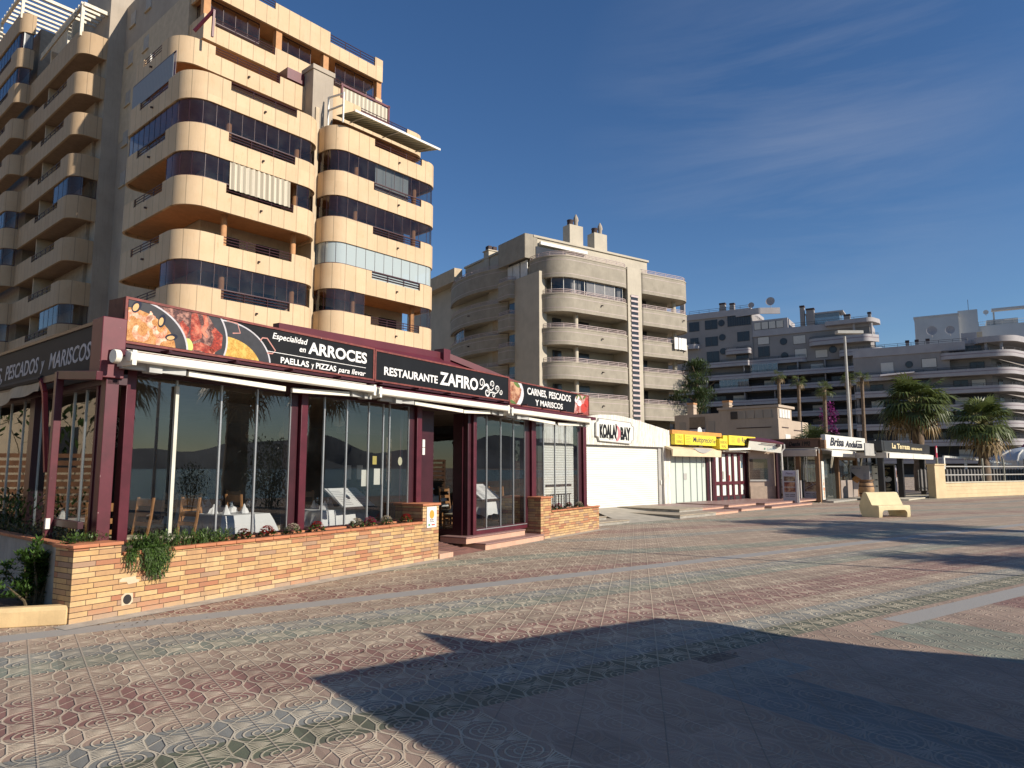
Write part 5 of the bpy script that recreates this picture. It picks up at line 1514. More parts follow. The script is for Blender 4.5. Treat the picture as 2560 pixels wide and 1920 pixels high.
# ------------------------------------------------------------------ dining room
wood = mat('oak', (.36, .17, .06), .5, .25, 6)
seatc = mat('cream_seat', (.62, .54, .38), .7, .08)
linen = mat('white_linen', (.78, .78, .76), .85, .04, 2)
porc = mat('napkin_white', (.80, .80, .79), .8, .03)
def chair_proto():
    t = thing('ladder_chair', 'oak ladder back chair', 'chair', R, (0, 0, .1), 'oak chairs at the restaurant tables')
    for sx in (-1, 1):
        m = MB(); m.beam((sx * .2, -.19, .1), (sx * .2, -.19, .53), .042, .042); part('leg', m, wood, t)
        m = MB(); m.tube([(sx * .19, .2, .1), (sx * .19, .2, .55), (sx * .195, .25, .85), (sx * .2, .28, 1.15)], .024, 6); part('leg', m, wood, t)
    m = MB(); m.box(-.22, .22, -.21, .21, .51, .545); part('seat_frame', m, wood, t)
    m = MB(); m.box(-.215, .215, -.205, .2, .545, .585); part('seat', m, seatc, t, bev=.015)
    for z, h in ((.72, .06), (.86, .07), (1.02, .11)):
        m = MB()
        k = .2 + (z - .55) * .13
        for i in range(6):
            x0, x1 = -.19 + .38 * i / 6, -.19 + .38 * (i + 1) / 6
            y0, y1 = k + .03 * cos(x0 * 8), k + .03 * cos(x1 * 8)
            m.mesh([(x0, y0 - .01, z), (x1, y1 - .01, z), (x1, y1 - .01, z + h), (x0, y0 - .01, z + h), (x0, y0 + .01, z), (x1, y1 + .01, z), (x1, y1 + .01, z + h), (x0, y0 + .01, z + h)], [(0, 1, 2, 3), (5, 4, 7, 6), (3, 2, 6, 7), (1, 0, 4, 5)])
        part('back_slat', m, wood, t)
    m = MB(); m.box(-.2, .2, -.2, -.17, .25, .28); m.box(-.2, -.17, -.19, .2, .3, .33); m.box(.17, .2, -.19, .2, .3, .33); part('stretcher', m, wood, t)
    return t
ch0 = chair_proto()
CH[ch0.name] = kids(ch0)
first = [True]
def chair(p, q, rz, label):
    o = ch0 if first[0] else copy_tree(ch0)
    first[0] = False
    o.location = R.w(p, q, .1); o.rotation_euler = (0, 0, R.rot + rz); o['label'] = label
def cloth(p0, p1, q0, q1, z, drop, seed):
    rnd = random.Random(seed)
    m = MB(); n = 14
    ring = []
    for i in range(n): ring.append((p0 + (p1 - p0) * i / n, q0, 0, -1))
    for i in range(n): ring.append((p1, q0 + (q1 - q0) * i / n, 1, 0))
    for i in range(n): ring.append((p1 - (p1 - p0) * i / n, q1, 0, 1))
    for i in range(n): ring.append((p0, q1 - (q1 - q0) * i / n, -1, 0))
    N = len(ring)
    v = [(x, y, z) for x, y, a, b in ring]
    for lv in (1, 2, 3):
        f = lv / 3
        for i, (x, y, a, b) in enumerate(ring):
            cor = i % n == 0
            if cor:
                a = -1 if x == p0 else 1; b = -1 if y == q0 else 1
            k = .012 + f * (.035 + .03 * sin(i * 1.9 + seed)) + (.07 * f if cor else 0)
            v.append((x + a * k, y + b * k, z - drop * f * (1.0 + (.22 if cor else .05 * sin(i * 1.3)))))
    F_ = [tuple(range(N))]
    for lv in range(3):
        for i in range(N):
            j = (i + 1) % N
            F_.append((lv * N + j, lv * N + i, (lv + 1) * N + i, (lv + 1) * N + j))
    m.mesh(v, F_)
    return m
def wineglass_mesh():
    m = MB(); m.lathe(0, 0, [(.033, 0), (.033, .003), (.004, .008), (.004, .085), (.02, .1), (.036, .13), (.038, .155), (.03, .2), (.029, .2), (.035, .155), (.018, .105)], 14); return m
wg = glassmat('wine_glass', (.86, .88, .9), 2.2, dirt=.0)
def napk():
    m = MB(); m.lathe(0, 0, [(.075, 0), (.06, .03), (.035, .09), (.012, .15), (.004, .155)], 7); m.mesh([(.03, -.02, .02), (.1, 0, .0), (.08, .04, .08), (.0, .03, .12)], [(0, 1, 2, 3)]); return m
protoG = protoN = None
def setting(p, q, z, lab, what, group):
    global protoG, protoN
    if what == 'glass':
        if protoG is None:
            protoG = solo('wine_glass', wineglass_mesh(), wg, lab, 'wine glass', R, (0, 0, 0), group); o = protoG
        else: o = protoG.copy(); COL.objects.link(o)
    else:
        if protoN is None:
            protoN = solo('folded_napkin', napk(), porc, lab, 'napkin', R, (0, 0, 0), group, smooth=False); o = protoN
        else: o = protoN.copy(); COL.objects.link(o)
        o.rotation_euler = (0, 0, random.uniform(0, 6))
    o['label'] = lab; o.location = R.w(p, q, z)
TB = [('the left window table', 3.2, 4.1, 1.95, 2.85, .85), ('the middle window table', 5.0, 6.1, 1.68, 2.5, .85), ('the table behind the step panes', 9.55, 10.6, 1.22, 2.05, .85), ('the table seen through the door gap', 11.0, 11.7, 4.0, 4.8, .85), ('the second row left table', 4.3, 5.2, 4.2, 5.0, .85)]
places = ['left', 'middle', 'right']
for i, (nm, p0, p1, q0, q1, z) in enumerate(TB):
    t = thing('dining_table', ['square dining table under a white cloth near the left window', 'square dining table under a white cloth in the middle window', 'square dining table under a white cloth behind the step panes', 'square dining table under a white cloth seen through the entrance', 'square dining table in the dim second row'][i], 'table', R, ((p0 + p1) / 2, (q0 + q1) / 2, .1), 'restaurant dining tables')
    m = MB(); m.box(p0, p1, q0, q1, z - .04, z - .006); part('top', m, wood, t)
    for a in (p0 + .05, p1 - .05):
        for b in (q0 + .05, q1 - .05):
            m = MB(); m.box(a - .03, a + .03, b - .03, b + .03, .1, z - .04); part('leg', m, wood, t)
    solo('tablecloth', cloth(p0 - .01, p1 + .01, q0 - .01, q1 + .01, z, .3, i + 1), linen, ['white tablecloth draped over the left window table', 'white tablecloth draped over the middle window table', 'white tablecloth draped over the table behind the step panes', 'white tablecloth on the table seen through the entrance', 'white tablecloth in the dim second row'][i], 'tablecloth', R, ((p0 + p1) / 2, (q0 + q1) / 2, z), 'white tablecloths')
    for k, (a, b) in enumerate(((.3, .3), (.72, .35), (.35, .72), (.75, .75))):
        pp, qq = p0 + (p1 - p0) * a, q0 + (q1 - q0) * b
        setting(pp, qq, z + .002, 'white folded napkin standing on ' + nm, 'napkin', 'napkins on ' + nm)
        if k < 3: setting(pp + .14, qq + .06, z + .002, 'stemmed wine glass on ' + nm, 'glass', 'wine glasses on ' + nm)
for (p, q, rz, lb) in ((2.55, 2.2, -pi / 2 + .05, 'oak ladder back chair at the left end of the left window table'), (2.15, 2.75, -pi / 2, 'oak ladder back chair deeper in the room beside the left window table'), (3.75, 3.25, .1, 'oak ladder back chair behind the left window table'), (4.28, 2.75, pi / 2, 'oak ladder back chair at the right end of the left window table'),
                       (4.55, 2.2, -pi / 2, 'oak ladder back chair at the left end of the middle window table'), (6.6, 2.2, pi / 2, 'oak ladder back chair at the right end of the middle window table'), (6.0, 2.9, 0, 'oak ladder back chair behind the middle window table'),
                       (9.1, 1.7, -pi / 2, 'oak ladder back chair left of the table behind the step panes'), (11.0, 1.7, pi / 2, 'oak ladder back chair right of the table behind the step panes'), (10.3, 2.7, 0, 'oak ladder back chair behind the table at the step panes'), (11.35, 3.55, pi, 'oak ladder back chair in front of the table seen through the entrance'),
                       (1.2, 1.6, -.4, 'oak ladder back chair alone behind the first window pane'), (3.7, 4.5, -pi / 2, 'oak ladder back chair left of the dim second row table'), (5.6, 4.5, pi / 2, 'oak ladder back chair right of the dim second row table')):
    chair(p, q, rz, lb)
# slanted menu boards by the glass
for (p0, p1, q, z, lb) in ((5.35, 6.15, 1.45, .87, 'open white menu board propped on the middle window table'), (9.35, 10.1, 1.15, .87, 'open white menu board propped on the table behind the step panes')):
    t = thing('menu_board', lb, 'menu board', R, ((p0 + p1) / 2, q, z), 'slanted menu boards')
    m = MB()
    a, b = (q, z + .02), (q + .42, z + .36)
    m.mesh([(p0, a[0], a[1]), (p1, a[0], a[1]), (p1 - .1, b[0], b[1]), (p0 - .1, b[0], b[1]), (p0, a[0] + .02, a[1] - .02), (p1, a[0] + .02, a[1] - .02), (p1 - .1, b[0] + .02, b[1] - .02), (p0 - .1, b[0] + .02, b[1] - .02)], [(0, 1, 2, 3), (5, 4, 7, 6), (4, 5, 1, 0), (5, 6, 2, 1), (6, 7, 3, 2), (7, 4, 0, 3)])
    part('board', m, mat('menu_white', (.76, .76, .74), .5, .03), t)
    m = MB()
    for i in range(9):
        f0 = .14 + i * .085
        for (x0, x1) in ((.06, .30), (.46, .70)):
            xx = lambda x: p0 + x * (p1 - p0) / .8 - .1 * f0
            y_, z_ = a[0] + .42 * f0, a[1] + .34 * f0 + .003
            y2, z2 = a[0] + .42 * (f0 + .025), a[1] + .34 * (f0 + .025) + .003
            m.face([(xx(x0), y_, z_), (xx(x1), y_, z_), (xx(x1), y2, z2), (xx(x0), y2, z2)])
    part('print_lines', m, mat('menu_grey', (.35, .35, .36), .6), t)
    m = MB(); m.box(p0, p1, q - .01, q + .05, z - .01, z + .03); part('ledge', m, slabdark, t)
# papers taped inside the panes
for (x, z, lb, r) in ((4.72, 1.30, 'yellowish notice sheet taped inside the restaurant pane', 'n'), (5.02, 1.32, 'white notice sheet with a clip inside the restaurant pane', 'n')):
    m = MB(); m.box(x, x + .15, GQ + .02, GQ + .024, z, z + .27)
    o = solo('notice', m, mat('paper', (.70, .68, .58), .8, .05), lb, 'notice', R, (x, GQ, z), 'notices inside the restaurant panes')
for (x, z, lb) in ((6.9, 1.36, 'left notice sheet deep behind the open door'), (7.25, 1.36, 'right notice sheet deep behind the open door')):
    m = MB(); m.box(x, x + .18, 3.0, 3.006, z, z + .3)
    solo('notice', m, mat('paper', (.70, .68, .58), .8, .05), lb, 'notice', R, (x, 3, z), 'notices inside the restaurant panes')
m = MB(); m.box(4.98, 5.08, GQ + .02, GQ + .023, 1.66, 1.80); solo('sticker', m, mat('sticker_yellow', (.62, .50, .12), .6), 'yellow and blue sticker on the restaurant pane', 'sticker', R, (5, GQ, 1.7))
m = MB(); m.prismy(ell(5.68, 1.72, .055, .075, 20), GQ + .015, GQ + .018); solo('sticker', m, mat('sticker_cream', (.66, .62, .42), .6), 'round cream sticker on the last pane before the door', 'sticker', R, (5.68, GQ, 1.7))
# dim things deeper inside: sideboard, fan, hanging lamps
t = thing('sideboard', 'dark wooden sideboard with plants in the depth of the dining room', 'sideboard', R, (2.2, 6.2, .1))
m = MB(); m.box(1.2, 3.4, 6.0, 6.5, .1, 1.15); part('body', m, mat('dark_oak', (.06, .03, .015), .5), t)
m = MB(); m.box(1.15, 3.45, 5.95, 6.55, 1.15, 1.2); part('top', m, wood, t)
t = thing('wall_fan', 'round caged fan hanging behind the second restaurant pane', 'fan', R, (2.55, 4.2, 2.0))
m = MB()
for rr_ in (.12, .2, .27, .3):
    m.tube([(2.55 + rr_ * cos(k * pi / 12), 4.2, 2.2 + rr_ * sin(k * pi / 12)) for k in range(25)], .006, 4)
for k in range(16): m.tube([(2.55, 4.2, 2.2), (2.55 + .3 * cos(k * pi / 8), 4.2, 2.2 + .3 * sin(k * pi / 8))], .004, 4)
part('cage', m, alu, t)
m = MB(); m.lathe(0, 0, [(.05, -.05), (.05, .05)], 12); m2 = MB(); m2.mesh([(2.55 + x, 4.2 + z, 2.2 + y) for x, y, z in m.v], m.f); part('hub', m2, whitemetal, t)
m = MB(); m.tube([(2.55, 4.25, 2.2), (2.55, 4.25, 2.84)], .02, 6); part('stem', m, alu, t)
for (p, q, z, lb) in ((4.2, 2.6, 2.1, 'pear shaped hanging lamp behind the left window'), (5.0, 2.7, 2.15, 'gourd shaped hanging lamp behind the middle window'), (5.3, 1.6, 2.35, 'small caged bulb lamp near the ceiling beside the post')):
    t = thing('pendant_lamp', lb, 'lamp', R, (p, q, z), 'unlit pendant lamps')
    m = MB(); m.lathe(p, q, [(.02, z), (.09, z + .02), (.11, z + .08), (.07, z + .16), (.03, z + .24), (.02, z + .3)], 12); part('shade', m, mat('lamp_straw', (.30, .24, .17), .8), t)
    m = MB(); m.tube([(p, q, z + .3), (p, q, 2.84)], .006, 4); part('cord', m, slabdark, t)
m = MB(); m.lathe(11.6, 6.0, [(.04, 1.0), (.04, 1.2), (.015, 1.27), (.015, 1.36)], 10)
solo('wine_bottle', m, mat('bottle_green', (.03, .05, .05), .2), 'dark wine bottle standing beyond the restaurant door', 'bottle', R, (11.6, 6, 1.0))
m = MB(); m.box(11.3, 12.0, 5.8, 6.3, .1, 1.0); solo('side_cabinet', m, MATS['dark_oak'], 'dark cabinet carrying a bottle beyond the restaurant door', 'cabinet', R, (11.6, 6, .1))
# side table visible through the left facade
t = thing('dining_table', 'dining table with an orange cloth seen through the side glazing', 'table', LFR, (-3.5, 1.1, .1), 'restaurant dining tables')
m = MB(); m.box(-4.1, -2.9, .8, 1.5, .80, .84); part('top', m, wood, t)
for a in (-4.0, -3.0):
    for b in (.9, 1.4):
        m = MB(); m.box(a - .03, a + .03, b - .03, b + .03, .1, .8); part('leg', m, wood, t)
solo('tablecloth', MB().box(-4.15, -2.85, .75, 1.55, .845, .85), linen, 'white tablecloth seen through the side glazing', 'tablecloth', LFR, (-2.6, 1.5, .84), 'white tablecloths')
for (a, b, k) in ((-3.5, 1.0, 0), (-3.05, 1.2, 1)):
    o = protoN.copy(); COL.objects.link(o); o.location = LFR.w(a, b, .852); o['label'] = ['white folded napkin nearest the side glazing post', 'white folded napkin by the corner post behind the side glazing'][k]; o['group'] = 'napkins behind the side glazing'

# ------------------------------------------------------------------ shop row (frame az 43)
K = Fr(43, 2.485, 24.461)
def plankmat():
    m, t, b = NT('whitewashed_boards')
    c = coords(t)
    s = t.nodes.new('ShaderNodeSeparateXYZ'); t.links.new(c, s.inputs[0])
    u = math_(t, 'DIVIDE', s.outputs[0], .145)
    j = math_(t, 'LESS_THAN', math_(t, 'FRACT', u), .07)
    wn = t.nodes.new('ShaderNodeTexWhiteNoise'); wn.noise_dimensions = '1D'; t.links.new(math_(t, 'FLOOR', u), wn.inputs['W'])
    o = mixc(t, wn.outputs['Value'], (.66, .63, .55), (.76, .74, .68))
    st = ramp(t, noise(t, coords(t, 'Object', (9, 9, 1.0)), 2.0, 5, .75), [(.50, 0.0), (.60, 1.0)])
    o = mixc(t, math_(t, 'MULTIPLY', st, .62), o, (.27, .23, .18))
    o = mixc(t, math_(t, 'MULTIPLY', j, .7), o, (.22, .20, .17))
    t.links.new(o, b.inputs['Base Color']); b.inputs['Roughness'].default_value = .75
    bumpn(t, b, math_(t, 'MULTIPLY', j, -1.0), .6, .01)
    return m
planks = plankmat()
shutm = mat('shutter_white', (.72, .71, .64), .45, .03, 2)
greyf = mat('grey_frame', (.40, .39, .36), .6, .1)
paperw = glassmat('papered_glass', (.6, .6, .6), 1.0, opaque=.96, oc=(.60, .68, .60))
kb = thing('beach_bar', 'whitewashed board kiosk with a closed white roller shutter', 'kiosk', K, (2.8, 1.5, 0))
m = MB(); m.prismy([(-2.2, 2.42), (5.22, 2.42), (5.22, 0), (5.76, 0), (5.76, 3.1), (4.2, 3.3), (2.6, 3.5), (1.9, 3.53), (1.0, 3.5), (-.2, 3.36), (-2.2, 3.2)], 0, .12); part('board_front', m, planks, kb)
m = MB()
n = 30
for i in range(n):
    z0, z1 = 2.40 * i / n, 2.40 * (i + 1) / n
    m.mesh([(-2.0, .16, z0), (5.0, .16, z0), (5.0, .145, (z0 + z1) / 2), (-2.0, .145, (z0 + z1) / 2), (5.0, .16, z1), (-2.0, .16, z1)], [(0, 1, 2, 3), (3, 2, 4, 5)])
sh_ = part('roller_shutter', m, shutm, kb, smooth=False)
m = MB(); m.box(4.98, 5.2, .1, .2, 0, 2.42); m.box(-2.0, 5.2, .13, .3, 2.36, 2.44); part('shutter_guide', m, greyf, kb)
m = MB(); m.box(5.06, 5.14, .06, .12, .95, 1.12); part('lock_box', m, whitemetal, kb)
for x in (1.35, 4.5):
    m = MB(); m.box(x, x + .14, .12, .15, .05, .09); part('handle', m, slabdark, sh_)
m = MB(); m.box(-2.2, 5.7, .2, 5, 0, 3.0); part('body', m, MATS['dark_interior'], kb)
m = MB(); m.box(-2.2, 5.76, .12, 5, 3.0, 3.1); part('roof', m, wallcream, kb)
m = MB(); m.tube([(5.5, -.12, .03), (5.6, -.14, .12), (5.72, -.1, .03), (5.8, -.05, .1)], .03, 5); part('floor_bracket', m, slabdark, kb)
kv = thing('shop_sign', 'white shield shaped board reading KOALA BAY on the whitewashed kiosk', 'sign', K, (1.75, -.05, 2.9), 'shop signs along the promenade')
sh = [(.62, 2.72), (.74, 2.70), (.80, 2.56), (2.78, 2.50), (2.86, 2.62), (2.98, 2.64), (2.98, 3.14), (2.86, 3.17), (2.80, 3.29), (.80, 3.36), (.74, 3.24), (.62, 3.20)]
m = MB(); m.prismy(sh, -.07, -.001); part('board', m, shutm, kv, bev=.008)
m = MB()
for a, b in zip(sh, sh[1:] + sh[:1]): m.beam((a[0], -.075, a[1]), (b[0], -.075, b[1]), .02, .02)
part('moulding', m, greyf, kv)
m = MB()
text_mesh(m, 'KOALA', .83, -.07, 2.66, 1.0, .50, 0, .01, bold=.055); text_mesh(m, 'BAY', 2.12, -.07, 2.62, .66, .48, 0, .01, bold=.055)
rn = random.Random(4)
for x in [.9 + i * .085 for i in range(10)] + [2.18 + i * .09 for i in range(6)]:
    flat(m, strip([(x, 2.70), (x + .01, 2.70 - rn.uniform(.03, .10))], .028), -.07, 0, .01)
part('lettering', m, black, kv)
m = MB(); flat(m, strip([(1.90, 3.14), (1.98, 3.05), (2.04, 2.92), (2.03, 2.76), (1.92, 2.60), (1.82, 2.58)], [.03, .11, .15, .15, .09, .02]), -.072, 0, .008); part('pink_emblem', m, mat('pink_paint', (.70, .22, .24), .6), kv)
m = MB(); flat(m, strip([(1.84, 3.20), (1.86, 3.05), (1.84, 2.90), (1.80, 2.75), (1.86, 2.62)], [.06, .09, .07, .08, .05]), -.071, 0, .006); part('black_emblem', m, black, kv)
# paved forecourts and steps
def steps(name, label, boxes, mt, mt2=None):
    t = thing(name, label, 'steps', K, (boxes[0][0], boxes[0][2], 0), 'steps in front of the shops')
    for (x0, x1, y0, y1, z0, z1) in boxes:
        m = MB(); m.box(x0, x1, y0, y1, z0, z1 - .03); o = part('riser', m, mt, t)
        m = MB(); m.box(x0 - .02, x1 + .02, y0 - .02, y1, z1 - .03, z1); part('tread', m, mt2 or mt, o, bev=.006)
steps('forecourt_steps', 'weathered grey brown steps in front of the white kiosk corner', [(.6, 3.0, -3.3, -.2, 0, .12), (1.8, 3.4, -2.6, -.1, .12, .22)], concrete, mat('step_stone', (.36, .30, .22), .8, .2, 4))
steps('forecourt_steps', 'low concrete steps at the end of the short brick planter', [(-3.6, -1.9, -3.05, -1.5, 0, .1), (-3.6, -2.4, -2.6, -1.5, .1, .2)], concrete, MATS['step_stone'])
steps('forecourt_steps', 'pink stone steps below the papered shop window', [(3.0, 4.9, -3.2, -.2, 0, .11), (3.4, 5.4, -2.4, -.1, .11, .2)], peach, granite)
steps('forecourt_steps', 'pink stone steps in front of the burgundy shop door', [(5.6, 7.6, -3.0, -.1, 0, .11), (6.0, 8.4, -2.3, -.05, .11, .21)], peach, granite)
steps('forecourt_steps', 'long pink stone steps before the beige porch', [(8.3, 12.6, -3.0, 0, 0, .09), (8.8, 14.6, -2.5, 1.5, .09, .18)], peach, granite)
m = MB(); m.mesh([(.2, -.05, .2), (3.6, -.05, .2), (1.6, -3.4, .005), (-2.2, -3.1, .005), (3.6, -.05, 0), (.2, -.05, 0)], [(0, 3, 2, 1), (0, 1, 4, 5)])
solo('forecourt', m, mat('forecourt_slabs', (.40, .36, .29), .8, .2, 3), 'sloping pale paved forecourt before the white shutter', 'forecourt', K, (1, -1.5, 0))
m = MB(); m.mesh([(5.3, -.05, .19), (9.3, -.05, .19), (6.3, -3.0, .006), (4.9, -3.1, .006)], [(0, 3, 2, 1)])
solo('forecourt', m, granite, 'sloping pink forecourt between the steps of the gift shop', 'forecourt', K, (6, -1.5, 0))

# gift shop
gs = thing('gift_shop', 'gift shop with papered windows, burgundy frames and an orange roof edge', 'shop', K, (8.5, 1.5, 0))
m = MB()
m.face([(5.8, .12, .1), (8.85, .12, .1), (8.85, .12, 2.3), (5.8, .12, 2.3)]); gp1 = part('papered_window', m, paperw, gs)
m = MB(); m.box(5.8, 8.9, .1, .16, 2.12, 2.32); part('upper_pane', m, glassmat('grey_pane', (.4, .42, .42), 1.2, opaque=.6, oc=(.3, .32, .31)), gs)
m = MB()
for x in (6.3, 6.9, 7.5, 8.05, 8.5): m.box(x - .012, x + .012, .09, .12, .1, 2.3)
part('edge_profile', m, alu, gp1)
m = MB(); m.box(6.2, 9.0, .06, .2, .02, .12); m.box(8.85, 9.02, .05, .2, .1, 2.3); m.box(9.2, 9.42, -.02, .2, .05, 2.3); part('window_frame', m, mpostd, gs)
m = MB(); m.box(9.05, 9.12, .0, .1, .05, 2.3); part('white_post', m, whitemetal, gs)
m = MB(); m.box(6.95, 7.2, .1, .118, 1.12, 1.38); part('grey_notice', m, greyf, gp1)
m = MB(); m.mesh([(8.62, .1, 1.62), (8.72, .1, 1.7), (8.7, .1, 1.95), (8.62, .1, 1.8)], [(0, 1, 2, 3)]); part('grey_notice', m, greyf, gp1)
dr = MB(); dr.box(9.42, 12.66, .06, .1, .1, 2.3); do = part('door_leaf', dr, mat('door_paper', (.66, .70, .64), .7, .04), gs)
m = MB()
for x in (9.5, 10.08, 10.72, 11.28, 11.9, 12.52): m.box(x - .09, x + .09, -.01, .09, .05, 2.32)
m.box(9.42, 12.6, -.005, .08, .86, 1.0); m.box(9.42, 12.6, -.005, .08, .05, .38); m.box(9.42, 12.6, -.005, .08, 2.24, 2.32); part('door_frame', m, mpost, do, bev=.004)
m = MB()
for x0, x1 in ((9.6, 9.98), (10.2, 10.6), (10.82, 11.18), (11.4, 11.8), (12.02, 12.42)): m.box(x0, x1, -.012, -.004, .12, .34)
part('kick_pane', m, bdark, do)
m = MB(); m.box(12.6, 12.85, -.1, .25, 0, 2.45); part('corner_post', m, mpostd, gs)
for (x, z, w_, h_, mt) in ((10.32, 1.1, .14, .35, greyf), (10.95, 1.02, .1, .25, mat('poster_red', (.45, .1, .08), .6)), (11.95, 1.15, .16, .2, mat('poster_blue', (.1, .18, .25), .6)), (12.2, 1.6, .12, .25, MATS['poster_blue'])):
    m = MB(); m.box(x, x + w_, .045, .06, z, z + h_); part('poster', m, mt, do)
m = MB(); m.box(5.6, 13.0, .2, 5, 0, 2.9); part('body', m, wallcream, gs)
m = MB(); m.box(5.72, 10.0, -.12, 4, 2.98, 3.14); part('roof_edge', m, mat('orange_roof_edge', (.62, .28, .06), .7), gs)
m = MB(); m.box(5.6, 13.1, .1, 5, 2.9, 2.98); part('roof', m, greyf, gs)
m = MB(); m.prismx([(-.36, 2.07), (-.38, 2.34), (-.2, 2.42), (.05, 2.5), (.05, 2.42), (-.3, 2.3), (-.32, 2.07)], 5.3, 9.42); va = part('awning_valance', m, mat('cream_valance', (.70, .57, .38), .8, .08, 2), gs)
m = MB(); m.prismy([(6.9, 2.42)] + [(6.9 + 1.7 * k / 14, 2.42 - .20 * sin(pi * k / 14)) for k in range(15)][1:-1] + [(8.6, 2.42)], -.40, -.385); part('sagging_fold', m, greyf, va)
m = MB()
for y in (-.45, -.3):
    m.beam((9.9, y, 2.42), (12.4, y, 2.50), .1, .09); m.beam((10.1, y + .2, 2.34), (11.3, y + .1, 2.44), .07, .07)
m.box(9.8, 12.6, -.3, -.02, 2.32, 2.4)
part('folded_awning', m, cassette, gs)
m = MB(); m.tube([(11.8, 2.0, 2.9), (11.8, 2.0, 3.2)], .03, 6); m.lathe(0, 0, [(.01, 0)] , 4) if False else None
m.prismy(ell(11.8, 3.36, .21, .22, 20), 1.9, 1.93); part('satellite_dish', m, whitemetal, gs)
yel = mat('yellow_sign', (.80, .64, .05), .5, .06, 2)
gl = 'shop signs along the promenade'
ys = thing('shop_sign', 'wide yellow sign reading Multiprecio over the papered window', 'sign', K, (7.8, -.2, 2.5), gl)
m = MB(); m.box(5.76, 6.45, -.22, -.02, 2.55, 2.98); m.box(6.47, 9.2, -.26, -.02, 2.55, 2.97); m.box(9.2, 9.95, -.42, -.02, 2.42, 2.88); part('panel', m, yel, ys, bev=.008)
m = MB(); text_mesh(m, 'Multiprecio', 7.15, -.26, 2.60, 1.62, .30, 0, .006, shear=.2, bold=.005); text_mesh(m, 'Top', 8.82, -.26, 2.62, .3, .22, 0, .006, shear=.2); part('lettering', m, mat('dark_blue_ink', (.04, .04, .09), .6), ys)
m = MB(); text_mesh(m, 'COLD', 5.9, -.22, 2.79, .42, .13, 0, .005); text_mesh(m, 'DRINKS', 5.86, -.22, 2.60, .5, .13, 0, .005); text_mesh(m, 'BEBIDAS', 9.26, -.42, 2.66, .62, .13, 0, .005); text_mesh(m, 'FRIAS', 9.36, -.42, 2.48, .42, .13, 0, .005); part('lettering', m, mat('olive_ink', (.30, .25, .05), .6), ys)
m = MB()
for i in range(5): m.box(6.56, 6.56 + .42 - .06 * (i % 3), -.264, -.26, 2.62 + i * .065, 2.64 + i * .065)
part('small_print', m, MATS['olive_ink'], ys)
m = MB(); m.box(6.6, 7.6, -.36, -.3, 2.50, 2.53); m.lathe(0, 0, [(.01, 0)], 4) if False else None; m.box(7.3, 7.6, -.45, -.3, 2.46, 2.54); part('sign_spotlight', m, slabdark, ys)
ys = thing('shop_sign', 'yellow sign reading Regalos with a small shell over the burgundy door', 'sign', K, (11.6, -.2, 2.6), gl)
m = MB(); m.box(10.0, 10.4, -.2, -.02, 2.66, 3.05); m.box(10.42, 13.2, -.26, -.02, 2.64, 3.07); m.box(13.2, 13.35, -.3, -.02, 2.66, 2.98); part('panel', m, yel, ys, bev=.008)
m = MB(); text_mesh(m, 'Regalos', 11.7, -.26, 2.69, .98, .32, 0, .006, shear=.2, bold=.005); text_mesh(m, 'Top', 12.78, -.26, 2.72, .34, .24, 0, .006, shear=.2); part('lettering', m, MATS['dark_blue_ink'], ys)
m = MB()
for i in range(5): m.box(10.66, 10.66 + .42 - .06 * (i % 3), -.264, -.26, 2.72 + i * .06, 2.74 + i * .06)
part('small_print', m, MATS['olive_ink'], ys)
m = MB(); flat(m, [(11.4 + .17 * (1 + .15 * cos(k * pi / 3 * 2)) * cos(k * pi / 9), 2.86 + .13 * sin(k * pi / 9)) for k in range(18)], -.26, 0, .005); part('shell_emblem', m, mat('orange_ink', (.70, .34, .06), .6), ys)

# beige porch with burgundy roof edge
GF = Fr(88, 11.15, 33.3)
gp = thing('beige_porch', 'beige rendered porch with burgundy sloping roof edge and white fascia', 'porch', GF, (.8, .2, 0))
m = MB(); m.mesh([(-.1, -.36, 2.94), (1.5, -.36, 2.76), (1.5, 1.2, 3.0), (-.1, 1.2, 3.2), (-.1, -.36, 2.86), (1.5, -.36, 2.68)], [(0, 1, 2, 3), (4, 5, 1, 0)]); part('roof', m, MATS['burgundy_roof'], gp)
m = MB(); m.prismy([(-.2, 2.46), (1.36, 2.29), (1.42, 2.68), (-.12, 2.86)], -.35, -.3); part('fascia', m, cassette, gp)
m = MB(); text_mesh(m, 'GARA', .72, -.35, 2.42, .36, .12, 0, .006); part('lettering', m, mat('pale_blue_ink', (.40, .52, .55), .6), gp)
m = MB(); m.prismy(ell(.60, 2.49, .035, .045, 10), -.358, -.35); part('emblem', m, mat('print_green', (.12, .35, .2), .6), gp)
m = MB(); m.box(.0, 1.3, .1, .2, 0, 2.5); part('wall', m, mat('peach_render', (.46, .36, .28), .85, .1, 2), gp)
m = MB(); m.box(.02, .86, .06, .1, 1.06, 2.02); w_ = part('window', m, tglass, gp)
m = MB(); m.box(.0, .9, .05, .1, .98, 1.06); part('sill', m, greyf, w_)
m = MB(); m.box(.0, 1.2, .04, .1, .1, .76); part('wood_panel', m, mat('pale_wood_panel', (.42, .33, .25), .7, .15, 6), gp)
m = MB(); m.box(1.18, 1.36, -.2, .0, 0, 2.4); part('post', m, mpostd, gp)
m = MB(); m.tube([(1.52, -.34, 2.7), (1.54, -.3, 2.52), (1.42, -.26, 2.36), (1.44, -.26, .16), (1.52, -.32, .1)], .04, 8); part('downpipe', m, whitemetal, gp)
m = MB(); m.tube([(.4, -.4, 2.74), (1.2, -.4, 2.66)], .015, 5); m.box(1.14, 1.3, -.46, -.34, 2.58, 2.70); part('lamp_bracket', m, slabdark, gp)

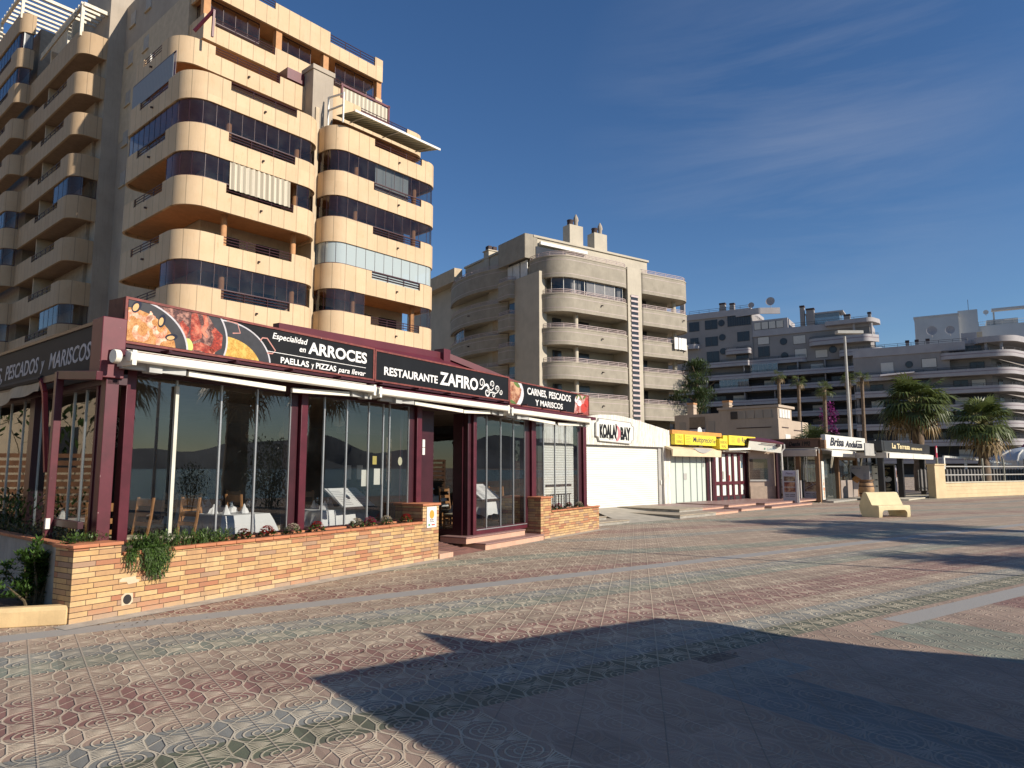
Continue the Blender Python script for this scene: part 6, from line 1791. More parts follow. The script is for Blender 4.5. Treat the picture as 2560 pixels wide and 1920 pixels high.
# seafood restaurant with the white sign (frame az 42, its side frame az 132)
BF = Fr(42, 14.24, 32.943); BS = Fr(132, 14.24, 32.943)
tgl2 = glassmat('veranda_glass', (.62, .66, .64), 1.6, opaque=.12, oc=(.4, .46, .44))
bw = mat('brown_post', (.20, .11, .055), .6, .2, 4)
bri = thing('seafood_restaurant', 'glazed veranda restaurant with white sign, brown side sign and cream awnings', 'restaurant', BF, (4, 2, 0))
def bp(nm, mt, fr_, *boxes, bev=0):
    m = MB()
    for b_ in boxes: m.box(*b_)
    if fr_ is BS:
        # side frame shares the origin: turn (p,q) into the front frame's axes
        m.v = [(y, -x, z) for x, y, z in m.v]
    return part(nm, m, mt, bri, bev=bev)
for (x, y) in ((1.0, .3), (3.4, .3), (6.4, .3)): bp('post', bw, BF, (x - .1, x + .1, y - .1, y + .1, 0, 2.5))
for x in (-1.1, -2.6, -4.4, -.2): bp('post', bw, BS, (x - .09, x + .09, .3, .48, 0, 2.5))
m = MB(); m.face([(1.1, .35, .1), (6.3, .35, .1), (6.3, .35, 2.3), (1.1, .35, 2.3)]); part('pane', m, tgl2, bri)
m = MB(); m.face([(.42, .3, .95), (.42, 4.6, .95), (.42, 4.6, 2.3), (.42, .3, 2.3)]); o = part('pane', m, tgl2, bri)
bp('edge_profile', alu, BS, *[(x - .02, x + .02, .38, .42, .95, 2.3) for x in (-.7, -1.6, -2.1, -3.1, -3.6)])
bp('low_wall', mat('pale_side_wall', (.50, .46, .42), .8, .1), BS, (-5, -.9, .05, .2, 0, 1.02), (-.1, -.05, 0, .1, 0, .02))
bp('handrail', slabdark, BS, (-4.8, -1.2, -.05, 0, .68, .72)); bp('wall_grille', slabdark, BS, (-2.2, -1.7, .03, .055, .28, .38))
bp('lintel', alu, BF, (1.0, 6.5, .3, .4, 2.28, 2.5)); bp('lintel', alu, BS, (-5, -.1, .34, .44, 2.28, 2.5))
bp('roof', mat('grey_roof', (.25, .24, .23), .8), BF, (.4, 7.2, .3, 6, 2.5, 2.62))
bp('wood_head', mat('slatted_head', (.34, .24, .16), .7, .2, 20), BF, (3.6, 6.3, .25, .33, 2.0, 2.3))
bp('low_panel', mat('taupe_panel', (.30, .25, .22), .7), BF, (3.6, 6.3, .2, .3, .1, .98))
bp('floor', concrete, BF, (.5, 7.0, -.4, 6, 0, .08)); bp('back_wall', mat('veranda_back', (.26, .27, .26), .8), BF, (.5, 7.0, 5.2, 5.4, 0, 2.5))
for (x0, x1, z0, z1) in ((1.4, 2.1, .9, 2.1), (2.3, 3.0, .9, 2.1), (4.0, 4.9, 1.1, 2.1), (5.1, 6.0, 1.1, 2.1)):
    bp('back_window', mat('bright_window', (.66, .72, .70), .5), BF, (x0, x1, 5.14, 5.2, z0, z1))
canv = mat('cream_awning', (.74, .71, .62), .8, .05, 2); canvs = mat('cream_awning_shaded', (.52, .47, .41), .85, .1)  # side awnings get a darker copy of the cream for their shaded side
m = MB(); m.prismx([(-.28, 2.14), (-.3, 2.42), (.2, 2.52), (.2, 2.45), (-.25, 2.38), (-.25, 2.14)], .95, 4.2); m.prismx([(-.28, 2.14), (-.3, 2.42), (.2, 2.52), (.2, 2.45), (-.25, 2.38), (-.25, 2.14)], 4.24, 7.4); part('front_awning', m, canv, bri)
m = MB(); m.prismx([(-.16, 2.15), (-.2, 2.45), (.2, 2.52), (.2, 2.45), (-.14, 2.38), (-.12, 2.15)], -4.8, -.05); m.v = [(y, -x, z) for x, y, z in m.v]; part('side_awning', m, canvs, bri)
m = MB(); m.beam((1.2, -.2, 2.1), (1.9, .1, 1.62), .05, .06); m.beam((1.4, -.2, 2.1), (2.0, .1, 1.62), .04, .05); m.beam((5.9, -.2, 2.1), (6.6, .1, 1.6), .06, .06); part('awning_arm', m, cassette, bri)
ws = thing('shop_sign', 'white sign with black brush lettering Brisa Andaluza', 'sign', BF, (4, .05, 2.5), gl)
m = MB(); m.box(1.0, 7.28, -.02, .2, 2.52, 3.19); part('panel', m, shutm, ws, bev=.01)
m = MB(); text_mesh(m, 'Brisa', 1.55, -.02, 2.66, 2.1, .42, 0, .01, shear=.3, bold=.035); text_mesh(m, 'Andaluza', 3.85, -.02, 2.64, 2.85, .34, 0, .01, shear=.3, bold=.04); m.box(5.7, 6.6, -.03, -.02, 2.98, 3.03); part('lettering', m, mat('blue_black', (.02, .022, .035), .5), ws)
bs = thing('shop_sign', 'dark brown side sign reading Desde 1992 beside the white sign', 'sign', BS, (-1, .02, 2.5), gl)
m = MB(); m.box(-5, .1, -.02, .15, 2.56, 2.94); part('panel', m, mat('brown_sign', (.10, .045, .03), .5, .2), bs)
m = MB(); m.box(-5, .12, -.05, .2, 2.94, 2.99); m.box(.0, .3, -.02, .2, 2.5, 2.9); part('frame', m, bw, bs)
m = MB(); text_mesh(m, 'Desde 1992', -1.35, -.02, 2.63, 1.0, .22, 0, .008, shear=.25, bold=.03); part('lettering', m, black, bs)

# menu displays, barrel
def board(name, label, fr_, x, y, w_, d_, z0, z1, fn, side=None, post_=True):
    t = thing(name, label, 'menu board', fr_, (x, y, 0), 'menu boards outside the restaurants')
    m = MB(); m.box(x, x + w_, y, y + d_, z0, z1); part('panel', m, whitemetal, t, bev=.008)
    if post_:
        m = MB(); m.box(x + .02, x + w_ - .02, y + .03, y + d_ - .03, 0, z0); part('foot', m, greyf, t)
    fn(t)
    return t
pf1 = food('print_dish_red', (.45, .10, .05), (.12, .03, .02), (.55, .35, .2), 16)
pf2 = food('print_dish_green', (.16, .2, .05), (.08, .07, .04), (.4, .2, .08), 10)
pf3 = food('print_dish_brown', (.30, .14, .06), (.07, .04, .03), (.5, .4, .25), 14)
lilac = mat('print_lilac', (.42, .40, .50), .6, .08)
greyp = mat('print_grey', (.45, .44, .46), .6, .06)
def f1(t):
    x = t['_x']
    for (z, mt) in ((1.03, pf3), (.78, pf1), (.55, pf1)):
        m = MB(); m.box(-.86, -.40, -.03, -.02, z, z + .2); part('dish_print', m, mt, t)
    m = MB(); m.box(-.88, -.38, -.026, -.02, 1.28, 1.46); part('title_print', m, lilac, t)
    m = MB(); text_mesh(m, 'Menu', -.78, -.026, 1.32, .3, .09, 0, .004, shear=.3); text_mesh(m, 'PARA LLEVAR', -.84, -.02, .42, .42, .05, 0, .004, bold=.02); text_mesh(m, 'TAKE AWAY', -.84, -.02, .34, .42, .05, 0, .004, bold=.02); part('lettering', m, slabdark, t)
    m = MB(); m.box(-.8, -.46, -.03, -.02, .06, .18); part('dish_print', m, pf1, t)
    m = MB(); m.box(-.32, -.25, -.1, .0, .0, 1.52); m.box(-.45, -.2, -.12, .1, 0, .03); part('white_edge', m, shutm, t)
MBF = Fr(118, *K.w(11.9, -3.0)[:2])
def mk(name, label, fr_, builder):
    t = thing(name, label, 'menu board', fr_, (0, 0, 0), 'menu boards outside the restaurants')
    t['_x'] = 0
    builder(t)
    del t['_x']
    return t
def b1(t):
    m = MB(); m.box(-.92, -.34, -.02, .04, .02, 1.5); part('panel', m, greyp, t); f1(t)
mk('menu_board', 'slim menu stand with three dish photos before the pale side wall', MBF, b1)
MB2 = Fr(125, *K.w(14.9, -2.6)[:2])
def b2(t):
    m = MB(); m.box(-.75, .05, -.1, .4, .12, 1.9); part('panel', m, greyp, t, bev=.01)
    m = MB(); m.prismy([(-.70, .5), (-.05, .5), (-.05, .95), (-.7, .62)], -.11, -.1); m.prismy([(-.7, .64), (-.35, .82), (-.55, 1.6), (-.7, 1.6)], -.11, -.1); part('dish_print', m, pf3, t)
    m = MB(); m.prismy([(-.33, .84), (-.05, .98), (-.05, 1.6), (-.52, 1.6)], -.11, -.1); part('dish_print', m, pf2, t)
    m = MB(); m.box(-.72, .02, -.106, -.1, 1.64, 1.86); part('title_print', m, lilac, t)
    m = MB(); text_mesh(m, 'Brisa', -.64, -.106, 1.70, .45, .11, 0, .004, shear=.3); text_mesh(m, 'MENU DEL DIA', -.66, -.1, .36, .6, .06, 0, .004, bold=.02); text_mesh(m, 'PAELLA Y PESCADO', -.66, -.1, .27, .6, .05, 0, .004); part('lettering', m, slabdark, t)
    # sunlit white end with prints running down it
    m = MB(); m.box(.05, .09, -.1, .42, .1, 1.92); part('white_end', m, shutm, t)
    m = MB()
    for (y, z, r) in ((.2, .85, .10), (.12, .62, .09), (.28, .6, .09), (.2, .42, .1), (.16, .25, .09), (.22, 1.02, .06)):
        m.prismx([(y + r * cos(a), z + r * 1.1 * sin(a)) for a in (.4, 1.6, 2.6, 3.9, 5.2)], .088, .094)
    part('dish_print', m, mat('print_chips', (.62, .22, .07), .6, .2, 10), t)
    m = MB()
    for z in (1.72, 1.66, 1.3, 1.24, 1.18, 1.12): m.box(.088, .094, .0, .3, z, z + .02)
    part('print_lines', m, MATS['menu_grey'], t)
    m = MB(); m.box(-.3, .2, -.14, .3, 0, .12); part('foot', m, slabdark, t)
mk('menu_board', 'tall box menu display with a sunlit white end beside the restaurant door', MB2, b2)
MB3 = Fr(126, *BF.w(5.6, -.1)[:2])
def b3(t):
    m = MB(); m.box(-.4, .5, -.05, .02, .5, 1.72); part('panel', m, greyp, t)
    m = MB(); m.prismy([(-.36, 1.0), (-.2, 1.22), (.1, 1.02), (-.1, .8)], -.06, -.05); part('dish_print', m, mat('print_bread', (.50, .24, .07), .6, .2, 12), t)
    m = MB(); m.prismy([(-.36, 1.05), (-.36, 1.4), (-.15, 1.2)], -.06, -.05); part('black_corner', m, black, t)
    m = MB(); text_mesh(m, 'Brisa', -.32, -.05, 1.55, .4, .09, 0, .004, shear=.3)
    for i in range(9): m.box(.2, .34, -.054, -.05, .72 + i * .07, .74 + i * .07)
    part('lettering', m, mat('print_blue', (.12, .16, .28), .6), t)
mk('menu_board', 'grey menu panel with a golden bread picture standing behind the barrel', MB3, b3)
MB4 = Fr(118, *BF.w(8.0, -.6)[:2])
def b4(t):
    m = MB(); m.box(-.5, -.12, -.04, .02, .25, 1.72); part('panel', m, mat('menu_sheet', (.62, .62, .56), .7, .05), t)
    m = MB()
    for z in (.32, .66, 1.0, 1.34): m.box(-.46, -.16, -.05, -.04, z, z + .26)
    part('menu_card', m, shutm, t)
    m = MB()
    for z in (.6, .94, 1.28, 1.62): m.box(-.36, -.26, -.06, -.04, z, z + .05)
    part('clip', m, slabdark, t)
mk('menu_board', 'narrow column of four clipped menu sheets next to the barrel', MB4, b4)
MB5 = Fr(122, *BF.w(9.6, -.8)[:2])
def b5(t):
    m = MB(); m.box(-.95, 0, -.06, .3, .3, 1.76); part('panel', m, black, t)
    m = MB(); m.box(.0, .05, -.3, .3, .28, 1.78); m.box(-1.0, .0, -.07, .3, 1.76, 1.8); part('grey_frame', m, greyf, t)
    for (x, z, rx, rz, mt) in ((-.45, 1.32, .16, .14, pf2), (-.35, .98, .2, .15, platew), (-.5, .66, .28, .14, pf3), (-.45, .42, .3, .08, pf3)):
        m = MB(); flat(m, ell(x, z, rx, rz, 20), -.06, 0, .005); part('dish_print', m, mt, t)
    m = MB(); text_mesh(m, 'La Terraza', -.75, -.06, 1.55, .55, .1, 0, .004); part('lettering', m, mat('gold_ink', (.55, .45, .2), .5), t)
    m = MB(); m.box(.05, .08, -.28, .28, .3, 1.76); part('end_panel', m, lilac, t)
    m = MB(); m.prismx([(.0 + .16 * cos(k * pi / 10), .85 + .22 * sin(k * pi / 10)) for k in range(20)], .078, .086); part('plate_print', m, platew, t)
    m = MB(); m.prismx([(-.2, 1.1), (.2, 1.05), (.22, 1.4), (-.1, 1.5)], .078, .086); part('dish_print', m, pf1, t)
    m = MB(); m.box(-.9, 0, 0, .25, 0, .3); part('foot', m, slabdark, t)
mk('menu_board', 'black lit menu case with dish pictures between the two restaurants', MB5, b5)
bt = thing('barrel', 'oak wine barrel standing upright before the seafood restaurant', 'barrel', BF, (4.4, -.75, .08))
m = MB(); m.lathe(4.4, -.75, [(.27, .08), (.33, .3), (.355, .53), (.33, .76), (.28, .98)], 20); part('staves', m, mat('barrel_oak', (.42, .25, .12), .6, .25, 8), bt)
for z, r in ((.16, .30), (.34, .343), (.70, .343), (.90, .303)):
    m = MB(); m.lathe(4.4, -.75, [(r - .008, z - .025), (r + .006, z - .025), (r + .004, z + .025), (r - .01, z + .025)], 20); part('hoop', m, slabdark, bt)
m = MB(); m.lathe(4.4, -.75, [(.36, .98), (.36, 1.02)], 20); part('table_top', m, bw, bt)

# second restaurant with the black sign
TF = Fr(42, 20.78, 38.029)
blackp = mat('black_steel', (.015, .015, .017), .4, .2)
ter = thing('terrace_restaurant', 'black framed terrace restaurant with cream awning under a black sign', 'restaurant', TF, (1.5, 1.5, 0))
for (x, y) in ((-3.3, .1), (0, 0), (4.9, 0), (-3.3, 2.5), (4.9, 2.6)):
    m = MB(); m.box(x - .13, x + .13, y - .13, y + .13, 0, 2.45); part('post', m, blackp, ter, bev=.005)
m = MB(); m.box(-3.5, 6.0, -.1, 5, 2.44, 2.5); part('roof', m, blackp, ter)
m = MB(); m.prismx([(-.34, 2.10), (-.36, 2.34), (.1, 2.46), (.1, 2.4), (-.31, 2.30), (-.31, 2.10)], -3.4, 1.3); m.prismx([(-.34, 2.10), (-.36, 2.34), (.1, 2.46), (.1, 2.4), (-.31, 2.30), (-.31, 2.10)], 1.36, 6.15); part('awning', m, canv, ter)
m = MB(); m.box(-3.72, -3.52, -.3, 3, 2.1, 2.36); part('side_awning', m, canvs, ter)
m = MB(); m.face([(-3.2, 2.6, .1), (4.8, 2.6, .1), (4.8, 2.6, 2.3), (-3.2, 2.6, 2.3)]); o = part('pane', m, tgl2, ter)
m = MB()
for x in (-2.2, -1.1, 0, 1.1, 2.2, 3.4): m.box(x - .03, x + .03, 2.56, 2.64, .1, 2.3)
m.box(-3.2, 4.8, 2.56, 2.64, 1.85, 1.92); m.box(-3.2, 4.8, 2.56, 2.64, 1.2, 1.25); part('pane_frame', m, blackp, o)
m = MB(); m.box(-3.4, 5.2, 5, 5.2, 0, 2.4); part('back_wall', m, MATS['veranda_back'], ter)
for x in (-2.8, -1.6, .2, 1.4, 2.8):
    m = MB(); m.box(x, x + .9, 4.94, 5.0, 1.0, 2.0); part('back_window', m, MATS['bright_window'], ter)
m = MB(); m.box(-2.6, 1.0, -.9, 2.5, 0, .05); m.box(1.2, 5.8, -.9, 2.5, 0, .06); part('floor_edge', m, mat('pale_slab', (.55, .50, .38), .8), ter)
m = MB(); m.box(-5.4, -3.7, .2, .25, 2.2, 2.8); part('grey_panel', m, greyf, ter)
m = MB(); m.tube([(-3.68, .2, 2.2), (-3.68, .2, 3.0)], .03, 6); part('stay', m, whitemetal, ter)
tsn = thing('shop_sign', 'black sign with cream letters La Terraza Restaurante', 'sign', TF, (1.3, -.1, 2.46), gl)
m = MB(); m.box(-3.5, 6.3, -.16, .1, 2.46, 2.96); m.box(-3.85, -3.5, -.14, .5, 2.46, 2.97); part('panel', m, mat('charcoal_sign', (.025, .026, .028), .4, .2, 2), tsn, bev=.01)
m = MB(); text_mesh(m, 'La Terraza', -2.1, -.16, 2.60, 3.6, .27, 0, .02, bold=.03); text_mesh(m, 'RESTAURANTE', 1.85, -.16, 2.60, 2.4, .12, 0, .02, bold=.03); part('lettering', m, mat('cream_letters', (.75, .62, .35), .5, .05), tsn)
m = MB(); m.box(6.25, 6.5, -.5, -.44, 2.2, 2.92); part('red_tag', m, mat('red_tag', (.55, .06, .10), .5), tsn)
m = MB(); m.box(6.28, 6.46, -.51, -.5, 2.5, 2.8); part('white_print', m, shutm, tsn)
mbx = thing('menu_board', 'white menu case with photo prints at the right end of the black terrace', 'menu board', TF, (5.6, -.3, .25), 'menu boards outside the restaurants')
m = MB(); m.box(5.15, 5.28, -.5, .1, .22, 1.62); part('panel', m, mat('pinkish_white', (.62, .56, .54), .6, .06), mbx)
m = MB(); m.box(5.1, 6.0, -.52, -.48, .25, 1.62); part('panel', m, shutm, mbx)
for z in (.45, .75, 1.05, 1.32):
    m = MB(); m.prismx([(-.4, z), (0, z), (0, z + .22), (-.4, z + .22)], 5.12, 5.15); part('dish_print', m, pf1, mbx)

# ------------------------------------------------------------------ bench
BN = Fr(75, 11.92, 23.25)
m = MB()
prof = [(0, 0), (0, .40), (.36, .38), (.58, .78), (.70, .80), (.86, .42), (.80, .0)]
L_, wall_ = 1.24, .13
# moulded body: two side cheeks, seat and back
t = thing('bench', 'pale yellow moulded concrete bench alone on the promenade paving', 'bench', BN, (.6, .4, 0))
side = [(0.02, 0), (0, .06), (0, .34), (.02, .385), (.30, .385), (.50, .74), (.54, .79), (.64, .80), (.70, .75), (.88, .36), (.86, .22), (.78, 0)]
arch = [(.0, .0)]
m.prismx([(y, z) for y, z in side], 0, wall_)
m.prismx([(y, z) for y, z in side], L_ - wall_, L_)
m.prismx([(0, .235), (0, .34), (.02, .385), (.30, .385), (.50, .74), (.54, .79), (.64, .80), (.70, .75), (.80, .53), (.73, .50), (.60, .66), (.40, .30), (.33, .235)], wall_, L_ - wall_)
# rounded haunches where the seat meets the cheeks
for x0, sgn in ((wall_, 1), (L_ - wall_, -1)):
    pts = [(x0, .236), (x0 + sgn * .12, .236)] + [(x0 + sgn * .12 - sgn * .12 * sin(a), .236 - .12 + .12 * cos(a)) for a in (0.2, .5, .8, 1.1, 1.4)] + [(x0, .12)]
    m.prismy(pts if sgn < 0 else pts[::-1], .0, .34)
part('body', m, mat('yellow_concrete', (.66, .56, .33), .75, .1, 3, bump=.1), t, bev=.022)

# ------------------------------------------------------------------ boundary wall and fence at the right
WL = Fr(58.5, 23.2, 38.3)
bwt = thing('boundary_wall', 'low cream block wall with an end pier at the right edge', 'wall', WL, (5, .1, 0))
crm = mat('cream_block', (.60, .47, .28), .85, .1, 1.5, streak=.15)
m = MB()
for i in range(4): m.box(0, 34, -.0 - .012 * (i % 2), .22, i * .2, i * .2 + .195)
part('wall_body', m, crm, bwt)
m = MB(); m.box(-.9, .1, -.05, .35, 0, 1.75); m.box(-.95, .15, -.1, .4, 1.75, 1.82); part('end_pier', m, crm, bwt)
m = MB(); m.box(0, 34, -.05, .26, .79, .85); part('coping', m, MATS['pale_slab'], bwt)
fn = thing('fence', 'grey tubular railing with tall posts standing on the cream wall', 'fence', WL, (5, .1, .85), None)
for x in (-.3, 4.5, 6.95, 9.6, 13):
    m = MB(); m.tube([(x, .12, .85), (x, .12, 2.15)], .06, 8); part('post', m, mat('weathered_post', (.30, .29, .23), .8, .2), fn)
m = MB()
for z in (1.22, 1.68): m.tube([(.1, .12, z), (34, .12, z)], .035, 6)
part('rail', m, greyf, fn)
m = MB(); m.box(1.6, 34, 2.2, 2.26, .3, 1.5)
for i in range(76): m.box(1.7 + i * .4, 1.76 + i * .4, 2.1, 2.2, .3, 1.55)
solo('slat_screen', m, mat('grey_slats', (.16, .15, .14), .8, .2, 6), 'dark grey slatted screen behind the tubular railing', 'screen', WL, (5, 2.1, .3))
# white slide-like rail and sign posts behind the wall
gr = thing('handrail', 'white sloping ramp handrail on posts behind the railing', 'handrail', WL, (8, 3, .8))
m = MB(); m.beam((6.0, 3, 2.3), (8.0, 3, 2.25), .12, .12); m.beam((8.0, 3, 2.27), (14.5, 3, 1.85), .12, .12); part('rail', m, whitemetal, gr)
for x, z in ((6.0, 2.3), (8.6, 2.2)):
    m = MB(); m.box(x - .07, x + .07, 2.95, 3.05, .6, z); part('post', m, whitemetal, gr)
ct = thing('canopy_tent', 'white clear sided dome canopy at the right edge behind the railing', 'tent', WL, (25, 6, .9))
m = MB(); m.lathe(25.5, 6, [(3.0, 1.3), (2.95, 2.2), (2.6, 2.65), (1.9, 3.0), (1.0, 3.25), (.2, 3.3)], 20); part('cover', m, mat('pvc_white', (.55, .57, .56), .3, .06, 1), ct)
m = MB()
for k in range(12):
    a = k * pi / 6
    m.tube([(25.5 + 3.03 * cos(a), 6 + 3.03 * sin(a), 1.3), (25.5 + 2.98 * cos(a), 6 + 2.98 * sin(a), 2.2), (25.5 + 2.63 * cos(a), 6 + 2.63 * sin(a), 2.67), (25.5 + 1.92 * cos(a), 6 + 1.92 * sin(a), 3.03)], .05, 5)
part('ribs', m, whitemetal, ct)
m = MB(); m.lathe(25.5, 6, [(.9, 3.25), (.7, 3.5), (.1, 3.6)], 14); part('cap', m, mat('red_cap', (.35, .08, .1), .6), ct)
# tall lamp
lp = thing('lamp_post', 'tall pale street lamp rising among the thin palms', 'street lamp', WF, (28.7, 60, 0))
m = MB(); m.tube([(28.7, 60, 0), (28.7, 60, 8), (28.7, 60, 12.9)], [.15, .12, .10], 10); part('pole', m, greyf, lp)
m = MB(); m.box(28.0, 30.2, 59.7, 60.3, 13.1, 13.35); part('lamp_head', m, greyf, lp)

# ------------------------------------------------------------------ vegetation
def leafmat(name, c1, c2, c3=None, trans=.25):
    m = bpy.data.materials.new(name); m.use_nodes = True
    t = m.node_tree; b = t.nodes['Principled BSDF']
    oi = noise(t, coords(t), 2.3, 3, .6)
    at = t.nodes.new('ShaderNodeAttribute'); at.attribute_name = 'tone'
    f = math_(t, 'ADD', math_(t, 'MULTIPLY', oi, .35), math_(t, 'MULTIPLY', at.outputs['Fac'], .65))
    o = ramp(t, f, [(.2, c1), (.75, c2)] + ([(.97, c3)] if c3 else []))
    t.links.new(o, b.inputs['Base Color']); b.inputs['Roughness'].default_value = .45
    tr = t.nodes.new('ShaderNodeBsdfTranslucent'); t.links.new(o, tr.inputs['Color'])
    mx_ = t.nodes.new('ShaderNodeMixShader'); mx_.inputs['Fac'].default_value = trans
    out = t.nodes['Material Output']
    t.links.new(b.outputs[0], mx_.inputs[1]); t.links.new(tr.outputs[0], mx_.inputs[2]); t.links.new(mx_.outputs[0], out.inputs['Surface'])
    return m
class LB(MB):        # leaves: keep a tone per face
    def __init__(s): super().__init__(); s.t = []
    def leaf(s, p, d, up, l, w, tone, fold=.0):
        d = d.normalized(); x = d.cross(up)
        if x.length < 1e-3: x = d.cross(Vector((1, 0, 0)))
        x.normalize(); n = x.cross(d)
        a = p; b = p + d * l * .45 + x * w / 2 + n * fold; c = p + d * l; e = p + d * l * .45 - x * w / 2 + n * fold
        s.face([a, b, c, e]); s.t.append(tone)
    def quad(s, pts, tone):
        s.face(pts); s.t.append(tone)
    def data(s, name, mats, shift=(0, 0, 0), smooth=True, weld=True):
        me = super().data(name, mats, shift, False, False)
        at = me.attributes.new('tone', 'FLOAT', 'FACE')
        at.data.foreach_set('value', s.t)
        return me
def rv(r): return Vector((r.gauss(0, 1), r.gauss(0, 1), r.gauss(0, 1))).normalized()
g_dark = leafmat('leaf_dark', (.016, .035, .009), (.07, .13, .028), (.13, .19, .05))
g_palm = leafmat('palm_leaf', (.03, .045, .014), (.13, .165, .045), (.26, .27, .10), .3)
g_dry = leafmat('dry_leaf', (.16, .10, .04), (.36, .25, .10), (.45, .34, .16), .2)
g_pine = leafmat('pine_leaf', (.02, .04, .012), (.075, .115, .03), (.12, .15, .05), .15)
g_bush = leafmat('bush_leaf', (.02, .045, .008), (.085, .165, .03), (.16, .24, .06), .3)
g_rose = leafmat('rosemary_leaf', (.035, .075, .014), (.12, .21, .045), (.19, .26, .08), .3)
g_brownish = leafmat('groundcover_leaf', (.05, .055, .02), (.15, .15, .06), (.22, .18, .09), .2)
bark = mat('palm_bark', (.17, .12, .08), .9, .35, 5, bump=.9, bscale=14)

def fan(lb, p, d, R_, nb, rnd, tone, droop=.35):
    """one fan leaf: blades spread from p in the plane of d"""
    d = d.normalized(); side = d.cross(Vector((0, 0, 1)))
    if side.length < .1: side = Vector((1, 0, 0))
    side.normalize(); nrm = side.cross(d)
    for i in range(nb):
        a = (i / (nb - 1) - .5) * 3.7
        v = (d * cos(a) + side * sin(a)).normalized()
        l = R_ * (.75 + .25 * cos(a * .7)) * rnd.uniform(.85, 1.08)
        w = R_ * .10
        x = v.cross(nrm).normalized() * (w / 2)
        b = p + v * l * .6 + nrm * .05 * R_
        e = p + v * l + Vector((0, 0, -droop * l * rnd.uniform(.4, 1.2)))
        tt = tone + rnd.uniform(-.12, .12)
        lb.quad([p, b + x, b - x], tt); lb.quad([b + x, e, b - x], tt + .08)
def palm(base, h, rad, label, n=44, tr=(.3, .22), dry=14, group=None, seed=1, blades=15, lean=(0, 0), boots=True, hang=0):
    rnd = random.Random(seed)
    t = thing('fan_palm', label, 'palm tree', WF, base, group)
    bx, by, bz = base
    top = Vector((bx + lean[0], by + lean[1], bz + h))
    m = MB()
    k = max(10, int(h / .35))
    pts = [Vector((bx, by, bz)).lerp(top, i / k) for i in range(k + 1)]
    rr = [tr[0] + (tr[1] - tr[0]) * min(1, i / k * 1.4) + (rnd.uniform(-.03, .05) if boots else .01 * (i % 2)) * tr[0] * 2 for i in range(k + 1)]
    m.tube(pts, rr, 12)
    part('trunk', m, bark, t)
    lb = LB(); ld = LB(); st = MB()
    for i in range(n):
        el = math.asin(rnd.uniform(-.42, 1.0)); az_ = i * 2.39996 + rnd.uniform(-.3, .3)
        d = Vector((cos(az_) * cos(el), sin(az_) * cos(el), sin(el)))
        pet = rad * rnd.uniform(.42, .62)
        p = top + d * pet + Vector((0, 0, -.06 * rad * (1 - sin(el))))
        st.tube([top, p], [.03 * rad / 2, .015 * rad / 2], 3)
        dd = (d + Vector((0, 0, -.28))).normalized()
        fan(lb, p, dd, rad * rnd.uniform(.42, .56), blades, rnd, .30 + .35 * (sin(el) * .5 + .5) + rnd.uniform(-.1, .15), .45 - .25 * sin(el))  # upper fronds paler: light on the crown top put into the tone
    for i in range(dry):
        az_ = rnd.uniform(0, 2 * pi); el = rnd.uniform(-1.1, -.55)
        d = Vector((cos(az_) * cos(el), sin(az_) * cos(el), sin(el)))
        p = top + d * rad * rnd.uniform(.4, .7)
        fan(ld, p, (d + Vector((0, 0, -.9))).normalized(), rad * rnd.uniform(.3, .5), max(7, blades // 2), rnd, rnd.uniform(.2, .8), .5)
    for i in range(hang):
        az_ = rnd.uniform(0, 2 * pi); p0 = top + Vector((cos(az_), sin(az_), 0)) * rad * .2
        st.tube([p0, p0 + Vector((cos(az_), sin(az_), 0)) * rad * .55 + Vector((0, 0, .1)), p0 + Vector((cos(az_), sin(az_), 0)) * rad * .75 + Vector((0, 0, -rad * .9))], .02, 4)
    part('crown', lb, g_palm, t)
    if ld.f: part('dead_fronds', ld, g_dry, t)
    part('leaf_stalks', st, mat('stalk', (.16, .15, .05), .7), t)
    return t
palm((28.7, 50, 0), 6.0, 2.75, 'large bushy fan palm behind the black terrace sign', 64, (.42, .33), 22, seed=3, blades=18, hang=6)
palm((29.9, 45, 0), 4.35, 2.2, 'shorter bushy fan palm with browned fronds above the cream wall', 58, (.33, .28), 22, seed=5, blades=18, hang=4)
palm((36.5, 45.5, 0), 4.2, 2.4, 'dark fan palm half cut off by the right edge', 44, (.33, .28), 10, seed=6, blades=16)
for i, (x, y, z, r, lb_) in enumerate(((28.4, 75, 11.3, .95, 'thin palm left of the others behind the beige house'), (30.5, 75, 10.75, 1.05, 'thin palm second from left of the thin trunked row'), (30.1, 68, 9.1, 1.15, 'thin palm standing lowest just left of the white brush lettered sign'), (35.9, 75, 10.95, 1.1, 'thin palm beside the tall lamp post'), (37.3, 75, 11.2, 1.1, 'thin palm at the right end of the thin trunked row'))):
    palm((x, y, 0), z, r, lb_, 26, (.24, .17), 5, 'thin trunked palms behind the shops', 20 + i, 11, (.15, 0), False)
palm((23.5, 55, 0), 3.2, 2.0, 'low feathery palm between the beige house and the white sign', 46, (.3, .25), 6, seed=31, blades=15)
# palms, hedge and bushes towards the sea, which throw shade and show in the glass
palm((18.0, 11.8, 0), 5.3, 2.1, 'fat trunked palm beyond the promenade edge whose shade falls by the bench', 46, (.50, .42), 14, 'palms along the sea side', 41, 14, (.2, .1))
palm((18.5, 15.2, 0), 5.4, 2.0, 'second fat trunked palm on the sea side of the promenade', 46, (.46, .38), 12, 'palms along the sea side', 42, 14, (-.2, .1))
palm((18.7, 6.7, 0), 5.1, 2.3, 'third palm nearest the camera on the sea side', 46, (.45, .38), 12, 'palms along the sea side', 43, 14)

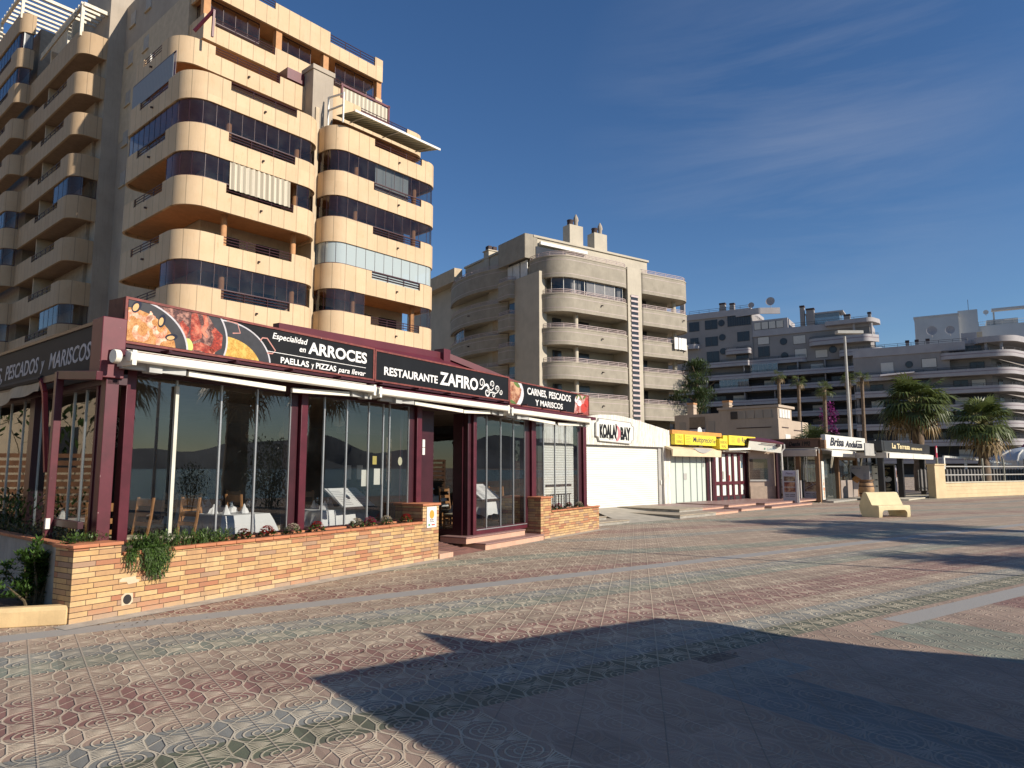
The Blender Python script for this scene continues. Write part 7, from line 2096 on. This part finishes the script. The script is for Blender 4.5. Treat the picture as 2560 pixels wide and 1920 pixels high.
def bush(name, label, cat, fr_, base, blobs, n, l, w, mt, seed, kind=None, group=None, up=.35, clusters=None):
    """leaves spread through several overlapping rounded volumes; blobs = (dx,dy,dz,rx,ry,rz)"""
    rnd = random.Random(seed)
    lb = LB()
    for (dx, dy, dz, rx, ry, rz) in blobs:
        c = Vector((base[0] + dx, base[1] + dy, base[2] + dz))
        for i in range(n):
            v = rv(rnd); r = rnd.random() ** .4
            p = c + Vector((v.x * rx * r, v.y * ry * r, v.z * rz * r))
            if p.z < base[2] - .02 and up > 0: continue
            if clusters:
                for k in range(clusters):
                    a = 2 * pi * k / clusters + rnd.random()
                    dirv = (v * .5 + Vector((cos(a), sin(a), up)))
                    lb.leaf(p, dirv, Vector((0, 0, 1)), l * rnd.uniform(.7, 1.2), w, rnd.uniform(.1, .5) + .45 * r * max(0, v.z + .3) * .8, .0)
            else:
                d = v * .6 + rv(rnd) * .8 + Vector((0, 0, up))
                lb.leaf(p, d, Vector((0, 0, 1)), l * rnd.uniform(.6, 1.3), w * rnd.uniform(.7, 1.2), rnd.uniform(.1, .6) + .35 * max(0, v.z) * r, .0)
    return lb
def plant(name, label, cat, fr_, base, blobs, n, l, w, mt, seed, stem=True, group=None, **kw):
    t = thing(name, label, cat, fr_, base, group)
    part('foliage', bush(name, label, cat, fr_, base, blobs, n, l, w, mt, seed, **kw), mt, t)
    if stem:
        rnd = random.Random(seed); m = MB()
        for (dx, dy, dz, rx, ry, rz) in blobs:
            b0 = Vector(base); e = b0 + Vector((dx, dy, dz + rz * .6))
            m.tube([b0 + Vector((dx * .2, dy * .2, 0)), b0.lerp(e, .5) + Vector((rnd.uniform(-.05, .05), 0, 0)), e], [.02, .014, .006], 5)
        part('stem', m, mat('twig', (.12, .09, .05), .9), t)
    return t
# glossy shrub at the left corner
blobs = []
rnd = random.Random(9)
for i in range(26):
    a = rnd.uniform(0, 2 * pi); r = rnd.uniform(.0, .42)
    blobs.append((r * cos(a), r * sin(a) * .8, rnd.uniform(.25, .78) - r * .25, .12, .12, .13))
plant('shrub', 'glossy green shrub growing before the whitewashed planter at the left edge', 'shrub', WF, (-5.25, 8.0, 0), [(dx, dy, dz, rx, ry, rz) for dx, dy, dz, rx, ry, rz in blobs], 26, .085, .022, g_bush, 4, clusters=5, up=.6)
plant('shrub', 'dark evergreen bush behind the side awning post', 'shrub', LFR, (-3.6, .3, .7), [(-.6 + .5 * i, .05, .25, .4, .25, .35) for i in range(4)], 240, .07, .03, g_dark, 5)
plant('ground_cover', 'brownish ground cover spilling over the side planter coping', 'plant', LFR, (-2.2, .3, .72), [(-2.6 + .5 * i, -.02 + .02 * (i % 3), .07, .36, .26, .12) for i in range(9)], 260, .045, .018, g_brownish, 6)
plant('ground_cover', 'low green plants inside the coping of the corner pier', 'plant', R, (.24, .22, .78), [(-.1 + .12 * i, .08, .05, .14, .12, .07) for i in range(3)], 160, .035, .014, g_rose, 7, stem=False)
# rosemary hanging over the coping
def rosemary():
    rnd = random.Random(12)
    lb = LB(); m = MB()
    def sprig(pts):
        m.tube(pts, .004, 3)
        for a, b in zip(pts, pts[1:]):
            for k in range(12):
                p = a.lerp(b, rnd.random()); d = (b - a).normalized() * .7 + rv(rnd)
                lb.leaf(p, d, Vector((0, 0, 1)), rnd.uniform(.03, .055), .011, rnd.random())
    for i in range(210):
        x = rnd.uniform(.55, 1.95) if i > 60 else rnd.uniform(.62, 1.0)
        p0 = Vector((x, rnd.uniform(.08, .26), .67))
        h = rnd.uniform(.05, .17) * (1.2 - .35 * abs(x - 1.3))
        o = Vector((rnd.uniform(-.08, .08), rnd.uniform(-.09, .05), h))
        sprig([p0, p0 + o * .6, p0 + o * 1.0 + Vector((rnd.uniform(-.04, .04), rnd.uniform(-.05, .02), .01))])
    for i in range(95):
        x = .87 + rnd.gauss(0, .085); dr = rnd.uniform(.12, .36) * (1 - 1.6 * abs(x - .87))
        p0 = Vector((x, .06, .68))
        sprig([p0, p0 + Vector((0, -.10, .02)), p0 + Vector((rnd.uniform(-.03, .03), -.13 - rnd.uniform(0, .05), -dr * .5)), p0 + Vector((rnd.uniform(-.05, .05), -.11 - rnd.uniform(0, .04), -dr))])
    for i in range(22):
        x = .60 + rnd.uniform(-.04, .08); dr = rnd.uniform(.05, .2)
        p0 = Vector((x, .05, .68))
        sprig([p0, p0 + Vector((-.02, -.1, .0)), p0 + Vector((-.04, -.12, -dr))])
    t = thing('rosemary', 'trailing rosemary hanging over the coping of the long brick planter', 'plant', R, (1.1, .15, .67))
    part('foliage', lb, g_rose, t); part('stem', m, mat('green_stem', (.06, .09, .03), .8), t)
rosemary()
# flowers
def flower(p, q, z, colm, label, r=.12, seed=0, grp='begonias along the brick planters'):
    rnd = random.Random(seed)
    t = thing('begonia', label, 'flower', R, (p, q, z), grp)
    lb = LB()
    for i in range(70):
        v = rv(rnd); v.z = abs(v.z) * .6
        pp = Vector((p, q, z)) + Vector((v.x * r, v.y * r * .8, v.z * r + .02))
        lb.leaf(pp, rv(rnd) + Vector((0, 0, .2)), Vector((0, 0, 1)), .05, .04, rnd.random())
    part('foliage', lb, g_dark, t)
    lb = LB()
    for i in range(110):
        v = rv(rnd); v.z = abs(v.z)
        pp = Vector((p, q, z)) + Vector((v.x * r * .8, v.y * r * .7, v.z * r * .8 + .055))
        for k in range(3):
            lb.leaf(pp, Vector((cos(k * 2.1 + i), sin(k * 2.1 + i), .4)), Vector((0, 0, 1)), .024, .02, rnd.random())
    part('blossom', lb, colm, t)
fred = leafmat('red_petal', (.22, .008, .008), (.55, .02, .02), (.65, .06, .05)); fdred = leafmat('dark_red_petal', (.12, .006, .012), (.34, .015, .03), (.45, .04, .06)); fwh = leafmat('white_petal', (.45, .38, .28), (.70, .62, .48), (.75, .7, .6)); fmag = leafmat('crimson_petal', (.22, .006, .05), (.5, .015, .10), (.6, .05, .15)); fbr = leafmat('russet_petal', (.16, .02, .012), (.33, .05, .03), (.42, .10, .05))
for i, (p, mt, lb_) in enumerate(((2.22, fbr, 'russet begonia just right of the trailing rosemary'), (2.60, fred, 'bright red begonia second along the long planter'), (3.05, fwh, 'white begonia in front of the left window post'), (3.50, fred, 'red begonia at the burgundy window post'), (4.32, fwh, 'white begonia below the middle menu board'), (4.62, fmag, 'crimson begonia below the middle menu board'), (5.02, fwh, 'white begonia below the paper notices'), (5.52, fred, 'red begonia beside the tall brick pier'))):
    flower(p, .17, .665, mt, lb_, .12 if i else .105, i)
for i, (p, mt, lb_) in enumerate(((10.95, fdred, 'dark red begonia nearest the step pier in the short planter'), (11.35, fmag, 'crimson begonia in the middle of the short planter'), (11.9, fdred, 'dark red begonia behind the crimson one in the short planter'), (12.5, fwh, 'white begonia toward the far end of the short planter'))):
    flower(p, .3, .6, mt, lb_, .12, 20 + i)
# kerb, bed and planting at the left edge
KB = Fr(72.5, -4.56, 7.50)
m = MB(); m.prismx([(0, 0), (.0, .15), (.03, .19), (.14, .19), (.16, .17), (.16, 0)], -6, -.02); m2 = m
o = solo('kerb', m, mat('ochre_kerb', (.60, .43, .22), .85, .2, 3, streak=.2, bump=.3), None, None, KB, (-1, 0, 0), kind='structure', bev=.012)
m = MB(); m.mesh([(-6, .16, .1), (0, .16, .1), (.9, 1.6, .1), (-6, 5, .1)], [(0, 1, 2, 3)])
solo('planting_bed', m, mat('bark_bed', (.09, .065, .05), .95, .4, 14, bump=1.0, bscale=25), None, None, KB, (-2, 1, .1), kind='structure')
# pine behind the grey block
t = thing('pine_tree', 'dark pine showing at the right edge of the grey rounded block', 'pine tree', WF, (19.0, 72, 0))
m = MB(); m.tube([(19.0, 72, 0), (19.3, 72, 4), (18.8, 72.2, 8), (19.2, 72, 11.5)], [.35, .28, .2, .06], 8)
for a in range(8): m.tube([(19, 72, 5 + a * .8), (19 + 1.8 * cos(a * 2.4), 72 + 1.8 * sin(a * 2.4), 6.2 + a * .8)], [.1, .03], 5)
part('trunk', m, bark, t)
bl_ = []
rnd = random.Random(77)
for i in range(34):
    a = rnd.uniform(0, 2 * pi); h = rnd.uniform(5.4, 12.3); rr = (2.6 * (1 - ((h - 8.0) / 5.2) ** 2)) * rnd.uniform(.3, 1)
    bl_.append((rr * cos(a) - .4, rr * sin(a), h, .9, .9, .5))
part('crown', bush('p', '', '', WF, (19.0, 72, 0), bl_, 240, .42, .08, g_pine, 3), g_pine, t)
# bougainvillea between the palms and little plants on the verandas
bl_ = [(rnd.uniform(-.8, .8), 0, rnd.uniform(0, 3.4), .5, .4, .6) for _ in range(10)]
t = thing('bougainvillea', 'magenta bougainvillea climbing beside the tall lamp post', 'climber', WF, (33.2, 74, 5.2))
part('blossom', bush('b', '', '', WF, (33.2, 74, 5.2), bl_, 60, .28, .18, fmag, 8), leafmat('bougainvillea_leaf', (.12, .01, .09), (.30, .03, .22), (.4, .08, .3)), t)
plant('potted_plant', 'leafy plant behind the glass of the seafood restaurant side', 'plant', BF, (.9, 1.5, .3), [(0, .4, 1.1, .35, .5, .5), (.2, 1.3, 1.0, .35, .5, .5)], 160, .3, .05, g_bush, 14)
plant('potted_plant', 'dark tree like plant inside the black framed terrace', 'plant', TF, (1.8, 1.2, .05), [(0, 0, 1.2, .7, .5, .45), (.5, .2, .8, .4, .4, .3)], 160, .22, .08, g_dark, 15)
# sea side hedge and shrubs
plant('hedge', 'dense dark hedge block on the sea side', 'hedge', WF, (16.3, 13.0, 0), [(.4 * cos(i * 2.4) + (i % 3 - 1) * .4, .5 * sin(i * 2.4), .5 + .36 * (i // 2), .7, .7, .6) for i in range(12)], 200, .16, .07, g_dark, 16)
plant('shrub', 'round dark shrub on the sea side', 'shrub', WF, (14.6, 10.0, 0), [(.3 * cos(i * 2.1), .3 * sin(i * 2.1), .7 + .12 * i, .4, .4, .4) for i in range(7)], 160, .11, .04, g_dark, 17)

# ------------------------------------------------------------------ sea side behind and to the right of the camera
def watermat():
    m, t, b = NT('sea_water')
    c = coords(t)
    b.inputs['Base Color'].default_value = (.05, .09, .11, 1); b.inputs['Roughness'].default_value = .12
    bumpn(t, b, noise(t, c, .6, 5, .6), .4, .3)
    return m
m = MB(); m.face([(26, 24, .004), (22, -3990, .004), (3990, -3990, .004), (3990, 900, .004), (330, 260, .004), (60, 42, .004)])
solo('sea', m, watermat(), None, None, WF, (26, 0, 0), kind='structure', smooth=False)
m = MB(); m.tube([(21.5, 24, .0), (20.5, -30, 0)], .3, 6)
rnd = random.Random(5)
hv = MB(); N = 90
for j in range(3):
    for i in range(N):
        a0, a1 = radians(50 + 85 * i / N), radians(50 + 85 * (i + 1) / N)
        f = lambda a: 1700 + 500 * j
        hh = lambda a: (80 + 34 * j) * max(.05, .42 + .33 * sin(a * 9 + j * 2) + .22 * sin(a * 23 + j) + .10 * sin(a * 57)) 
        r0 = f(a0)
        p = lambda a, r, z: (sin(a) * r, cos(a) * r, z)
        hv.face([p(a0, r0, 0), p(a1, r0, 0), p(a1, r0 + 260, hh(a1)), p(a0, r0 + 260, hh(a0))][::-1]); hv.face([p(a0, r0 + 260, hh(a0)), p(a1, r0 + 260, hh(a1)), p(a1, r0 + 620, 0), p(a0, r0 + 620, 0)][::-1])
solo('hills', hv, mat('far_hills', (.10, .12, .14), .95, .2, .01), None, None, WF, (1500, 500, 0), kind='structure')
# unseen building, its roof outline shaped to cast the foreground shadow
sx, sy = sin(radians(SUN_AZ)), cos(radians(SUN_AZ))
ct_ = 1 / math.tan(radians(SUN_EL))
ZR = 3.0
def foot(x, y, z=ZR): return (x + sx * ct_ * z, y + sy * ct_ * z)
sh_poly = [(-1.572, 5.665), (-.301, 4.009), (.9, 2.44), (5.6, .2), (8.6, 3.9), (4.304, 6.167), (3.288, 6.551), (2.455, 7.121), (1.929, 7.711), (1.561, 7.827), (.6, 7.26), (-.15, 6.76), (-.938, 7.18), (-.53, 6.43)]
ks = thing('shadow_building', 'unseen flat roofed building shaped to cast the shadow on the foreground paving', 'kiosk', WF, (*foot(4, 4), 0))
m = MB(); m.prism([foot(*p) for p in sh_poly], ZR - .12, ZR); part('roof', m, wallcream, ks)
inner = [foot(*p) for p in [(-.6, 5.2), (.2, 4.3), (1.4, 3.0), (5.4, .7), (7.9, 3.9), (4.2, 5.9), (2.2, 6.7), (1.2, 6.9)]]
m = MB(); m.prism(inner, 0, ZR - .12); part('wall', m, wallcream, ks)
# unseen thin pole, known only by its shadow across the paving
a_, b_ = (2.0, 15.9), (7.96, 11.29)
mx0, my0 = b_[0] + (b_[0] - a_[0]) * .55, b_[1] + (b_[1] - a_[1]) * .55
mh = hypot(mx0 - a_[0], my0 - a_[1]) * math.tan(radians(SUN_EL))
ms = thing('unseen_pole', 'thin bare pole out of view on the sea side of the promenade', 'mast', WF, (mx0, my0, 0))
m = MB(); m.tube([(mx0, my0, 0), (mx0, my0, mh)], [.06, .03], 8); part('pole', m, whitemetal, ms)
m = MB(); m.lathe(mx0, my0, [(.16, 0), (.16, .1), (.07, .16)], 12); part('base', m, greyf, ms)
# what the side glazing mirrors: a slatted fence, hedges and a pale house beyond the left edge
SF = Fr(10, -15.5, 9)
ft = thing('slat_fence', 'brown horizontal slat fence left of the restaurant', 'fence', SF, (4, 0, 0))
m = MB()
for i in range(9): m.box(0, 12, 0, .03, .3 + i * .17, .42 + i * .17)
m.box(0, 12, -.03, .08, 1.85, 1.95); part('slats', m, mat('teak_slats', (.24, .11, .05), .6, .3, 5), ft)
for x in (0, 3, 6, 9, 12):
    m = MB(); m.box(x - .05, x + .05, .03, .12, 0, 1.95); part('post', m, bw, ft)
plant('hedge', 'green hedge along the slat fence left of the restaurant', 'hedge', SF, (6, -.8, 0), [(-5 + 1.2 * i, 0, .55, .9, .5, .6) for i in range(9)], 130, .16, .07, g_bush, 18)
plant('hedge', 'tall green hedge behind the slat fence left of the restaurant', 'hedge', SF, (5, 4, 0), [(-5 + 1.7 * i, .6 * (i % 2), 3.2 + .5 * (i % 3), 1.4, 1.2, 1.3) for i in range(7)], 160, .35, .14, g_bush, 19)
m = MB(); m.box(-4, 14, 12, 20, 0, 14)
hs_ = thing('pale_house', 'pale apartment house beyond the slat fence', 'house', SF, (5, 14, 0))
part('wall', m, wallcream, hs_)
for k in range(4):
    for x in (-2, 2, 6, 10):
        m = MB(); m.box(x, x + 1.6, 11.9, 12.02, 1.5 + 3 * k, 3.2 + 3 * k); part('window', m, bdark, hs_)
# small leaf litter, drain covers and stains on the paving
rnd = random.Random(21)
lb = LB()
for i in range(160):
    c = rnd.choice(((-.75, 6.05), (-.5, 6.1), (1.5, 6.3), (-3.5, 7.4), (0, 11.5), (4, 9)))
    p = Vector((c[0] + rnd.gauss(0, .35), c[1] + rnd.gauss(0, .25), .006))
    lb.leaf(p, Vector((rnd.gauss(0, 1), rnd.gauss(0, 1), .05)), Vector((0, 0, 1)), rnd.uniform(.02, .05), .02, rnd.random(), .004)
solo('leaf_litter', lb, leafmat('litter', (.02, .015, .01), (.07, .05, .03), (.12, .09, .05)), 'small dark dry leaves and dirt scattered on the paving', 'litter', WF, (0, 8, 0), kind='stuff')
